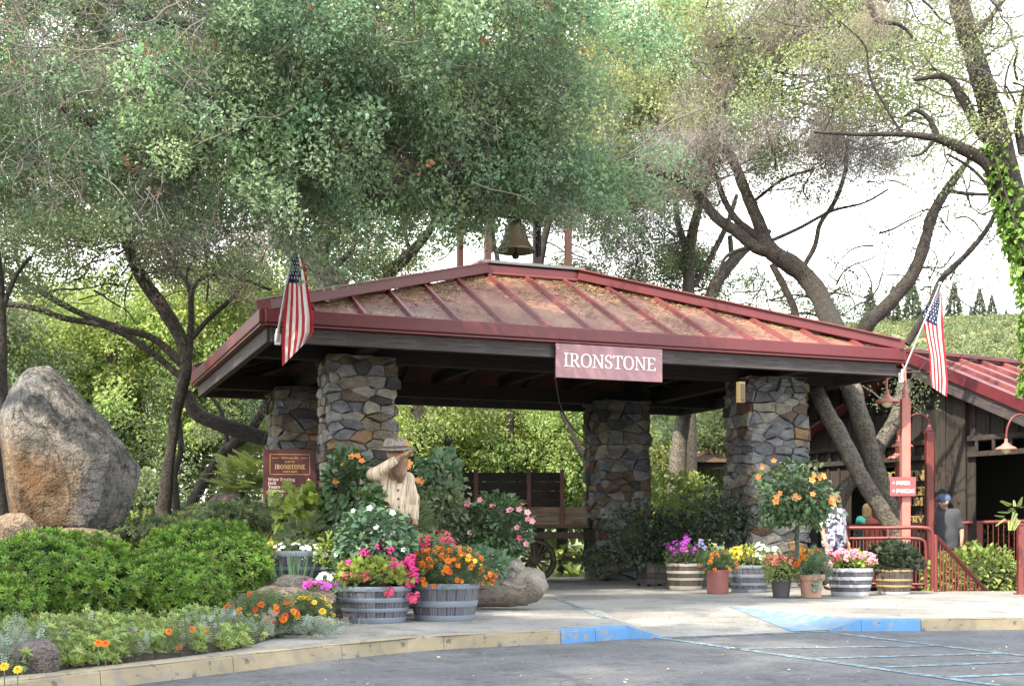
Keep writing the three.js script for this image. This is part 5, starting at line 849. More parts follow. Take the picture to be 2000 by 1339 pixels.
// a crown: blobs [u, v, depth, ru, rv, rd, branchlets, sprigs each]; ru, rv in pixels of the photograph's frame at that depth, rd in metres
function crown(tree, name, geos, m, blobs, seed, o = {}) {
  const lists = geos.map(() => []), R = rngOf(seed), og = tree.position, gate = o.gate ?? 0.0, fr = o.fr ?? 0.9;
  for (const [u, v, D, ru, rvv, rd, n, each] of blobs) {
    const c = P(u, v, D), k = D / F, base = tint(R, o.blobV ?? 0.12, 0.05);
    for (let i = 0; i < n; i++) {
      let d; do d = rv(R); while (d.lengthSq() > 1); const rr = Math.pow(d.length(), 0.7); d.normalize().multiplyScalar(rr);
      let p = c.clone().add(V(d.x * ru * k, d.y * rvv * k, d.z * rd));
      if (o.keep && R() > o.keep) continue; if (gate && fb3(p.x * fr, p.y * fr * 1.3, p.z * fr, seed, 3) < -0.25 + gate * 0.3) continue;
      const dir = d.clone().normalize().add(rv(R).multiplyScalar(0.9)).setY((R() - 0.55) * 0.9).normalize(), kk = tint(R, 0.25, 0.08).multiply(base);
      for (let j = 0; j < each; j++) {
        p = p.clone().addScaledVector(dir, (o.step ?? 0.2)).add(rv(R).multiplyScalar((o.step ?? 0.2) * 0.35)); dir.y -= 0.08;
        lists[R() * geos.length | 0].push([p.clone().sub(og), rq(R, o.tilt ?? 0.9), lerp(0.75, 1.25, R()) * (o.scale ?? 1), kk.clone().multiply(tint(R, o.sv ?? 0.2, 0.1))]);
      }
    }
  }
  geos.forEach((g, i) => { if (lists[i].length) instances(tree, name, g, m, lists[i]); });
  if (o.branch) {                                       // fine bare branches running through the crown
    const gs = []; for (const [u, v, D, ru, rvv, rd, n] of blobs) { const c = P(u, v, D), k = D / F, q = Math.ceil(n * o.branch); for (let i = 0; i < q; i++) { const d = rv(R); let p = c.clone().add(V(d.x * ru * k, d.y * rvv * k, d.z * rd)).sub(og), dir = rv(R).setY(R() * 0.9 - 0.2).normalize(); const pts = [p], L = lerp(0.16, 0.34, R()); for (let j = 0; j < 6; j++) { dir.add(rv(R).multiplyScalar(0.42)).normalize(); p = p.clone().addScaledVector(dir, L); pts.push(p); } const w = (o.bw ?? 0.016) * lerp(0.6, 1.5, R()); gs.push(sweep(pts, [w, w * 0.7, w * 0.3], 4, 0, 1, false)); } }
    const b = part(tree, 'branches', mergeGeometries(gs), o.bm || M.twigDark); b.userData.kind = 'stuff';
  }
}
function limbs(tree, list, m, seed, rough = 0.10) {      // list of limbs: [[u, v, width px, depth], ...]
  list.forEach((l, i) => { const pts = l.map(([u, v, , D]) => P(u, v, D).sub(tree.position)), rad = l.map(([, , w, D]) => Math.max(0.012, w / 2 * D / F)); part(tree, i ? 'limb' : 'trunk', sweep(pts, rad, Math.max(...rad) > 0.1 ? 12 : 7, rough * (Math.max(...rad) > 0.05 ? 1.8 : 1), seed + i), typeof m === 'function' ? m(i) : m); });
}
const z = (D, pts) => pts.map(([u, v, w, d]) => [u, v, w, d ?? D]);   // shorthand: one depth for a whole limb
function tree(name, label, foot, group) { return thing(name, label, 'tree', foot, 0, group); }

{ // the big oak whose boughs hang over the whole left half; its trunk stands outside the frame
  const t = tree('oak_tree', 'large blue green oak whose dense boughs hang over the pavilion roof from the upper left', P(-1150, 1180, 13));
  limbs(t, [[[-1150, 1190, 150, 13], [-1130, 700, 140, 13], [-1050, 200, 120, 13], [-900, -250, 100, 12.6]], [[-1060, 240, 80, 13], [-700, 60, 64, 12.8], [-300, -60, 50, 12.6], [120, -10, 36, 12.8], [520, 90, 24, 13.4], [860, 190, 14, 14], [1080, 260, 7, 14.4]],
    [[-900, -240, 70, 12.6], [-300, -420, 60, 11.8], [300, -380, 44, 11.6], [900, -240, 26, 12], [1300, -120, 10, 12.6]], [[-300, -60, 30, 12.6], [-60, 120, 24, 12.4], [140, 220, 18, 12.3], [330, 330, 10, 12.2]], [[120, -10, 26, 12.8], [320, 160, 18, 13.6], [560, 250, 12, 14], [760, 340, 7, 14.2]], [[900, -240, 16, 12], [1000, -40, 12, 12.6], [1060, 130, 7, 13]],
    [[-700, 60, 40, 12.8], [-300, -260, 30, 9], [100, -500, 22, 6], [500, -800, 12, 3]]], M.bark, 5);
  // bare pale twigs that show in front of the leaves
  const R = rngOf(9); for (let i = 0; i < 14; i++) { const u = lerp(-40, 1120, R()), v = lerp(0, 400, R()), D = lerp(10.6, 12.6, R()), pts = []; let a = R() * 0.7 - 0.15, x = u, y = v; for (let j = 0; j < 5; j++) { pts.push([x, y, lerp(2.6, 1.0, j / 4), D + j * 0.05 * (R() - 0.5)]); a += (R() - 0.5) * 0.7; x += Math.cos(a) * 34; y += Math.sin(a) * 34; } const rad = pts.map(q => q[2] / 2 * D / F); part(t, 'twig', sweep(pts.map(([uu, vv, , d]) => P(uu, vv, d).sub(t.position)), rad, 5), M.twig); }
  const B = [[-60, 40, 12, 240, 200, 1.3, 93, 5], [180, 20, 11.8, 230, 170, 1.5, 105, 5], [420, 10, 12, 230, 170, 1.6, 105, 5], [660, 30, 12.4, 220, 170, 1.6, 102, 5], [880, 40, 12.8, 200, 170, 1.6, 93, 5], [1060, 20, 13.2, 160, 160, 1.5, 55, 5],
    [60, 220, 11.8, 200, 130, 1.1, 74, 5], [300, 200, 12, 220, 140, 1.3, 93, 5], [540, 200, 12.6, 210, 140, 1.4, 93, 5], [760, 220, 13, 200, 140, 1.4, 93, 5], [960, 230, 13.4, 170, 140, 1.3, 74, 5], [1110, 280, 13.8, 110, 110, 1, 31, 5],
    [190, 320, 11.6, 140, 70, 0.8, 24, 5], [420, 330, 12.2, 170, 90, 0.9, 49, 5], [560, 385, 12.4, 100, 50, 0.7, 18, 5], [680, 310, 12.8, 140, 70, 0.9, 37, 5], [840, 335, 13.2, 130, 55, 0.9, 31, 5], [990, 362, 13.6, 120, 50, 0.9, 24, 5], [1080, 340, 13.8, 90, 50, 0.7, 13, 5]];
  crown(t, 'crown', SP.oak, LM.oak, B, 41, { branch: 0.1, bw: 0.008, bm: M.twig, gate: 0.5, fr: 1.1, step: 0.15, tilt: 1.0, blobV: 0.2, sv: 0.42 });
  crown(t, 'inner_crown', SP.fine, LM.pale, [[0, 30, 16, 330, 200, 1, 90, 4], [380, 20, 16.5, 330, 210, 1, 100, 4], [720, 40, 17, 300, 210, 1, 90, 4], [980, 80, 17, 200, 190, 1, 50, 4], [120, 240, 15.5, 260, 110, 0.8, 50, 4], [500, 240, 16, 280, 110, 0.8, 60, 4], [850, 260, 17, 260, 90, 0.8, 46, 4]], 45, { gate: 0.5, fr: 1.2, step: 0.22, scale: 0.75, blobV: 0.3 });
  crown(t, 'old_leaves', [sprigGeo(31, 7, 0.12, 0.06, 0.034, true)], leafMat(0.28, 0.13, 0.06, 0.3), B.map(b => [b[0], b[1], b[2] - 0.3, b[3], b[4], b[5], Math.ceil(b[6] * 0.06), 1]), 42, { step: 0.1 });
  crown(t, 'twigs', SP.twigsNear, M.twig, B.map(b => [b[0], b[1], b[2], b[3], b[4], b[5], Math.ceil(b[6] * 0.8), 1]), 43, { step: 0.1 });
}
{ // an oak beside the parking place, behind and above the viewer, which dapples the asphalt
  const t = tree('oak_tree', 'oak standing outside the frame whose boughs shade the asphalt', V(-11, -0.1, 3)); const T0 = t.position.clone();
  part(t, 'trunk', sweep([V(0, 0, 0), V(0.2, 3.6, 0), V(1.2, 7, -1)], [0.42, 0.34, 0.26], 12, 0.2), M.bark); for (const e of [[5, 10.5, -4], [6, 11.5, -7], [8, 11.2, -3], [3, 11, 1]]) part(t, 'limb', sweep([V(1.1, 6.6, -0.8), V(e[0] * 0.55, e[1] * 0.85, e[2] * 0.5), V(...e)], [0.2, 0.14, 0.05], 8, 0.1), M.bark);
  const R = rngOf(51), ls = [[], []]; for (let i = 0; i < 1500; i++) { const a = R() * 6.283, r = Math.sqrt(R()), p = V(-5.0 + Math.cos(a) * r * 7, 10.4 + R() * 2.0 - r * 0.6, -1.6 + Math.sin(a) * r * 3.6); if (fb3(p.x * 0.6, p.y * 0.5, p.z * 0.6, 77, 3) < -0.05) continue; ls[i & 1].push([p.sub(T0), rq(R, 1), lerp(0.9, 1.4, R()), tint(R)]); }
  SP.fine.forEach((g, i) => instances(t, 'crown', g, LM.mid, ls[i]));
}
{ // left tree with the dark forked trunk
  const t = tree('oak_tree', 'dark forked oak standing between the boulder and the pavilion', P(322, 1010, 22)); const D = 22;
  limbs(t, [z(D, [[318, 1010, 30], [330, 900, 22], [345, 800, 21], [362, 720, 24], [352, 660, 25], [310, 590, 27], [275, 540, 25], [250, 480, 23], [238, 440, 21], [190, 400, 20], [120, 345, 24], [60, 315, 22], [-60, 300, 20]]), z(D, [[250, 490, 18], [246, 430, 16], [252, 370, 12], [280, 290, 9]]), z(D, [[360, 715, 20], [300, 662, 14], [230, 640, 13], [140, 604, 13], [60, 558, 12], [0, 520, 11], [-70, 470, 9]]), z(D, [[362, 745, 16], [300, 692, 13], [215, 640, 13], [120, 620, 12], [60, 600, 12], [-30, 590, 12]]),
    z(D, [[368, 700, 16], [373, 620, 12], [376, 565, 11], [400, 540, 8], [450, 538, 7], [530, 566, 6]]), z(D, [[376, 570, 9], [330, 500, 7], [290, 440, 6]]), z(D, [[374, 660, 12], [410, 620, 10], [450, 585, 9], [480, 545, 7]]), z(D, [[60, 560, 8], [30, 500, 6], [50, 420, 5]]), z(D, [[245, 470, 9], [320, 430, 7], [380, 420, 5]]), z(24, [[362, 765, 20], [382, 806, 28], [430, 828, 30], [480, 845, 32], [520, 857, 30]])], M.barkDark, 3);
  crown(t, 'crown', SP.fine, LM.mid, [[40, 440, 21, 130, 90, 1.2, 60, 4], [160, 470, 22, 120, 80, 1.2, 48, 4], [300, 470, 22, 130, 80, 1.2, 42, 4], [430, 500, 22, 120, 80, 1.4, 60, 4], [60, 340, 22, 160, 90, 1.2, 60, 4], [250, 380, 22, 170, 70, 1.2, 60, 4], [450, 430, 22, 130, 50, 1.2, 40, 4], [110, 560, 22, 90, 40, 1, 12, 3]], 61, { branch: 0.35, gate: 1.0, fr: 1.3, step: 0.26, scale: 0.66, blobV: 0.3, keep: 0.62 });
  crown(t, 'twigs', SP.tangle, M.twig, [[220, 330, 20, 180, 70, 0.8, 21, 2], [420, 500, 21.5, 120, 60, 1, 18, 2], [80, 470, 21.5, 120, 90, 1, 15, 2], [300, 450, 21.5, 120, 60, 1, 10, 2]], 62, { step: 0.3 });
}
{
  const t = tree('oak_tree', 'dark upright trunk at the very left edge beside the standing boulder', P(-2, 1045, 16)); limbs(t, [z(16, [[-4, 1050, 34], [-1, 900, 28], [0, 750, 26], [-2, 600, 24], [-14, 480, 20], [-60, 340, 14]]), z(16, [[-2, 620, 12], [30, 540, 9], [60, 500, 6]])], M.barkDark, 15);
  crown(t, 'crown', SP.fine, LM.mid, [[-70, 330, 16, 90, 80, 0.8, 24, 3], [20, 500, 16.5, 60, 40, 0.6, 6, 3]], 75, { step: 0.2, scale: 0.6 });
}
{
  const t = tree('oak_tree', 'slender dark oak leaning right behind the left pillars', P(368, 1000, 25)), D = 25;
  limbs(t, [z(D, [[362, 1005, 24], [400, 935, 21], [440, 880, 21], [480, 850, 20], [515, 795, 19], [545, 720, 18], [570, 640, 16]]), z(D, [[345, 1000, 18], [340, 930, 14], [352, 880, 12], [350, 820, 10]]), z(D, [[445, 870, 10], [430, 800, 9], [400, 760, 7]])], M.barkDark, 13);
  crown(t, 'crown', SP.fine, LM.mid, [[440, 760, 25, 60, 60, 1, 6, 3], [380, 840, 25.5, 40, 50, 1, 5, 3]], 63, { step: 0.3, scale: 0.7 });
}
{
  const t = tree('oak_tree', 'thick dark oak rising behind the left half of the pavilion roof', P(650, 1100, 30)), D = 30;
  limbs(t, [z(D, [[655, 1100, 60], [650, 800, 54], [640, 570, 50], [622, 500, 42], [640, 420, 30], [660, 330, 20]]), z(D, [[650, 575, 34], [610, 520, 30], [560, 482, 28], [528, 440, 20], [515, 390, 14]]), z(D, [[690, 590, 18], [660, 545, 24], [620, 510, 20]]), z(D, [[655, 520, 12], [690, 480, 9], [700, 440, 7]]), z(D, [[630, 470, 16], [700, 430, 12], [760, 390, 8]])], M.barkDark, 23);
  crown(t, 'crown', SP.fine, LM.mid, [[560, 470, 30, 110, 70, 1.4, 50, 4], [660, 440, 30, 120, 60, 1.4, 50, 4], [600, 370, 30, 160, 80, 1.6, 60, 4], [540, 560, 31, 80, 60, 1.2, 24, 4], [700, 520, 31, 50, 60, 1, 16, 3]], 64, { branch: 0.25, gate: 1, fr: 1.2, step: 0.28, scale: 0.75, blobV: 0.3, keep: 0.8 });
  crown(t, 'sunny_leaves', SP.fine, LM.pale, [[510, 540, 31.5, 90, 70, 1.2, 24, 4], [680, 500, 32, 70, 60, 1, 18, 4]], 65, { gate: 0.5, step: 0.3, scale: 0.85 });
}
{
  const t = tree('oak_tree', 'crooked dark trunk behind the roof left of the bell tower', P(752, 1090, 31)), D = 31;
  limbs(t, [z(D, [[752, 1090, 34], [748, 760, 30], [756, 545, 25], [790, 505, 24], [815, 480, 20], [843, 442, 14], [850, 400, 9], [840, 350, 6]]), z(D, [[802, 495, 10], [792, 460, 9], [790, 420, 7]]), z(D, [[845, 440, 8], [900, 432, 9], [960, 470, 9], [975, 530, 12]]), z(D, [[1050, 1090, 30], [1045, 700, 26], [1050, 530, 22], [1062, 470, 16], [1075, 420, 10]])], M.barkDark, 33);
  crown(t, 'crown', SP.fine, LM.mid, [[740, 470, 31, 70, 50, 1, 18, 3], [800, 420, 31, 110, 40, 1, 26, 4], [880, 400, 31, 100, 30, 1, 18, 4], [855, 500, 31, 40, 30, 0.8, 4, 3], [1060, 470, 32, 50, 40, 1, 18, 4], [720, 545, 32, 40, 30, 1, 8, 3]], 66, { branch: 0.4, gate: 0.8, step: 0.25, scale: 0.7 });
}
{
  const t = tree('oak_tree', 'upright grey oak with two stems behind the right half of the roof', P(1345, 1090, 32)), D = 32;
  limbs(t, [z(D, [[1348, 1090, 34], [1345, 800, 30], [1346, 590, 24], [1346, 500, 25], [1356, 440, 19], [1373, 380, 15], [1396, 300, 13], [1402, 200, 15], [1409, 80, 15], [1402, -60, 12]]), z(D, [[1346, 500, 16], [1326, 440, 13], [1316, 370, 10], [1300, 300, 8]]), z(D, [[1356, 560, 11], [1390, 500, 12], [1420, 440, 11], [1440, 380, 8]]), z(D, [[1378, 800, 26], [1386, 590, 25], [1402, 548, 25], [1432, 510, 22], [1466, 480, 13], [1505, 450, 9]]), z(D, [[1430, 515, 12], [1426, 460, 10]]), z(D, [[1396, 300, 10], [1340, 240, 9], [1260, 200, 7]]), z(D, [[1405, 120, 10], [1450, 60, 8], [1500, -20, 6]])], M.bark, 43);
  crown(t, 'crown', SP.fine, LM.pale, [[1200, 60, 31, 150, 120, 1.8, 165, 4], [1330, 90, 32, 140, 130, 2, 165, 4], [1180, 200, 31, 120, 100, 1.8, 120, 4], [1290, 220, 32, 110, 80, 1.8, 105, 4], [1430, 30, 32, 90, 70, 1.6, 60, 4], [1380, 180, 32, 100, 70, 1.6, 75, 4]], 67, { branch: 0.12, gate: 1.1, fr: 1.1, step: 0.28, scale: 0.8, blobV: 0.25 });
  crown(t, 'crown', SP.fine, LM.mid, [[1180, 430, 32, 100, 70, 1.2, 75, 4], [1230, 510, 33, 110, 70, 1.2, 75, 4], [1140, 500, 33, 60, 60, 1, 40, 3], [1310, 520, 33, 60, 60, 1, 21, 3], [1220, 330, 32, 110, 60, 1.2, 48, 4], [1450, 560, 33, 80, 40, 1, 14, 3], [1500, 590, 33, 60, 25, 1, 14, 3]], 68, { branch: 0.3, gate: 0.8, step: 0.28, scale: 0.75 });
  crown(t, 'twigs', SP.tangle, M.twig, [[1270, 330, 31, 110, 60, 1, 44, 3], [1180, 400, 31, 90, 60, 1, 26, 3], [1310, 420, 32, 70, 60, 1, 15, 3], [1400, 260, 31.5, 80, 80, 1, 26, 3], [1250, 510, 33, 90, 60, 1, 15, 3], [1440, 140, 31, 70, 90, 1, 18, 3]], 69, { step: 0.3 });
}
{
  const t = tree('oak_tree', 'leaning oak with crossing mottled trunks beside the timber building', P(1745, 1035, 23)), D = 23;
  limbs(t, [[[1752, 1060, 44, 22.4], [1738, 1000, 40, 22.4], [1718, 940, 39, 22.3], [1692, 850, 37, 22.2], [1666, 770, 37, 22.4], [1640, 670, 40, 23.5]],
    [[1668, 778, 40, 22.4], [1640, 670, 40, 23.5], [1612, 600, 40, 24.5], [1580, 548, 40, 25], [1545, 515, 37, 25], [1506, 490, 33, 25], [1480, 430, 24, 25], [1456, 372, 22, 25], [1430, 310, 18, 25], [1410, 280, 14, 25], [1392, 245, 9, 25]],
    [[1752, 1040, 35, 21.9], [1705, 968, 33, 21.8], [1662, 893, 33, 21.7], [1632, 835, 32, 21.8], [1606, 787, 32, 22], [1588, 745, 28, 22.4]],
    [[1600, 1040, 35, 22.8], [1635, 985, 32, 22.8], [1655, 950, 30, 22.8], [1690, 915, 28, 22.8], [1722, 862, 28, 22.8], [1752, 815, 30, 22.8], [1768, 745, 28, 23]],
    z(25, [[1520, 497, 30], [1470, 478, 25], [1440, 452, 24], [1405, 430, 22], [1370, 388, 18], [1330, 350, 16], [1280, 338, 13], [1225, 335, 9]]), z(25, [[1490, 470, 18], [1440, 430, 14], [1415, 390, 12], [1402, 350, 10], [1385, 310, 7]]), z(25, [[1566, 528, 10], [1592, 480, 10], [1602, 438, 9], [1630, 395, 9], [1650, 340, 8], [1656, 270, 7]]), z(25, [[1502, 472, 8], [1560, 446, 7], [1625, 412, 6], [1690, 395, 4], [1735, 370, 4]]), z(25, [[1474, 392, 7], [1530, 350, 6], [1590, 330, 5]]), z(25, [[1508, 515, 14], [1532, 560, 14], [1552, 605, 14], [1562, 650, 14]]), z(24, [[1660, 720, 30], [1690, 640, 30], [1738, 592, 28], [1780, 540, 26], [1805, 480, 24], [1820, 425, 22], [1850, 370, 18], [1880, 330, 13], [1896, 308, 8]]), z(24, [[1850, 372, 8], [1890, 378, 8], [1950, 380, 6]]), z(25, [[1470, 480, 9], [1420, 500, 7], [1400, 540, 6]])], (i) => i === 0 || i === 2 || i === 3 ? M.barkPale : M.barkDark, 53, 0.14);
  crown(t, 'crown', SP.sparse, LM.pale, [[1640, 150, 24, 120, 80, 1.6, 225, 4], [1720, 200, 24, 80, 70, 1.2, 90, 4], [1560, 130, 25, 90, 80, 1.4, 105, 4], [1480, 200, 25, 90, 70, 1.2, 90, 4], [1560, 230, 25, 110, 60, 1.2, 90, 4], [1720, 60, 25, 150, 70, 1.4, 135, 4], [1850, 110, 25, 90, 70, 1.2, 60, 4], [1560, 30, 26, 120, 60, 1.4, 105, 4], [1450, 80, 26, 110, 90, 1.4, 105, 4]], 70, { branch: 0.16, gate: 1.15, fr: 1.25, step: 0.26, scale: 0.85, blobV: 0.25 });
  crown(t, 'crown', SP.sparse, LM.mid, [[1600, 600, 28, 110, 40, 1, 35, 3], [1520, 570, 28, 80, 40, 1, 22, 3], [1640, 560, 27, 40, 40, 0.6, 8, 2], [1700, 465, 26, 30, 30, 0.5, 6, 2], [1460, 330, 25, 100, 50, 1, 32, 3], [1640, 330, 25, 90, 50, 1, 22, 3], [1850, 560, 26, 70, 60, 0.8, 16, 3], [1870, 450, 25, 50, 60, 0.8, 19, 3], [1745, 775, 22.4, 28, 26, 0.3, 8, 2], [1820, 260, 24, 60, 50, 0.8, 12, 3]], 71, { branch: 0.6, step: 0.24, scale: 0.62 });
  crown(t, 'twigs', SP.tangle, M.twig, [[1560, 290, 25, 150, 36, 1, 37, 3], [1680, 300, 24.5, 70, 40, 0.8, 15, 3], [1470, 130, 25.5, 100, 110, 1, 31, 3], [1580, 40, 25.5, 150, 70, 1.2, 31, 3], [1750, 20, 25, 150, 60, 1.2, 24, 3], [1400, 300, 25, 90, 50, 0.8, 24, 3], [1640, 380, 25, 60, 40, 0.6, 4, 2]], 72, { step: 0.3 });
}
{
  const t = tree('oak_tree', 'big dark oak at the right edge with ivy climbing its trunk', P(2025, 1050, 19.5)), D = 19.5;
  limbs(t, [z(D, [[2120, 1070, 86], [2105, 820, 78], [2060, 620, 69], [2018, 500, 62], [1992, 430, 56], [1965, 340, 50], [1945, 250, 48], [1916, 150, 42], [1891, 70, 37], [1873, 0, 36], [1862, -90, 31]]), z(D, [[1985, 405, 36], [1930, 320, 27], [1880, 290, 23], [1830, 270, 16], [1760, 262, 10], [1680, 262, 8], [1590, 258, 5]]), z(D, [[1832, 270, 12], [1816, 232, 11], [1788, 215, 8], [1768, 226, 5]]), z(D, [[1955, 300, 27], [1905, 240, 20], [1880, 190, 20], [1850, 152, 12], [1785, 155, 7]]), z(D, [[1895, 85, 14], [1930, 42, 9], [1965, -5, 7]]), z(D, [[1870, 20, 9], [1910, 150, 6], [1905, 190, 5]]), z(21, [[1772, 672, 16], [1815, 600, 13], [1838, 548, 13], [1890, 495, 12], [1930, 445, 10], [1956, 390, 7]]), z(D, [[2000, 300, 20], [1990, 240, 14], [2010, 150, 9]]), z(D, [[1830, 268, 8], [1800, 300, 6], [1780, 305, 5]]), z(D, [[1762, 262, 6], [1700, 150, 5], [1690, 90, 4], [1640, 40, 3]]), z(D, [[1975, 420, 8], [1900, 330, 6], [1850, 300, 5]]), z(D, [[1740, 0, 14], [1700, -20, 12], [1712, 36, 12], [1760, 50, 7], [1790, 80, 5]])], M.barkDark, 63, 0.12);
  crown(t, 'crown', SP.sparse, LM.pale, [[1990, 150, 19.5, 60, 120, 1, 26, 4], [1960, 60, 19.5, 60, 60, 1, 10, 4], [1850, 90, 20, 60, 50, 0.8, 12, 3], [1980, 230, 19, 50, 60, 0.8, 16, 3], [1985, 560, 21, 40, 60, 0.6, 4, 3], [1900, 300, 20, 60, 40, 0.8, 8, 3]], 73, { branch: 0.6, step: 0.2, scale: 0.6 });
  crown(t, 'twigs', SP.tangle, M.twig, [[1820, 60, 20, 130, 70, 1, 16, 2], [1700, 80, 20, 90, 70, 1, 9, 2], [1960, 120, 19.5, 60, 110, 0.8, 9, 2]], 74, { step: 0.25, scale: 0.75 });
  const ivy = thing('ivy', 'bright green ivy climbing the trunk at the right edge', 'ivy', P(2000, 640, 19)), R = rngOf(81), L = []; const c = new THREE.CatmullRomCurve3([[2050, 760, 92], [2040, 620, 90], [2012, 490, 82], [1992, 430, 76], [1966, 345, 50], [1945, 270, 30]].map(([u, v]) => P(u, v, D)));
  for (let i = 0; i < 2400; i++) { const t0 = Math.pow(R(), 1.7), p = c.getPoint(t0 * 0.97), a = R() * 6.283, r = lerp(0.33, 0.19, t0) * (0.85 + 0.4 * R()); if (t0 > 0.6 && Math.cos(a) > 0.2) continue; L.push([p.add(V(Math.cos(a) * r, (R() - .5) * 0.1, Math.sin(a) * r)).sub(ivy.position), rq(R, 0.9), lerp(0.7, 1.4, R()), tint(R, 0.35)]); }
  const pos = []; leafShape(pos, V(0, 0, 0), V(0.3, -0.7, 0.6).normalize(), V(0, 0.6, 0.8).normalize(), 0.10, 0.09); instances(ivy, 'foliage', geoOf(pos), LM.shrub, L); part(ivy, 'stem', sweep(c.getPoints(8).map(p => p.add(V(-0.2, 0, 0.25)).sub(ivy.position)), [0.03, 0.012], 6), M.bark);
}
// sunlit trees behind the pavilion, each a trunk and a crown
{
  const bt = [
    [70, 35, 'lime', 'broad', [[60, 700, 130, 110, 2.5, 60], [40, 860, 120, 110, 2, 46], [110, 590, 70, 50, 1.5, 14]], 'bright lime tree behind the standing boulder'],
    [-60, 30, 'mid', 'broad', [[-40, 860, 90, 130, 2, 60], [30, 920, 80, 90, 1.6, 44], [-60, 700, 90, 90, 2, 40], [150, 960, 130, 60, 1.6, 40], [320, 960, 80, 50, 1.2, 20]], 'dark green tree at the left edge behind the standing boulder'],
    [225, 33, 'lime', 'broad', [[215, 680, 100, 80, 2, 44], [250, 800, 90, 90, 2, 40], [200, 600, 80, 40, 1.6, 14]], 'bright lime tree right of the standing boulder'],
    [330, 36, 'pale', 'broad', [[330, 770, 100, 120, 2.4, 50], [300, 640, 70, 50, 1.6, 16], [330, 900, 90, 80, 2, 34]], 'pale green tree behind the dark forked oak'],
    [450, 34, 'lime', 'broad', [[440, 650, 90, 70, 2, 40], [470, 740, 80, 70, 2, 34], [420, 570, 70, 50, 1.6, 18], [500, 590, 60, 50, 1.5, 18]], 'bright lime tree left of the roof corner'],
    [465, 38, 'pale', 'broad', [[450, 830, 80, 60, 2, 26], [420, 950, 70, 50, 1.6, 16], [480, 900, 50, 60, 1.5, 14]], 'pale sunny tree low behind the slender dark oak'],
    [130, 42, 'pale', 'broad', [[130, 740, 160, 140, 2.5, 60], [250, 620, 120, 60, 2, 26], [380, 700, 140, 120, 2.5, 56], [520, 700, 120, 120, 2.4, 40]], 'pale tree farthest back on the left'],
    [820, 31, 'lime', 'maple', [[830, 850, 80, 60, 2, 50], [800, 930, 60, 60, 1.6, 24], [880, 800, 70, 40, 1.6, 22]], 'yellow green maple behind the left front pillar'],
    [960, 33, 'lime', 'maple', [[950, 850, 90, 70, 2, 54], [1000, 900, 80, 60, 1.8, 36], [930, 940, 70, 50, 1.6, 22]], 'yellow green maple behind the wagon'],
    [1100, 32, 'lime', 'maple', [[1090, 850, 80, 70, 2, 50], [1130, 930, 60, 60, 1.6, 28], [1060, 800, 60, 40, 1.6, 18]], 'yellow green maple left of the back pillar'],
    [1000, 41, 'mid', 'broad', [[880, 880, 150, 130, 2.5, 60], [1060, 880, 150, 130, 2.5, 60], [970, 1000, 160, 80, 2, 40], [1180, 900, 120, 120, 2.4, 40]], 'deep green tree farthest back behind the wagon'],
    [1330, 36, 'pale', 'broad', [[1310, 850, 80, 70, 2, 40], [1390, 850, 80, 60, 2, 40], [1350, 930, 90, 60, 2, 34], [1420, 900, 60, 60, 1.6, 20]], 'pale green tree between the two right pillars'],
    [1370, 44, 'lime', 'broad', [[1300, 900, 90, 90, 2, 40], [1390, 920, 100, 90, 2, 40], [1360, 820, 100, 60, 2, 34]], 'bright tree farthest back between the right pillars'],
  ];
  bt.forEach(([u, D, m, sp, blobs, label], i) => {
    const R = rngOf(500 + i), t = tree('background_tree', label, P(u, 1050 + (EYE + 0.36) * F / D, D)); const top = Math.min(...blobs.map(b => b[1]));
    limbs(t, [z(D, [[u, 1050 + (EYE + 0.36) * F / D, 26], [u + 6 * (R() - .5), 960, 20], [u + 20 * (R() - .5), 850, 16], [u + 30 * (R() - .5), Math.max(top, 560) - 10, 7]]), ...blobs.slice(0, 3).map(b => z(D, [[u + 4, 940, 9], [lerp(u, b[0], 0.5), lerp(920, b[1], 0.6), 7], [b[0], b[1] - b[3] * 0.3, 4]]))], i % 3 ? M.barkDark : M.bark, 600 + i);
    crown(t, 'crown', SP[sp], LM[m], blobs.map(b => [b[0], b[1], D, b[2], b[3], b[4], Math.round(b[5] * 1.3), 3]), 520 + i, { gate: 0.35, fr: 0.5, step: 0.4, tilt: sp === 'maple' ? 0.4 : 0.9, scale: 0.95, blobV: 0.2 });
  });
  const dk = tree('background_tree', 'two dark curved trunks seen between the wagon and the left front pillar', P(822, 1080, 28.5)); limbs(dk, [z(28.5, [[822, 1085, 34], [798, 970, 32], [806, 890, 30], [818, 830, 27], [806, 770, 22]]), z(29.5, [[912, 1085, 26], [896, 940, 28], [872, 870, 30], [846, 812, 24], [830, 760, 18]]), z(30, [[1000, 1085, 24], [1002, 930, 22], [996, 850, 18], [1000, 780, 14]]), z(29, [[1150, 900, 14], [1125, 865, 12], [1100, 810, 10], [1085, 760, 7]]), z(30, [[1003, 930, 10], [1050, 870, 8], [1100, 840, 5]])], M.barkDark, 711);
  crown(dk, 'crown', SP.maple, LM.lime, [[850, 830, 29.5, 50, 30, 0.8, 12, 3], [960, 880, 30.5, 60, 40, 0.8, 16, 3], [1080, 900, 29.5, 50, 40, 0.8, 12, 3]], 712, { step: 0.35, tilt: 0.4 });
  const gt = tree('background_tree', 'grey mottled trunk standing between the two right pillars', P(1325, 1080, 29)); limbs(gt, [z(29, [[1325, 1085, 40], [1322, 960, 36], [1326, 880, 33], [1336, 800, 30], [1344, 700, 26]])], M.barkPale, 71);
  crown(gt, 'crown', SP.broad, LM.lime, [[1290, 980, 30, 60, 40, 1.2, 24, 3]], 72, { step: 0.3, scale: 0.8 });
}
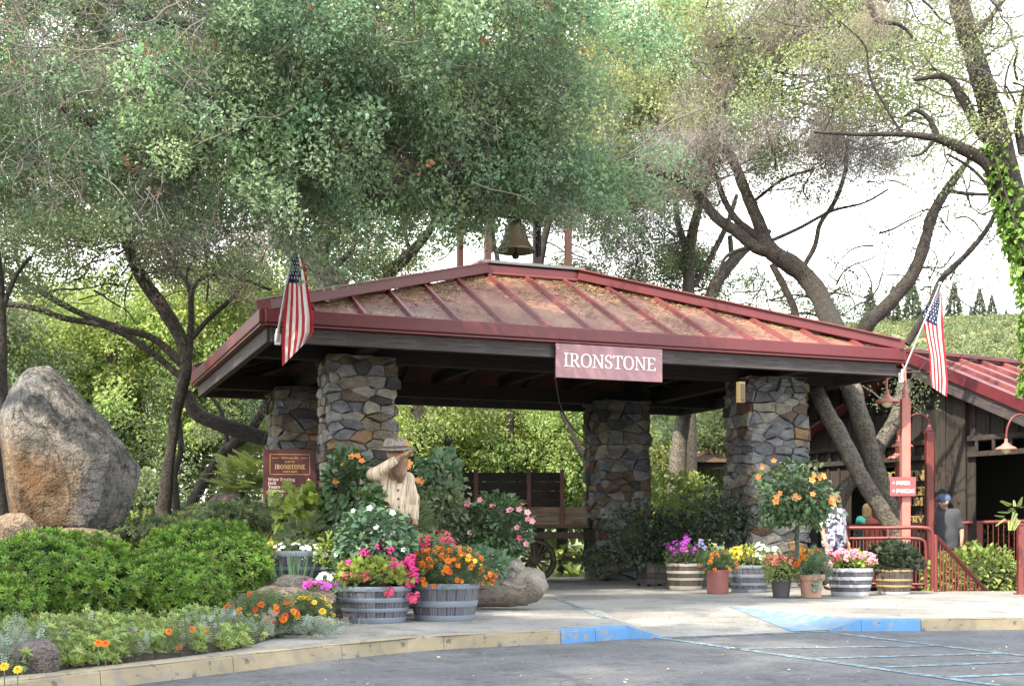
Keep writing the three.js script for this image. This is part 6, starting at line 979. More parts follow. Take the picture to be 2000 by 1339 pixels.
// ---------------------------------------------------------------- pines on the hill, and its scrub
{
  const tiers = [], R = rngOf(88); for (let i = 0; i < 340; i++) { const t = Math.pow(R(), 0.8), a = R() * 6.283, y = 1.2 + t * 8.6, r = (1 - t) * 2.1 * lerp(0.5, 1.05, R()) + 0.12; const o = V(Math.cos(a) * r * 0.45, y, Math.sin(a) * r * 0.45), d = V(Math.cos(a), -0.28, Math.sin(a)).normalize(); leafDiamond(tiers, o, d, V(0, 1, 0), r * 0.75 + 0.2, 0.5 + r * 0.35, 0.5); }
  const crownG = geoOf(tiers), trunkG = new THREE.CylinderGeometry(0.08, 0.24, 9.4, 7).translate(0, 4.7, 0), pm = leafMat(0.13, 0.165, 0.115, 0.3);
  const pt = thing('pine_tree', '', 'tree'); part(pt, 'trunk', trunkG, M.barkDark); part(pt, 'crown', crownG, pm);
  [[1783, 625, 14, 'broad pine left of the right flag pole top'], [1864, 614, 12, 'tall pointed pine standing clear on the hill just right of the flag'], [1897, 618, 4.6, 'small round pine between the two pointed ones on the hill'], [1914, 616, 10, 'dark pine second right of the flag on the hill crest'], [1938, 616, 8, 'narrow pine third right of the flag on the hill crest'], [1966, 615, 3.6, 'short pine farthest right on the hill crest'], [1745, 622, 12, 'pine behind the curving grey limb on the hill'], [1700, 618, 12, 'pine farthest left on the hill, over the roof ridge'], [1727, 620, 7.5, 'smaller pine just left of the curving grey limb']].forEach(([u, v, h, l], i) => {
    const o = i ? pt.clone() : pt; if (i) { o.name = numbered('pine_tree'); scene.add(o); } const D = 395; const x = (u - 1000) * D / F; o.position.set(x, hillY(x, D) - 0.3, -D); o.scale.set(h / 9.8 * 1.15, h / 9.8, h / 9.8 * 1.15); o.rotation.y = i * 1.3; o.userData = { label: l, category: 'tree' };
  });
  const sc = [], cl = sprigGeo(91, 60, 1, 0.5, 0.4); for (let i = 0; i < 5200; i++) { const d = lerp(170, 440, R()), x = d * lerp(0.2, 0.52, R()); sc.push([V(x, hillY(x, d) + 0.5, -d), rq(R, 0.4), lerp(0.6, 1.7, R()), tint(R, 0.3, 0.1)]); }
  const im = instances(scene, 'hillside_scrub', cl, leafMat(0.17, 0.205, 0.085, 0.3), sc); im.userData = { kind: 'stuff', label: 'pale green scrub covering the far hillside', category: 'scrub' };
}
// ---------------------------------------------------------------- plants and flowers
const FG = (() => {
  const petals = (n, l, w, up, tiers = 1, dl = 0.7, seed = 1) => { const R = rngOf(seed), pos = []; for (let k = 0; k < tiers; k++) for (let i = 0; i < n; i++) { const a = (i + k * 0.5) / n * 6.283 + (R() - .5) * 0.15, u = up + k * 0.55, d = V(Math.cos(a) * Math.cos(u), Math.sin(u), Math.sin(a) * Math.cos(u)), nn = V(-Math.cos(a) * Math.sin(u), Math.cos(u), -Math.sin(a) * Math.sin(u)); leafDiamond(pos, d.clone().multiplyScalar(0.08 * l).add(V(0, k * 0.12 * l, 0)), d, nn, l * Math.pow(dl, k), w * Math.pow(dl, k), 0.15); } return geoOf(pos); };
  return { pompom: petals(9, 0.5, 0.42, 0.12, 3, 0.82, 2), daisy: petals(9, 0.5, 0.22, 0.12, 1, 1, 3), five: petals(5, 0.5, 0.46, 0.25, 1, 1, 4), cluster: (() => { const R = rngOf(5), pos = []; for (let i = 0; i < 7; i++) { const o = rv(R).multiplyScalar(0.36); for (let k = 0; k < 4; k++) { const a = k / 4 * 6.283 + i, d = V(Math.cos(a), 0.3, Math.sin(a)).normalize(); leafDiamond(pos, o, d, V(0, 1, 0), 0.26, 0.24, 0.1); } } return geoOf(pos); })(),
    trumpet: (() => { const pos = []; for (let i = 0; i < 6; i++) { const a = i / 6 * 6.283, b = (i + 1) / 6 * 6.283, T3 = (p, q, r) => pos.push(...p, ...q, ...r), c = (x, r, y) => [Math.cos(x) * r, y, Math.sin(x) * r]; T3(c(a, 0.06, -0.5), c(b, 0.06, -0.5), c(b, 0.16, 0.1)); T3(c(a, 0.06, -0.5), c(b, 0.16, 0.1), c(a, 0.16, 0.1)); T3(c(a, 0.16, 0.1), c(b, 0.16, 0.1), c((a + b) / 2, 0.45, 0.22)); } return geoOf(pos); })() };
})();
const fm = (r, g, b) => new THREE.MeshPhysicalMaterial({ color: col(r, g, b), roughness: 0.75, transmission: 0.2, thickness: 0, side: THREE.DoubleSide });
const FM = { orange: [fm(0.78, 0.22, 0.012), fm(0.72, 0.16, 0.012), fm(0.82, 0.29, 0.02)], gold: [fm(0.8, 0.36, 0.02), fm(0.82, 0.46, 0.03)], red: [fm(0.62, 0.08, 0.015)], yellow: [fm(0.82, 0.58, 0.03), fm(0.85, 0.66, 0.08)], magenta: [fm(0.62, 0.03, 0.22), fm(0.72, 0.06, 0.28), fm(0.52, 0.02, 0.17)], rose: [fm(0.7, 0.11, 0.2), fm(0.66, 0.06, 0.16)], pink: [fm(0.74, 0.30, 0.38), fm(0.70, 0.22, 0.32), fm(0.8, 0.4, 0.45)], white: [fm(0.82, 0.82, 0.8)], purple: [fm(0.5, 0.06, 0.5), fm(0.6, 0.1, 0.6)], lilac: [fm(0.45, 0.38, 0.62)], coral: [fm(0.66, 0.24, 0.16), fm(0.55, 0.15, 0.12)], trumpet: [fm(0.85, 0.26, 0.06), fm(0.8, 0.33, 0.1)], crimson: [fm(0.34, 0.01, 0.06), fm(0.44, 0.02, 0.1)] };
const LG = (() => { const g = (l, w, up, f = true) => { const pos = []; (f ? leafShape : leafDiamond)(pos, V(0, 0, 0), V(0, 0, 1), V(0, 1, 0), l, w, 0.2); return geoOf(pos); };
  const lobed = (l) => { const pos = []; for (const [a, s] of [[0, 1], [0.95, 0.82], [-0.95, 0.82], [1.9, 0.55], [-1.9, 0.55]]) leafDiamond(pos, V(0, 0, 0), V(Math.sin(a), 0.05, Math.cos(a)), V(0, 1, 0), l * s * 0.6, l * s * 0.52, 0.12); return geoOf(pos); };
  const feather = (l, n, w) => { const pos = []; for (let i = 0; i < n; i++) { const t = (i + 1) / n; for (const s of [-1, 1]) leafDiamond(pos, V(0, 0, t * l), V(s * 0.85, 0.1, 0.5).normalize(), V(0, 1, 0), w * (1.1 - t * 0.6), w * 0.34, 0.1); } return geoOf(pos); };
  const rosette = (seed, n, l, w) => { const R = rngOf(seed), pos = []; for (let i = 0; i < n; i++) { const a = i * 2.4, u = lerp(0.15, 1.25, i / n); leafDiamond(pos, V(0, -0.3 * l + i / n * 0.25 * l, 0), V(Math.cos(a) * Math.cos(u), Math.sin(u), Math.sin(a) * Math.cos(u)), V(-Math.cos(a) * Math.sin(u), Math.cos(u), -Math.sin(a) * Math.sin(u)), l * lerp(0.8, 1.1, R()), w, 0.25); } return geoOf(pos); };
  return { small: g(0.05, 0.03), oval: g(0.075, 0.05), big: g(0.12, 0.085), heart: g(0.085, 0.078), lobed: lobed(0.12), vine: lobed(0.19), round: lobed(0.075), blade: g(0.38, 0.022), fern: feather(0.09, 4, 0.035), rosette: rosette(3, 11, 0.062, 0.020), silver: feather(0.08, 4, 0.034), frond: feather(0.5, 14, 0.12) }; })();
const lookQ = (d, roll = 0) => { const q = new THREE.Quaternion().setFromUnitVectors(V(0, 0, 1), d.clone().normalize()); return q.multiply(new THREE.Quaternion().setFromAxisAngle(V(0, 0, 1), roll)); };
const faceQ = (d) => new THREE.Quaternion().setFromUnitVectors(UPV, d.clone().normalize());
function dome(R, n, c, r, o = {}) {                      // points of a half or whole ellipsoid, mostly near its skin: [point, outward]
  const out = []; let guard = 0;
  while (out.length < n && guard++ < n * 30) { const d = rv(R); if (d.lengthSq() > 1) continue; d.normalize(); if (o.half && d.y < -0.25) continue; const k = lerp(o.inner ?? 0.55, 1.03, Math.pow(R(), 0.6)) * (1 + (o.lump ?? 0.16) * fb3(d.x * 2.2 + c.x * 3, d.y * 2.2, d.z * 2.2 + c.z, 17, 3)); out.push([c.clone().add(V(d.x * r[0] * k, d.y * r[1] * k, d.z * r[2] * k)), d]); }
  return out;
}
function foliage(t, R, geo, m, pts, o = {}) {
  const L = pts.map(([p, d]) => { const dd = d.clone().multiplyScalar(o.out ?? 0.8).add(rv(R).multiplyScalar(o.ran ?? 0.7)).add(V(0, o.up ?? -0.1, 0)).normalize(); return [p, o.stand ? faceQ(d.clone().multiplyScalar(0.8).add(V(0, o.up ?? 0.6, 0)).add(rv(R).multiplyScalar(0.45))).multiply(new THREE.Quaternion().setFromAxisAngle(UPV, R() * 6.28)) : lookQ(dd, (R() - .5) * 1.4), lerp(0.65, 1.2, R()) * (o.scale ?? 1), tint(R, o.v ?? 0.3, 0.1)]; });
  return instances(t, o.name || 'foliage', geo, m, L);
}
function flowers(t, R, geo, mats, pts, size, o = {}) { for (const [p, d] of pts) { const f = part(t, o.name || 'flower', geo, mats[R() * mats.length | 0]); f.position.copy(p); f.quaternion.copy(faceQ(d.clone().multiplyScalar(0.8).add(V(0, o.up ?? 0.45, (o.front ?? 0.35))).add(rv(R).multiplyScalar(0.4)))); f.scale.setScalar(size * lerp(0.75, 1.2, R())); } }
const plant = (name, label, pos, cat = 'plant') => thing(name, label, cat, pos);
const front = (pts) => pts.filter(([, d]) => d.z > -0.35);
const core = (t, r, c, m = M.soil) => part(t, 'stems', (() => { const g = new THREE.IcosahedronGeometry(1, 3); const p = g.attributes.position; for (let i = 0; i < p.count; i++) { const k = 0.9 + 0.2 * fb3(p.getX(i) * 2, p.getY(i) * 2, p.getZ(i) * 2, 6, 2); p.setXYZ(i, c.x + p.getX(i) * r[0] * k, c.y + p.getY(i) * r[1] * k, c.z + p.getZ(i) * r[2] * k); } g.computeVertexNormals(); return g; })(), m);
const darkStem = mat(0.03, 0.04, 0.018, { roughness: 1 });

// two big clipped mounds in front, made of bright rosettes of narrow leaves
function mound(label, u, v, D, ru, rv2, n, seed, m = LM.shrub) {
  const k = D / F, t = plant('shrub', label, P(u, v, D), 'shrub'), R = rngOf(seed), r = [ru * k, rv2 * k * 0.88, ru * k * 0.75], c = V(0, 0, 0);
  core(t, r.map(x => x * 0.84), c, darkStem); foliage(t, R, LG.rosette, m, dome(R, n, c, r, { inner: 0.80, lump: 0.36 }), { stand: true, up: 0.5, v: 0.42, scale: 0.95 }); foliage(t, R, LG.rosette, LM.yellow, dome(R, n * 0.10 | 0, c, r, { inner: 0.97, lump: 0.5 }), { stand: true, up: 0.8, v: 0.3, scale: 0.8, name: 'young_shoots' }); foliage(t, R, LG.small, LM.brown, dome(R, n * 0.02 | 0, c, r, { inner: 0.97, lump: 0.5 }), { name: 'dead_leaves' }); return t;
}
mound('large rounded bright green shrub at the lower left edge', 112, 1142, 11.0, 172, 108, 3000, 1);
mound('rounded bright green shrub in the middle of the bed, tallest of the front mounds', 400, 1108, 12.2, 128, 92, 2300, 2);
mound('lower bright green shrub nearest the kerb between the two big mounds', 335, 1150, 11.2, 110, 72, 1700, 3);
mound('small bright green mound filling the left corner above the brown rock', -10, 1190, 10.2, 90, 70, 900, 4);
mound('dark green clipped shrub behind the bright mounds below the boulder', 330, 1042, 14.6, 120, 36, 900, 5, LM.mid);
mound('olive green low shrub in front of the welcome board', 450, 1012, 16.5, 100, 34, 800, 6, LM.mid);
// ferns, dark ground cover and bushes in the shade behind the bed
{
  const R = rngOf(301), t = plant('ground_cover', 'dark mixed ferns and low leaves in the shade behind the bed', P(380, 1030, 17), 'ground cover'), L = []; t.userData.kind = 'stuff';
  for (let i = 0; i < 1500; i++) { const u = lerp(240, 640, R()), D = lerp(15, 25, R()), p = P(u, 1000, D); p.y = bedH(p.x, D) + R() * 0.28; L.push([p.sub(t.position), lookQ(rv(R).add(V(0, 0.5, 0.4))), lerp(0.8, 1.9, R()), tint(R, 0.4)]); }
  instances(t, 'foliage', LG.oval, LM.mid, L);
  const L2 = []; for (let i = 0; i < 420; i++) { const u = lerp(230, 560, R()), D = lerp(16, 24, R()), p = P(u, 1000, D); p.y = bedH(p.x, D) + 0.05 + R() * 0.2; L2.push([p.sub(t.position), lookQ(V((R() - .5) * 2, 0.35 + R() * 0.7, (R() - .3) * 1.6)), lerp(0.6, 1.1, R()), tint(R, 0.3)]); } instances(t, 'fern_fronds', LG.frond, LM.lime, L2);
  const f = plant('fern', 'bright tree fern left of the welcome board', P(470, 935, 20), 'fern'), L3 = []; for (let i = 0; i < 120; i++) { const a = R() * 6.28, up = lerp(-0.3, 0.6, R()); L3.push([V((R() - .5) * 0.5, (R() - .5) * 0.5, (R() - .5) * 0.5), lookQ(V(Math.cos(a), up, Math.sin(a))), lerp(0.6, 1.05, R()), tint(R, 0.25)]); } instances(f, 'fronds', LG.frond, LM.lime, L3); part(f, 'stem', sweep([V(0, -0.9, 0), V(0.03, -0.4, 0), V(0, 0, 0)], [0.06, 0.04], 8, 0.1), M.barkDark);
  const far = plant('ground_cover', 'bright green low growth on the ground behind the pavilion', P(1000, 1110, 29), 'ground cover'), L4 = []; far.userData.kind = 'stuff';
  for (let i = 0; i < 2600; i++) { const D = lerp(27.3, 33, R()), u = lerp(500, 1480, R()), p = P(u, 1050, D); p.y = -0.3 + R() * lerp(0.35, 1.3, smooth(27, 33, D)); L4.push([p.sub(far.position), lookQ(rv(R).add(V(0, 0.6, 0.3))), lerp(1, 2.6, R()), tint(R, 0.35)]); } instances(far, 'foliage', LG.big, LM.lime, L4);
}
// low plants along the kerb: silvery and green ground cover, then marigolds
{
  const R = rngOf(311), t = plant('ground_cover', 'silver green and yellow green low plants along the kerb on the left', P(250, 1270, 9.6), 'ground cover'), A = [], B = [], C2 = []; t.userData.kind = 'stuff';
  for (let i = 0; i < 9000; i++) {
    const d = lerp(6.2, 10.7, R()), p = V(bedX(d) + 0.06 - (d > 10.2 ? 0.8 : 1.5) * R(), 0, -d), h = bedH(p.x, d), u = 0, g = fbm(p.x * 2.2 + 40, p.z * 2.2 + 40, 512, 7, 3);
    p.y = Math.max(h, 0.13) + R() * R() * 0.20 * (0.5 + g); const dd = rv(R).multiplyScalar(0.8).add(V(0, 0.7, 0.4));
    (g > 0.585 ? A : g > 0.5 ? C2 : B).push([p.sub(t.position), lookQ(dd), lerp(0.5, 1.0, R()), tint(R, 0.3)]);
  }
  instances(t, 'silver_foliage', LG.silver, LM.silver, A); instances(t, 'foliage', LG.rosette, LM.bright, B); instances(t, 'blue_foliage', LG.fern, LM.mid, C2);
  const few = [[403, 1236], [349, 1270], [192, 1262], [206, 1263], [375, 1235], [330, 1240], [8, 1308], [34, 1314]].map(([u, v]) => P(u, v - 6, lerp(7.0, 9.3, u / 400)));
  few.forEach((p, i) => { const m = plant('marigold', ['orange marigold near the silvery plants, highest of the scattered ones', 'large orange marigold alone above the kerb', 'small orange marigold left of the small brown rock', 'tiny orange marigold beside the small brown rock', 'orange marigold left of the big marigold patch', 'dull orange marigold among silver leaves', 'yellow marigold at the left edge of the photograph', 'second yellow marigold in the lower left corner'][i], p, 'flower'); part(m, 'flower', FG.pompom, (i > 5 ? FM.yellow : FM.orange)[0]).scale.setScalar(0.055); part(m, 'stem', new THREE.CylinderGeometry(0.003, 0.004, 0.14, 5).translate(0, -0.07, 0), LM.mid); m.children[0].quaternion.copy(faceQ(V(0, 0.6, 0.8))); });
}
function marigoldBed(label, u, v, D, ru, rvv, leafN, sets, seed) {
  const k = D / F, t = plant('marigold_patch', label, P(u, v, D), 'flowers'), R = rngOf(seed), c = V(0, 0, 0), r = [ru * k, rvv * k, ru * k * 0.55]; core(t, r.map(x => x * 0.6), c, darkStem); foliage(t, R, LG.fern, LM.mid, dome(R, leafN, c, r, { inner: 0.5 }), { up: 0.35 }); sets.forEach(([m, n, s]) => flowers(t, R, FG.pompom, m, front(dome(R, n, c, r.map(x => x * 1.22), { half: true, inner: 0.95 })), s)); return t;
}
marigoldBed('orange and red marigolds at the kerb before the flat sandstone rock', 510, 1204, 10.6, 58, 34, 900, [[FM.orange, 34, 0.066], [FM.red, 9, 0.056], [FM.gold, 8, 0.056]], 321);
marigoldBed('bright yellow marigolds at the kerb left of the front barrels', 600, 1204, 11.0, 40, 32, 600, [[FM.yellow, 34, 0.064]], 322);
{ const R = rngOf(330), t = plant('dusty_miller', 'silvery leaves edging the marigolds at the kerb', P(470, 1240, 10.6)); foliage(t, R, LG.silver, LM.silver, dome(R, 260, V(0, 0, 0), [0.3, 0.07, 0.14], { inner: 0.3 }), { up: 0.5 }); foliage(t, R, LG.silver, LM.silver, dome(R, 200, V(0.62, 0.03, 0), [0.22, 0.07, 0.12], { inner: 0.3 }), { up: 0.5 }); }
// plants in the two front barrels
const rimOf = (u, v) => spot(u, v);
{
  const b = rimOf(731, 1215).add(V(0, 0.34, 0)), t = plant('geranium', 'pink flowered geranium with yellow green leaves in the left front barrel', b), R = rngOf(341), c = V(0, 0.09, 0);
  core(t, [0.24, 0.12, 0.24], c, darkStem); foliage(t, R, LG.round, LM.yellow, dome(R, 620, c, [0.40, 0.21, 0.36], { half: true, inner: 0.6 }), { up: 0.45, ran: 0.6 });
  for (const [x, y, zz, rr, n] of [[0.03, 0.36, 0.0, 0.16, 20], [0.32, 0.23, 0.05, 0.12, 34], [0.36, 0.08, 0.06, 0.10, 30], [0.18, 0.22, 0.14, 0.1, 18], [-0.22, 0.24, 0.08, 0.09, 14], [-0.1, 0.13, 0.27, 0.07, 10], [0.16, -0.03, 0.33, 0.06, 8], [0.39, -0.09, 0.12, 0.07, 12], [-0.28, 0.12, 0.12, 0.06, 7]]) flowers(t, R, FG.cluster, n > 12 ? FM.magenta : FM.rose, dome(R, n, V(x, y, zz), [rr, rr * 0.6, rr], { inner: 0.2 }), 0.075);
}
{
  const b = rimOf(867, 1211).add(V(0, 0.35, 0)), t = plant('marigolds', 'dense orange marigolds with a few yellow ones in the right front barrel', b, 'flowers'), R = rngOf(342), c = V(0.05, 0.08, 0);
  core(t, [0.28, 0.18, 0.26], c, darkStem); foliage(t, R, LG.fern, LM.gloss, dome(R, 1100, c, [0.40, 0.27, 0.36], { half: true, inner: 0.6 }), { up: 0.2 });
  flowers(t, R, FG.pompom, FM.orange, front(dome(R, 110, c, [0.42, 0.29, 0.37], { half: true, inner: 0.95 })), 0.062); flowers(t, R, FG.pompom, FM.orange, dome(R, 80, V(-0.04, 0.27, 0.05), [0.34, 0.10, 0.24], { inner: 0.6 }), 0.062);
  flowers(t, R, FG.pompom, FM.yellow, dome(R, 9, V(0.26, 0.24, 0.2), [0.13, 0.09, 0.09], { inner: 0.5 }), 0.066); flowers(t, R, FG.pompom, FM.orange, dome(R, 14, V(0.42, 0.1, 0.12), [0.1, 0.1, 0.12], { inner: 0.5 }), 0.05);
}
// bed behind: white flowers, magenta ground flowers, blades
{
  const R = rngOf(351); let t = plant('white_flowers', 'small white flowers filling the little grey barrel behind the sandstone rock', P(578, 1086, 13.2), 'flowers'); foliage(t, R, LG.oval, LM.mid, dome(R, 240, V(0, 0, 0), [0.33, 0.12, 0.26], { half: true }), { up: 0.4 }); flowers(t, R, FG.five, FM.white, front(dome(R, 50, V(0, 0.02, 0.04), [0.31, 0.12, 0.24], { half: true, inner: 0.85 })), 0.06);
  t = plant('yellow_flowers', 'few yellow flower heads left of the little grey barrel', P(540, 1075, 13.3), 'flowers'); foliage(t, R, LG.small, LM.mid, dome(R, 90, V(0, -0.05, 0), [0.14, 0.16, 0.12], {}), {}); for (const [u, v] of [[528, 1062], [531, 1070], [543, 1079]]) flowers(t, R, FG.pompom, FM.yellow, [[P(u, v, 13.15).sub(t.position), V(0, 0.2, 1)]], 0.075);
  t = plant('iris_leaves', 'upright sword shaped leaves in front of the little grey barrel', P(560, 1138, 12.4)); const L = []; for (let i = 0; i < 46; i++) L.push([V(lerp(-0.2, 0.22, R()), -0.02, (R() - .5) * 0.2), lookQ(V((R() - .5) * 0.7, 1, (R() - .5) * 0.5), R() * 3), lerp(0.5, 0.95, R()), tint(R, 0.25)]); instances(t, 'blades', LG.blade, LM.blue, L);
  t = plant('grass_tuft', 'bright grass blades right of the tall round shrub', P(512, 1098, 13)); const L2 = []; for (let i = 0; i < 60; i++) L2.push([V((R() - .5) * 0.2, -0.1, (R() - .5) * 0.2), lookQ(V((R() - .5) * 0.8, 1, (R() - .5) * 0.8), R() * 3), lerp(0.6, 1.1, R()), tint(R, 0.25)]); instances(t, 'blades', LG.blade, LM.yellow, L2);
  t = plant('petunias', 'low magenta and white petunias before the left front barrel', P(630, 1142, 12.0), 'flowers'); foliage(t, R, LG.small, LM.mid, dome(R, 160, V(0, -0.03, 0), [0.21, 0.06, 0.16], { half: true }), { up: 0.4 }); flowers(t, R, FG.five, FM.purple, dome(R, 24, V(-0.03, -0.01, 0.03), [0.18, 0.05, 0.12], { half: true, inner: 0.7 }), 0.07); flowers(t, R, FG.five, FM.magenta, dome(R, 10, V(-0.12, 0.0, 0.03), [0.08, 0.05, 0.1], { half: true, inner: 0.7 }), 0.06); flowers(t, R, FG.five, FM.white, dome(R, 9, V(0.05, 0.07, 0), [0.09, 0.05, 0.06], { half: true, inner: 0.6 }), 0.065);
  t = plant('sedum', 'small yellow green sprigs with pinkish tips beside the little grey barrel', P(640, 1075, 12.9)); foliage(t, R, LG.small, LM.yellow, dome(R, 200, V(0, 0, 0), [0.14, 0.17, 0.12], { inner: 0.2 }), {});
}
function bush(label, name, u, v, D, ru, rvv, rz, geo, m, n, seed, o = {}) { const k = D / F, t = plant(name, label, P(u, v, D), o.cat || 'bush'), R = rngOf(seed), c = V(0, 0, 0), r = [ru * k, rvv * k, rz]; if (o.core !== 0) core(t, r.map(x => x * (o.core ?? 0.62)), c, darkStem); foliage(t, R, geo, m, dome(R, n, c, r, { inner: o.inner ?? 0.6, lump: o.lump ?? 0.3 }), { up: o.up ?? 0, ran: o.ran ?? 0.6, scale: o.scale ?? 1, v: 0.35 }); for (const [fg, fm2, k2, s, b] of o.fl || []) flowers(t, R, fg, fm2, b ? b.map(([x, y]) => [P(x, y, D - rz * 0.75).sub(t.position), V(0, 0.1, 1)]) : front(dome(R, k2, c, r.map(x => x * 1.03), { inner: 0.95, lump: o.lump ?? 0.3 })), s); return t; }
{
  let t = bush('round dark green vine with a few small white flowers in front of the statue', 'potato_vine', 731, 1058, 12.8, 78, 58, 0.3, LG.heart, LM.blue, 900, 361, { up: -0.25, lump: 0.25, fl: [[FG.five, FM.white, 0, 0.062, [[690, 997], [722, 992], [766, 1001], [749, 1040], [767, 1040], [788, 1074], [708, 1045], [657, 1083], [735, 1030], [705, 1070]]]] });
  foliage(t, rngOf(362), LG.heart, LM.gloss, dome(rngOf(363), 380, V(-0.05, -0.32, 0), [0.42, 0.3, 0.28], { inner: 0.6 }), { up: -0.3 });
  t = bush('green trumpet vine with orange flowers growing up left of the statue', 'trumpet_vine', 680, 945, 14.3, 42, 62, 0.22, LG.big, LM.gloss, 300, 364, { up: -0.2, lump: 0.5, fl: [[FG.five, FM.trumpet, 0, 0.10, [[687, 892], [671, 905], [698, 890], [655, 940], [706, 900]]]] });
  t = bush('grape vine with large yellow green leaves before the welcome board', 'grape_vine', 588, 1000, 14.8, 66, 52, 0.28, LG.vine, LM.yellow, 230, 365, { core: 0, inner: 0.15, lump: 0.5, up: -0.15, ran: 0.9 }); foliage(t, rngOf(366), LG.vine, LM.blue, dome(rngOf(367), 150, V(0.15, -0.12, -0.1), [0.42, 0.34, 0.2], { inner: 0.1 }), { ran: 0.9 }); foliage(t, rngOf(368), LG.vine, LM.yellow, dome(rngOf(369), 70, V(0.42, -0.28, 0.1), [0.16, 0.4, 0.15], { inner: 0.1 }), { ran: 0.9, scale: 0.8 });
  part(t, 'stem', sweep([V(0.36, -1.0, 0), V(0.3, -0.5, 0), V(0.35, 0.05, -0.05), V(0.25, 0.25, 0)], [0.035, 0.028, 0.02], 8, 0.2), M.bark); part(t, 'stem', sweep([V(0.3, -0.4, 0), V(0.05, -0.2, 0.05), V(-0.35, -0.05, 0.1)], [0.014, 0.007], 6), M.bark);
  t = bush('leafy vine with orange trumpet flowers right of the statue', 'trumpet_vine', 858, 925, 15.2, 46, 40, 0.2, LG.vine, LM.blue, 130, 370, { core: 0, inner: 0.1, lump: 0.5, up: -0.2, fl: [[FG.five, FM.trumpet, 0, 0.11, [[786, 872], [796, 911], [815, 938], [822, 940], [790, 868], [798, 905]]]] }); foliage(t, rngOf(371), LG.vine, LM.mid, dome(rngOf(372), 130, V(0.02, -0.5, 0), [0.32, 0.36, 0.2], { inner: 0.1 }), { ran: 0.9 }); part(t, 'stem', sweep([V(0.02, -1.0, 0.1), V(0.06, -0.5, 0.05), V(-0.06, 0.0, 0), V(0.05, 0.2, 0)], [0.03, 0.02, 0.012], 8, 0.2), M.bark); part(t, 'stem', sweep([V(0.05, -0.5, 0.05), V(0.16, -0.1, 0), V(0.1, 0.15, 0)], [0.014, 0.008], 6), M.bark);
  bush('big bush with pink trumpet flowers in front of the wagon', 'mandevilla', 972, 1030, 15.2, 66, 62, 0.36, LG.oval, LM.gloss, 1250, 373, { up: -0.1, lump: 0.25, fl: [[FG.five, FM.pink, 0, 0.095, [[913, 983], [937, 976], [962, 988], [996, 997], [1014, 995], [1030, 1001], [1032, 1014], [1028, 1062], [961, 1080], [918, 1040], [1010, 1030], [1040, 1018]]], [FG.five, FM.rose, 8, 0.08]] });
  bush('dark crimson flowers between the vine and the orange marigolds', 'cockscomb', 848, 1064, 13.2, 36, 22, 0.16, LG.small, LM.mid, 140, 374, { cat: 'flowers', fl: [[FG.cluster, FM.crimson, 34, 0.10]] });
  bush('low leafy plants behind the driftwood log', 'hosta', 935, 1102, 14.4, 60, 22, 0.25, LG.big, LM.blue, 170, 375, { up: 0.3 });
  bush('loose green leaves at the foot of the statue', 'shrub', 806, 1030, 14.4, 40, 52, 0.2, LG.vine, LM.mid, 110, 376, { core: 0.4, lump: 0.5 });
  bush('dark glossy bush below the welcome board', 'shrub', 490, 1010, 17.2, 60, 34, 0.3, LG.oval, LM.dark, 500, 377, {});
  bush('tangled fine leaved vine between the statue and the pink flowered bush', 'vine', 868, 985, 15.0, 46, 74, 0.22, LG.oval, LM.mid, 420, 393, { core: 0, inner: 0.1, lump: 0.8, ran: 0.9 });
  bush('tangled green vine climbing before the left front pillar', 'vine', 655, 985, 14.6, 30, 74, 0.2, LG.heart, LM.gloss, 300, 394, { core: 0, inner: 0.1, lump: 0.8, ran: 0.9 });
  bush('vine leaves hiding the lower left half of the statue', 'vine', 728, 982, 13.3, 28, 36, 0.12, LG.lobed, LM.gloss, 130, 379, { core: 0, inner: 0.1, lump: 0.5 });
  bush('leafy green plant behind the little grey barrel', 'shrub', 610, 1060, 14.4, 60, 42, 0.25, LG.big, LM.mid, 240, 378, { core: 0.4, lump: 0.5 });
  // right half
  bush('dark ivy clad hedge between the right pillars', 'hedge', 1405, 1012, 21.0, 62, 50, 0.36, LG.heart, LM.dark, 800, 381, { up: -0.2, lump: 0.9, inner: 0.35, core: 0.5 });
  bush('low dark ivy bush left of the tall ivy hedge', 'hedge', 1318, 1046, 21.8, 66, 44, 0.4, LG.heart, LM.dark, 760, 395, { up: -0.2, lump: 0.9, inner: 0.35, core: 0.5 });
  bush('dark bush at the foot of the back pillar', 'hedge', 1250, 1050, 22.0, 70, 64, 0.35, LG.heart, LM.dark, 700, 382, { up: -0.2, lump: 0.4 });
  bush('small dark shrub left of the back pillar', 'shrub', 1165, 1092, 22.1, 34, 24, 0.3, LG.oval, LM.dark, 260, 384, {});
  bush('bright fern like leaves between hedge and back pillar', 'shrub', 1300, 960, 27, 60, 40, 0.6, LG.big, LM.lime, 420, 383, { core: 0, inner: 0.1, lump: 0.5 });
  t = bush('large bright bush with pale leaves beyond the stair railing', 'shrub', 1912, 1128, 21.6, 92, 58, 0.55, LG.oval, LM.bright, 1700, 385, { scale: 1.35, lump: 0.3 }); foliage(t, rngOf(386), LG.oval, LM.bright, dome(rngOf(387), 700, V(-0.55, -0.1, 0), [0.4, 0.5, 0.4], { inner: 0.6 }), { scale: 1.3 });
  bush('pale green branch of a conifer at the right edge', 'conifer_branch', 1992, 1000, 18.4, 34, 26, 0.25, LG.frond, LM.bright, 24, 388, { core: 0, inner: 0.2, scale: 0.35, cat: 'plant' });
  bush('low green bush behind the level railing', 'shrub', 1950, 1050, 24.5, 60, 30, 0.5, LG.oval, LM.mid, 420, 389, {});
}
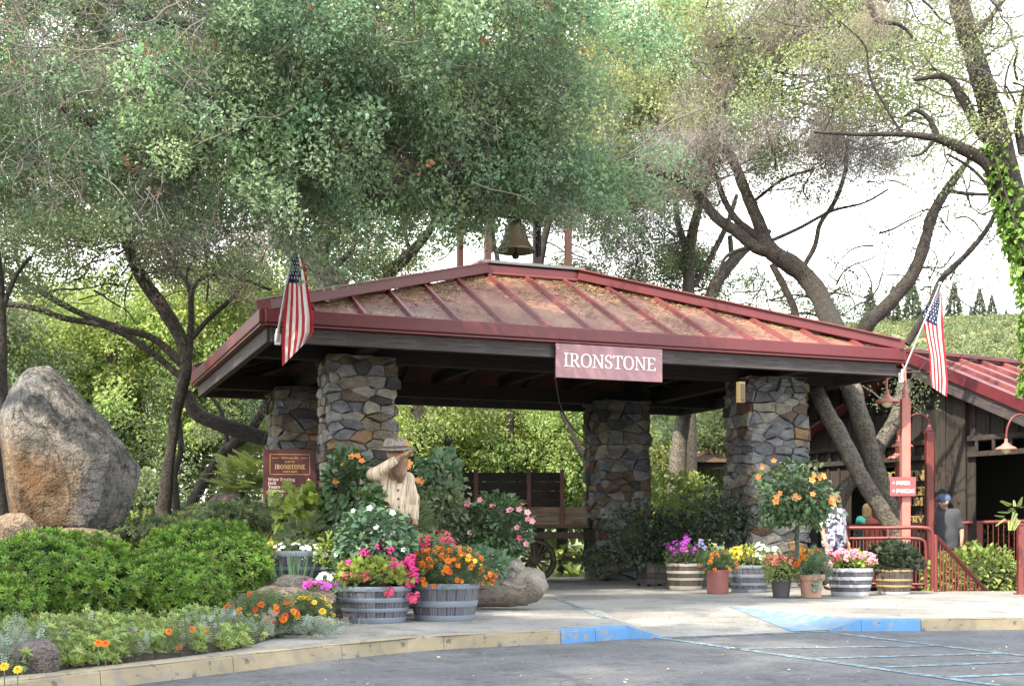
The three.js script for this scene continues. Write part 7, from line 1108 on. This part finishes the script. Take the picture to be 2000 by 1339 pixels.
{ // clipped trumpet tree by the right front pillar
  const D = 17.0, R = rngOf(391), t = plant('trumpet_tree', 'small round topped tree with orange trumpet flowers on a thin stem before the right pillar', P(1556, 965, D), 'tree'), k = D / F;
  part(t, 'trunk', sweep([V(0.01, -0.86, 0), V(0, -0.5, 0.01), V(0.02, -0.1, 0), V(0, 0.1, 0)], [0.024, 0.02, 0.016], 8, 0.1), M.bark); part(t, 'stake', new THREE.CylinderGeometry(0.01, 0.01, 0.9, 6).translate(0.04, -0.42, -0.03), mat(0.05, 0.16, 0.12));
  core(t, [0.3, 0.24, 0.26], V(0, 0, 0), darkStem); foliage(t, R, LG.oval, LM.gloss, dome(R, 900, V(0, -0.01, 0), [0.47, 0.38, 0.4], { inner: 0.55, lump: 0.7 }), { up: -0.35, scale: 1.1 });
  foliage(t, R, LG.oval, LM.gloss, dome(R, 260, V(0.22, -0.2, 0.05), [0.3, 0.26, 0.25], { inner: 0.3, lump: 0.8 }), { up: -0.6 }); foliage(t, R, LG.oval, LM.gloss, dome(R, 200, V(-0.28, -0.16, 0.05), [0.24, 0.28, 0.25], { inner: 0.3, lump: 0.8 }), { up: -0.6 });
  for (const [u, v] of [[1590, 928], [1600, 932], [1608, 930], [1586, 938], [1518, 970], [1524, 964], [1516, 978], [1554, 968], [1560, 972], [1552, 974], [1588, 965], [1622, 980], [1628, 984], [1625, 974], [1490, 912], [1482, 930], [1512, 900]]) flowers(t, R, FG.five, FM.trumpet, [[P(u, v, D - 0.38).sub(t.position), V((u - 1556) / 70, 0.2, 0.8)]], 0.095, { up: 0.1 });
}
function potted(label, name, at, up, r, leaf, lm, n, seed, fl, o = {}) { const p = spot(...at).add(V(0, up, 0)), t = plant(name, label, p, fl.length ? 'flowers' : 'plant'), R = rngOf(seed), c = V(0, o.cy ?? 0.06, 0); core(t, r.map(x => x * 0.55), c, darkStem); foliage(t, R, leaf, lm, dome(R, n, c, r, { half: true, inner: o.inner ?? 0.5, lump: 0.35 }), { up: o.up ?? 0.35, scale: o.scale ?? 1 }); for (const [g, m, k, s, cc, rr] of fl) flowers(t, R, g, m, cc ? dome(R, k, V(...cc), rr, { inner: 0.4 }) : front(dome(R, k, c, r.map(x => x * 1.06), { half: true, inner: 0.95 })), s); return t; }
potted('tall magenta and lilac flowers in the brown cream hooped barrel', 'stock_flowers', [1339, 1151], 0.40, [0.33, 0.26, 0.3], LG.oval, LM.mid, 380, 401, [[FG.cluster, FM.purple, 34, 0.11, [-0.1, 0.27, 0.12], [0.24, 0.10, 0.14]], [FG.cluster, FM.lilac, 8, 0.11, [0.26, 0.26, 0.05], [0.09, 0.12, 0.1]], [FG.cluster, FM.purple, 3, 0.1, [0.04, 0.42, 0], [0.08, 0.04, 0.05]], [FG.five, FM.yellow, 1, 0.07, [-0.02, 0.2, 0.2], [0.02, 0.02, 0.02]]], { cy: 0.05 });
potted('small orange marigolds above the dull red pot', 'marigolds', [1402, 1159], 0.33, [0.25, 0.2, 0.22], LG.fern, LM.gloss, 420, 402, [[FG.pompom, FM.orange, 18, 0.075]]);
potted('yellow and white daisies spreading over the grey barrel', 'daisies', [1468, 1156], 0.40, [0.42, 0.24, 0.32], LG.small, LM.lime, 620, 403, [[FG.five, FM.yellow, 34, 0.08, [-0.18, 0.2, 0.12], [0.22, 0.1, 0.15]], [FG.daisy, FM.white, 34, 0.09, [0.2, 0.22, 0.12], [0.24, 0.16, 0.15]]]);
potted('loose green plant with reddish flowers in the dark grey pot', 'snapdragons', [1526, 1167], 0.24, [0.24, 0.26, 0.2], LG.small, LM.lime, 420, 404, [[FG.cluster, FM.coral, 22, 0.085, [-0.02, 0.28, 0.05], [0.2, 0.1, 0.14]]], { cy: 0.05, scale: 1.2 });
{ const t = potted('orange and yellow marigolds in the pale terracotta pot', 'marigolds', [1585, 1167], 0.31, [0.26, 0.27, 0.22], LG.fern, LM.blue, 520, 405, [[FG.pompom, FM.orange, 6, 0.1], [FG.pompom, FM.gold, 4, 0.13, [-0.12, 0.3, 0.1], [0.1, 0.06, 0.08]]]); foliage(t, rngOf(406), LG.small, LM.silver, dome(rngOf(407), 90, V(0.04, -0.1, 0.19), [0.06, 0.12, 0.03], { inner: 0.1 }), { up: -0.4 }); }
potted('pink flowers with bright green leaves in the silver hooped barrel', 'stock_flowers', [1661, 1163], 0.38, [0.31, 0.17, 0.28], LG.oval, LM.yellow, 360, 408, [[FG.cluster, FM.pink, 58, 0.10, [-0.05, 0.2, 0.06], [0.30, 0.08, 0.2]], [FG.cluster, FM.rose, 8, 0.09, [-0.25, 0.15, 0.1], [0.12, 0.08, 0.1]], [FG.cluster, FM.pink, 26, 0.09, [0.24, 0.14, 0.05], [0.14, 0.08, 0.16]], [FG.cluster, FM.pink, 12, 0.08, [-0.33, 0.06, 0.1], [0.08, 0.08, 0.1]]]);
potted('leafy green plant without flowers in the tan hooped barrel', 'leafy_plant', [1746, 1160], 0.36, [0.40, 0.33, 0.32], LG.lobed, LM.dark, 520, 409, [], { cy: 0.08, up: 0.2 });
potted('orange flowers peeping out behind the pale pink ones', 'marigolds', [1632, 1146], 0.36, [0.25, 0.2, 0.2], LG.fern, LM.mid, 240, 410, [[FG.pompom, FM.orange, 14, 0.085]]);
{ const R = rngOf(411), t = plant('spider_grass', 'arching pale green grass in the dark planter box', spot(1285, 1144).add(V(0, 0.38, 0))), L = []; for (let i = 0; i < 120; i++) { const a = R() * 6.28; L.push([V((R() - .5) * 0.2, 0, (R() - .5) * 0.2), lookQ(V(Math.cos(a), 0.5 + R() * 1.2, Math.sin(a)), R() * 3), lerp(0.5, 0.95, R()), tint(R, 0.3)]); } instances(t, 'blades', LG.blade, LM.yellow, L); foliage(t, R, LG.small, LM.mid, dome(R, 160, V(-0.12, 0.02, 0), [0.2, 0.12, 0.2], { half: true }), {}); flowers(t, R, FG.five, FM.yellow, [[V(-0.18, 0.18, 0.15), V(0, 0.3, 1)]], 0.07); }

renderer.render(scene, camera);
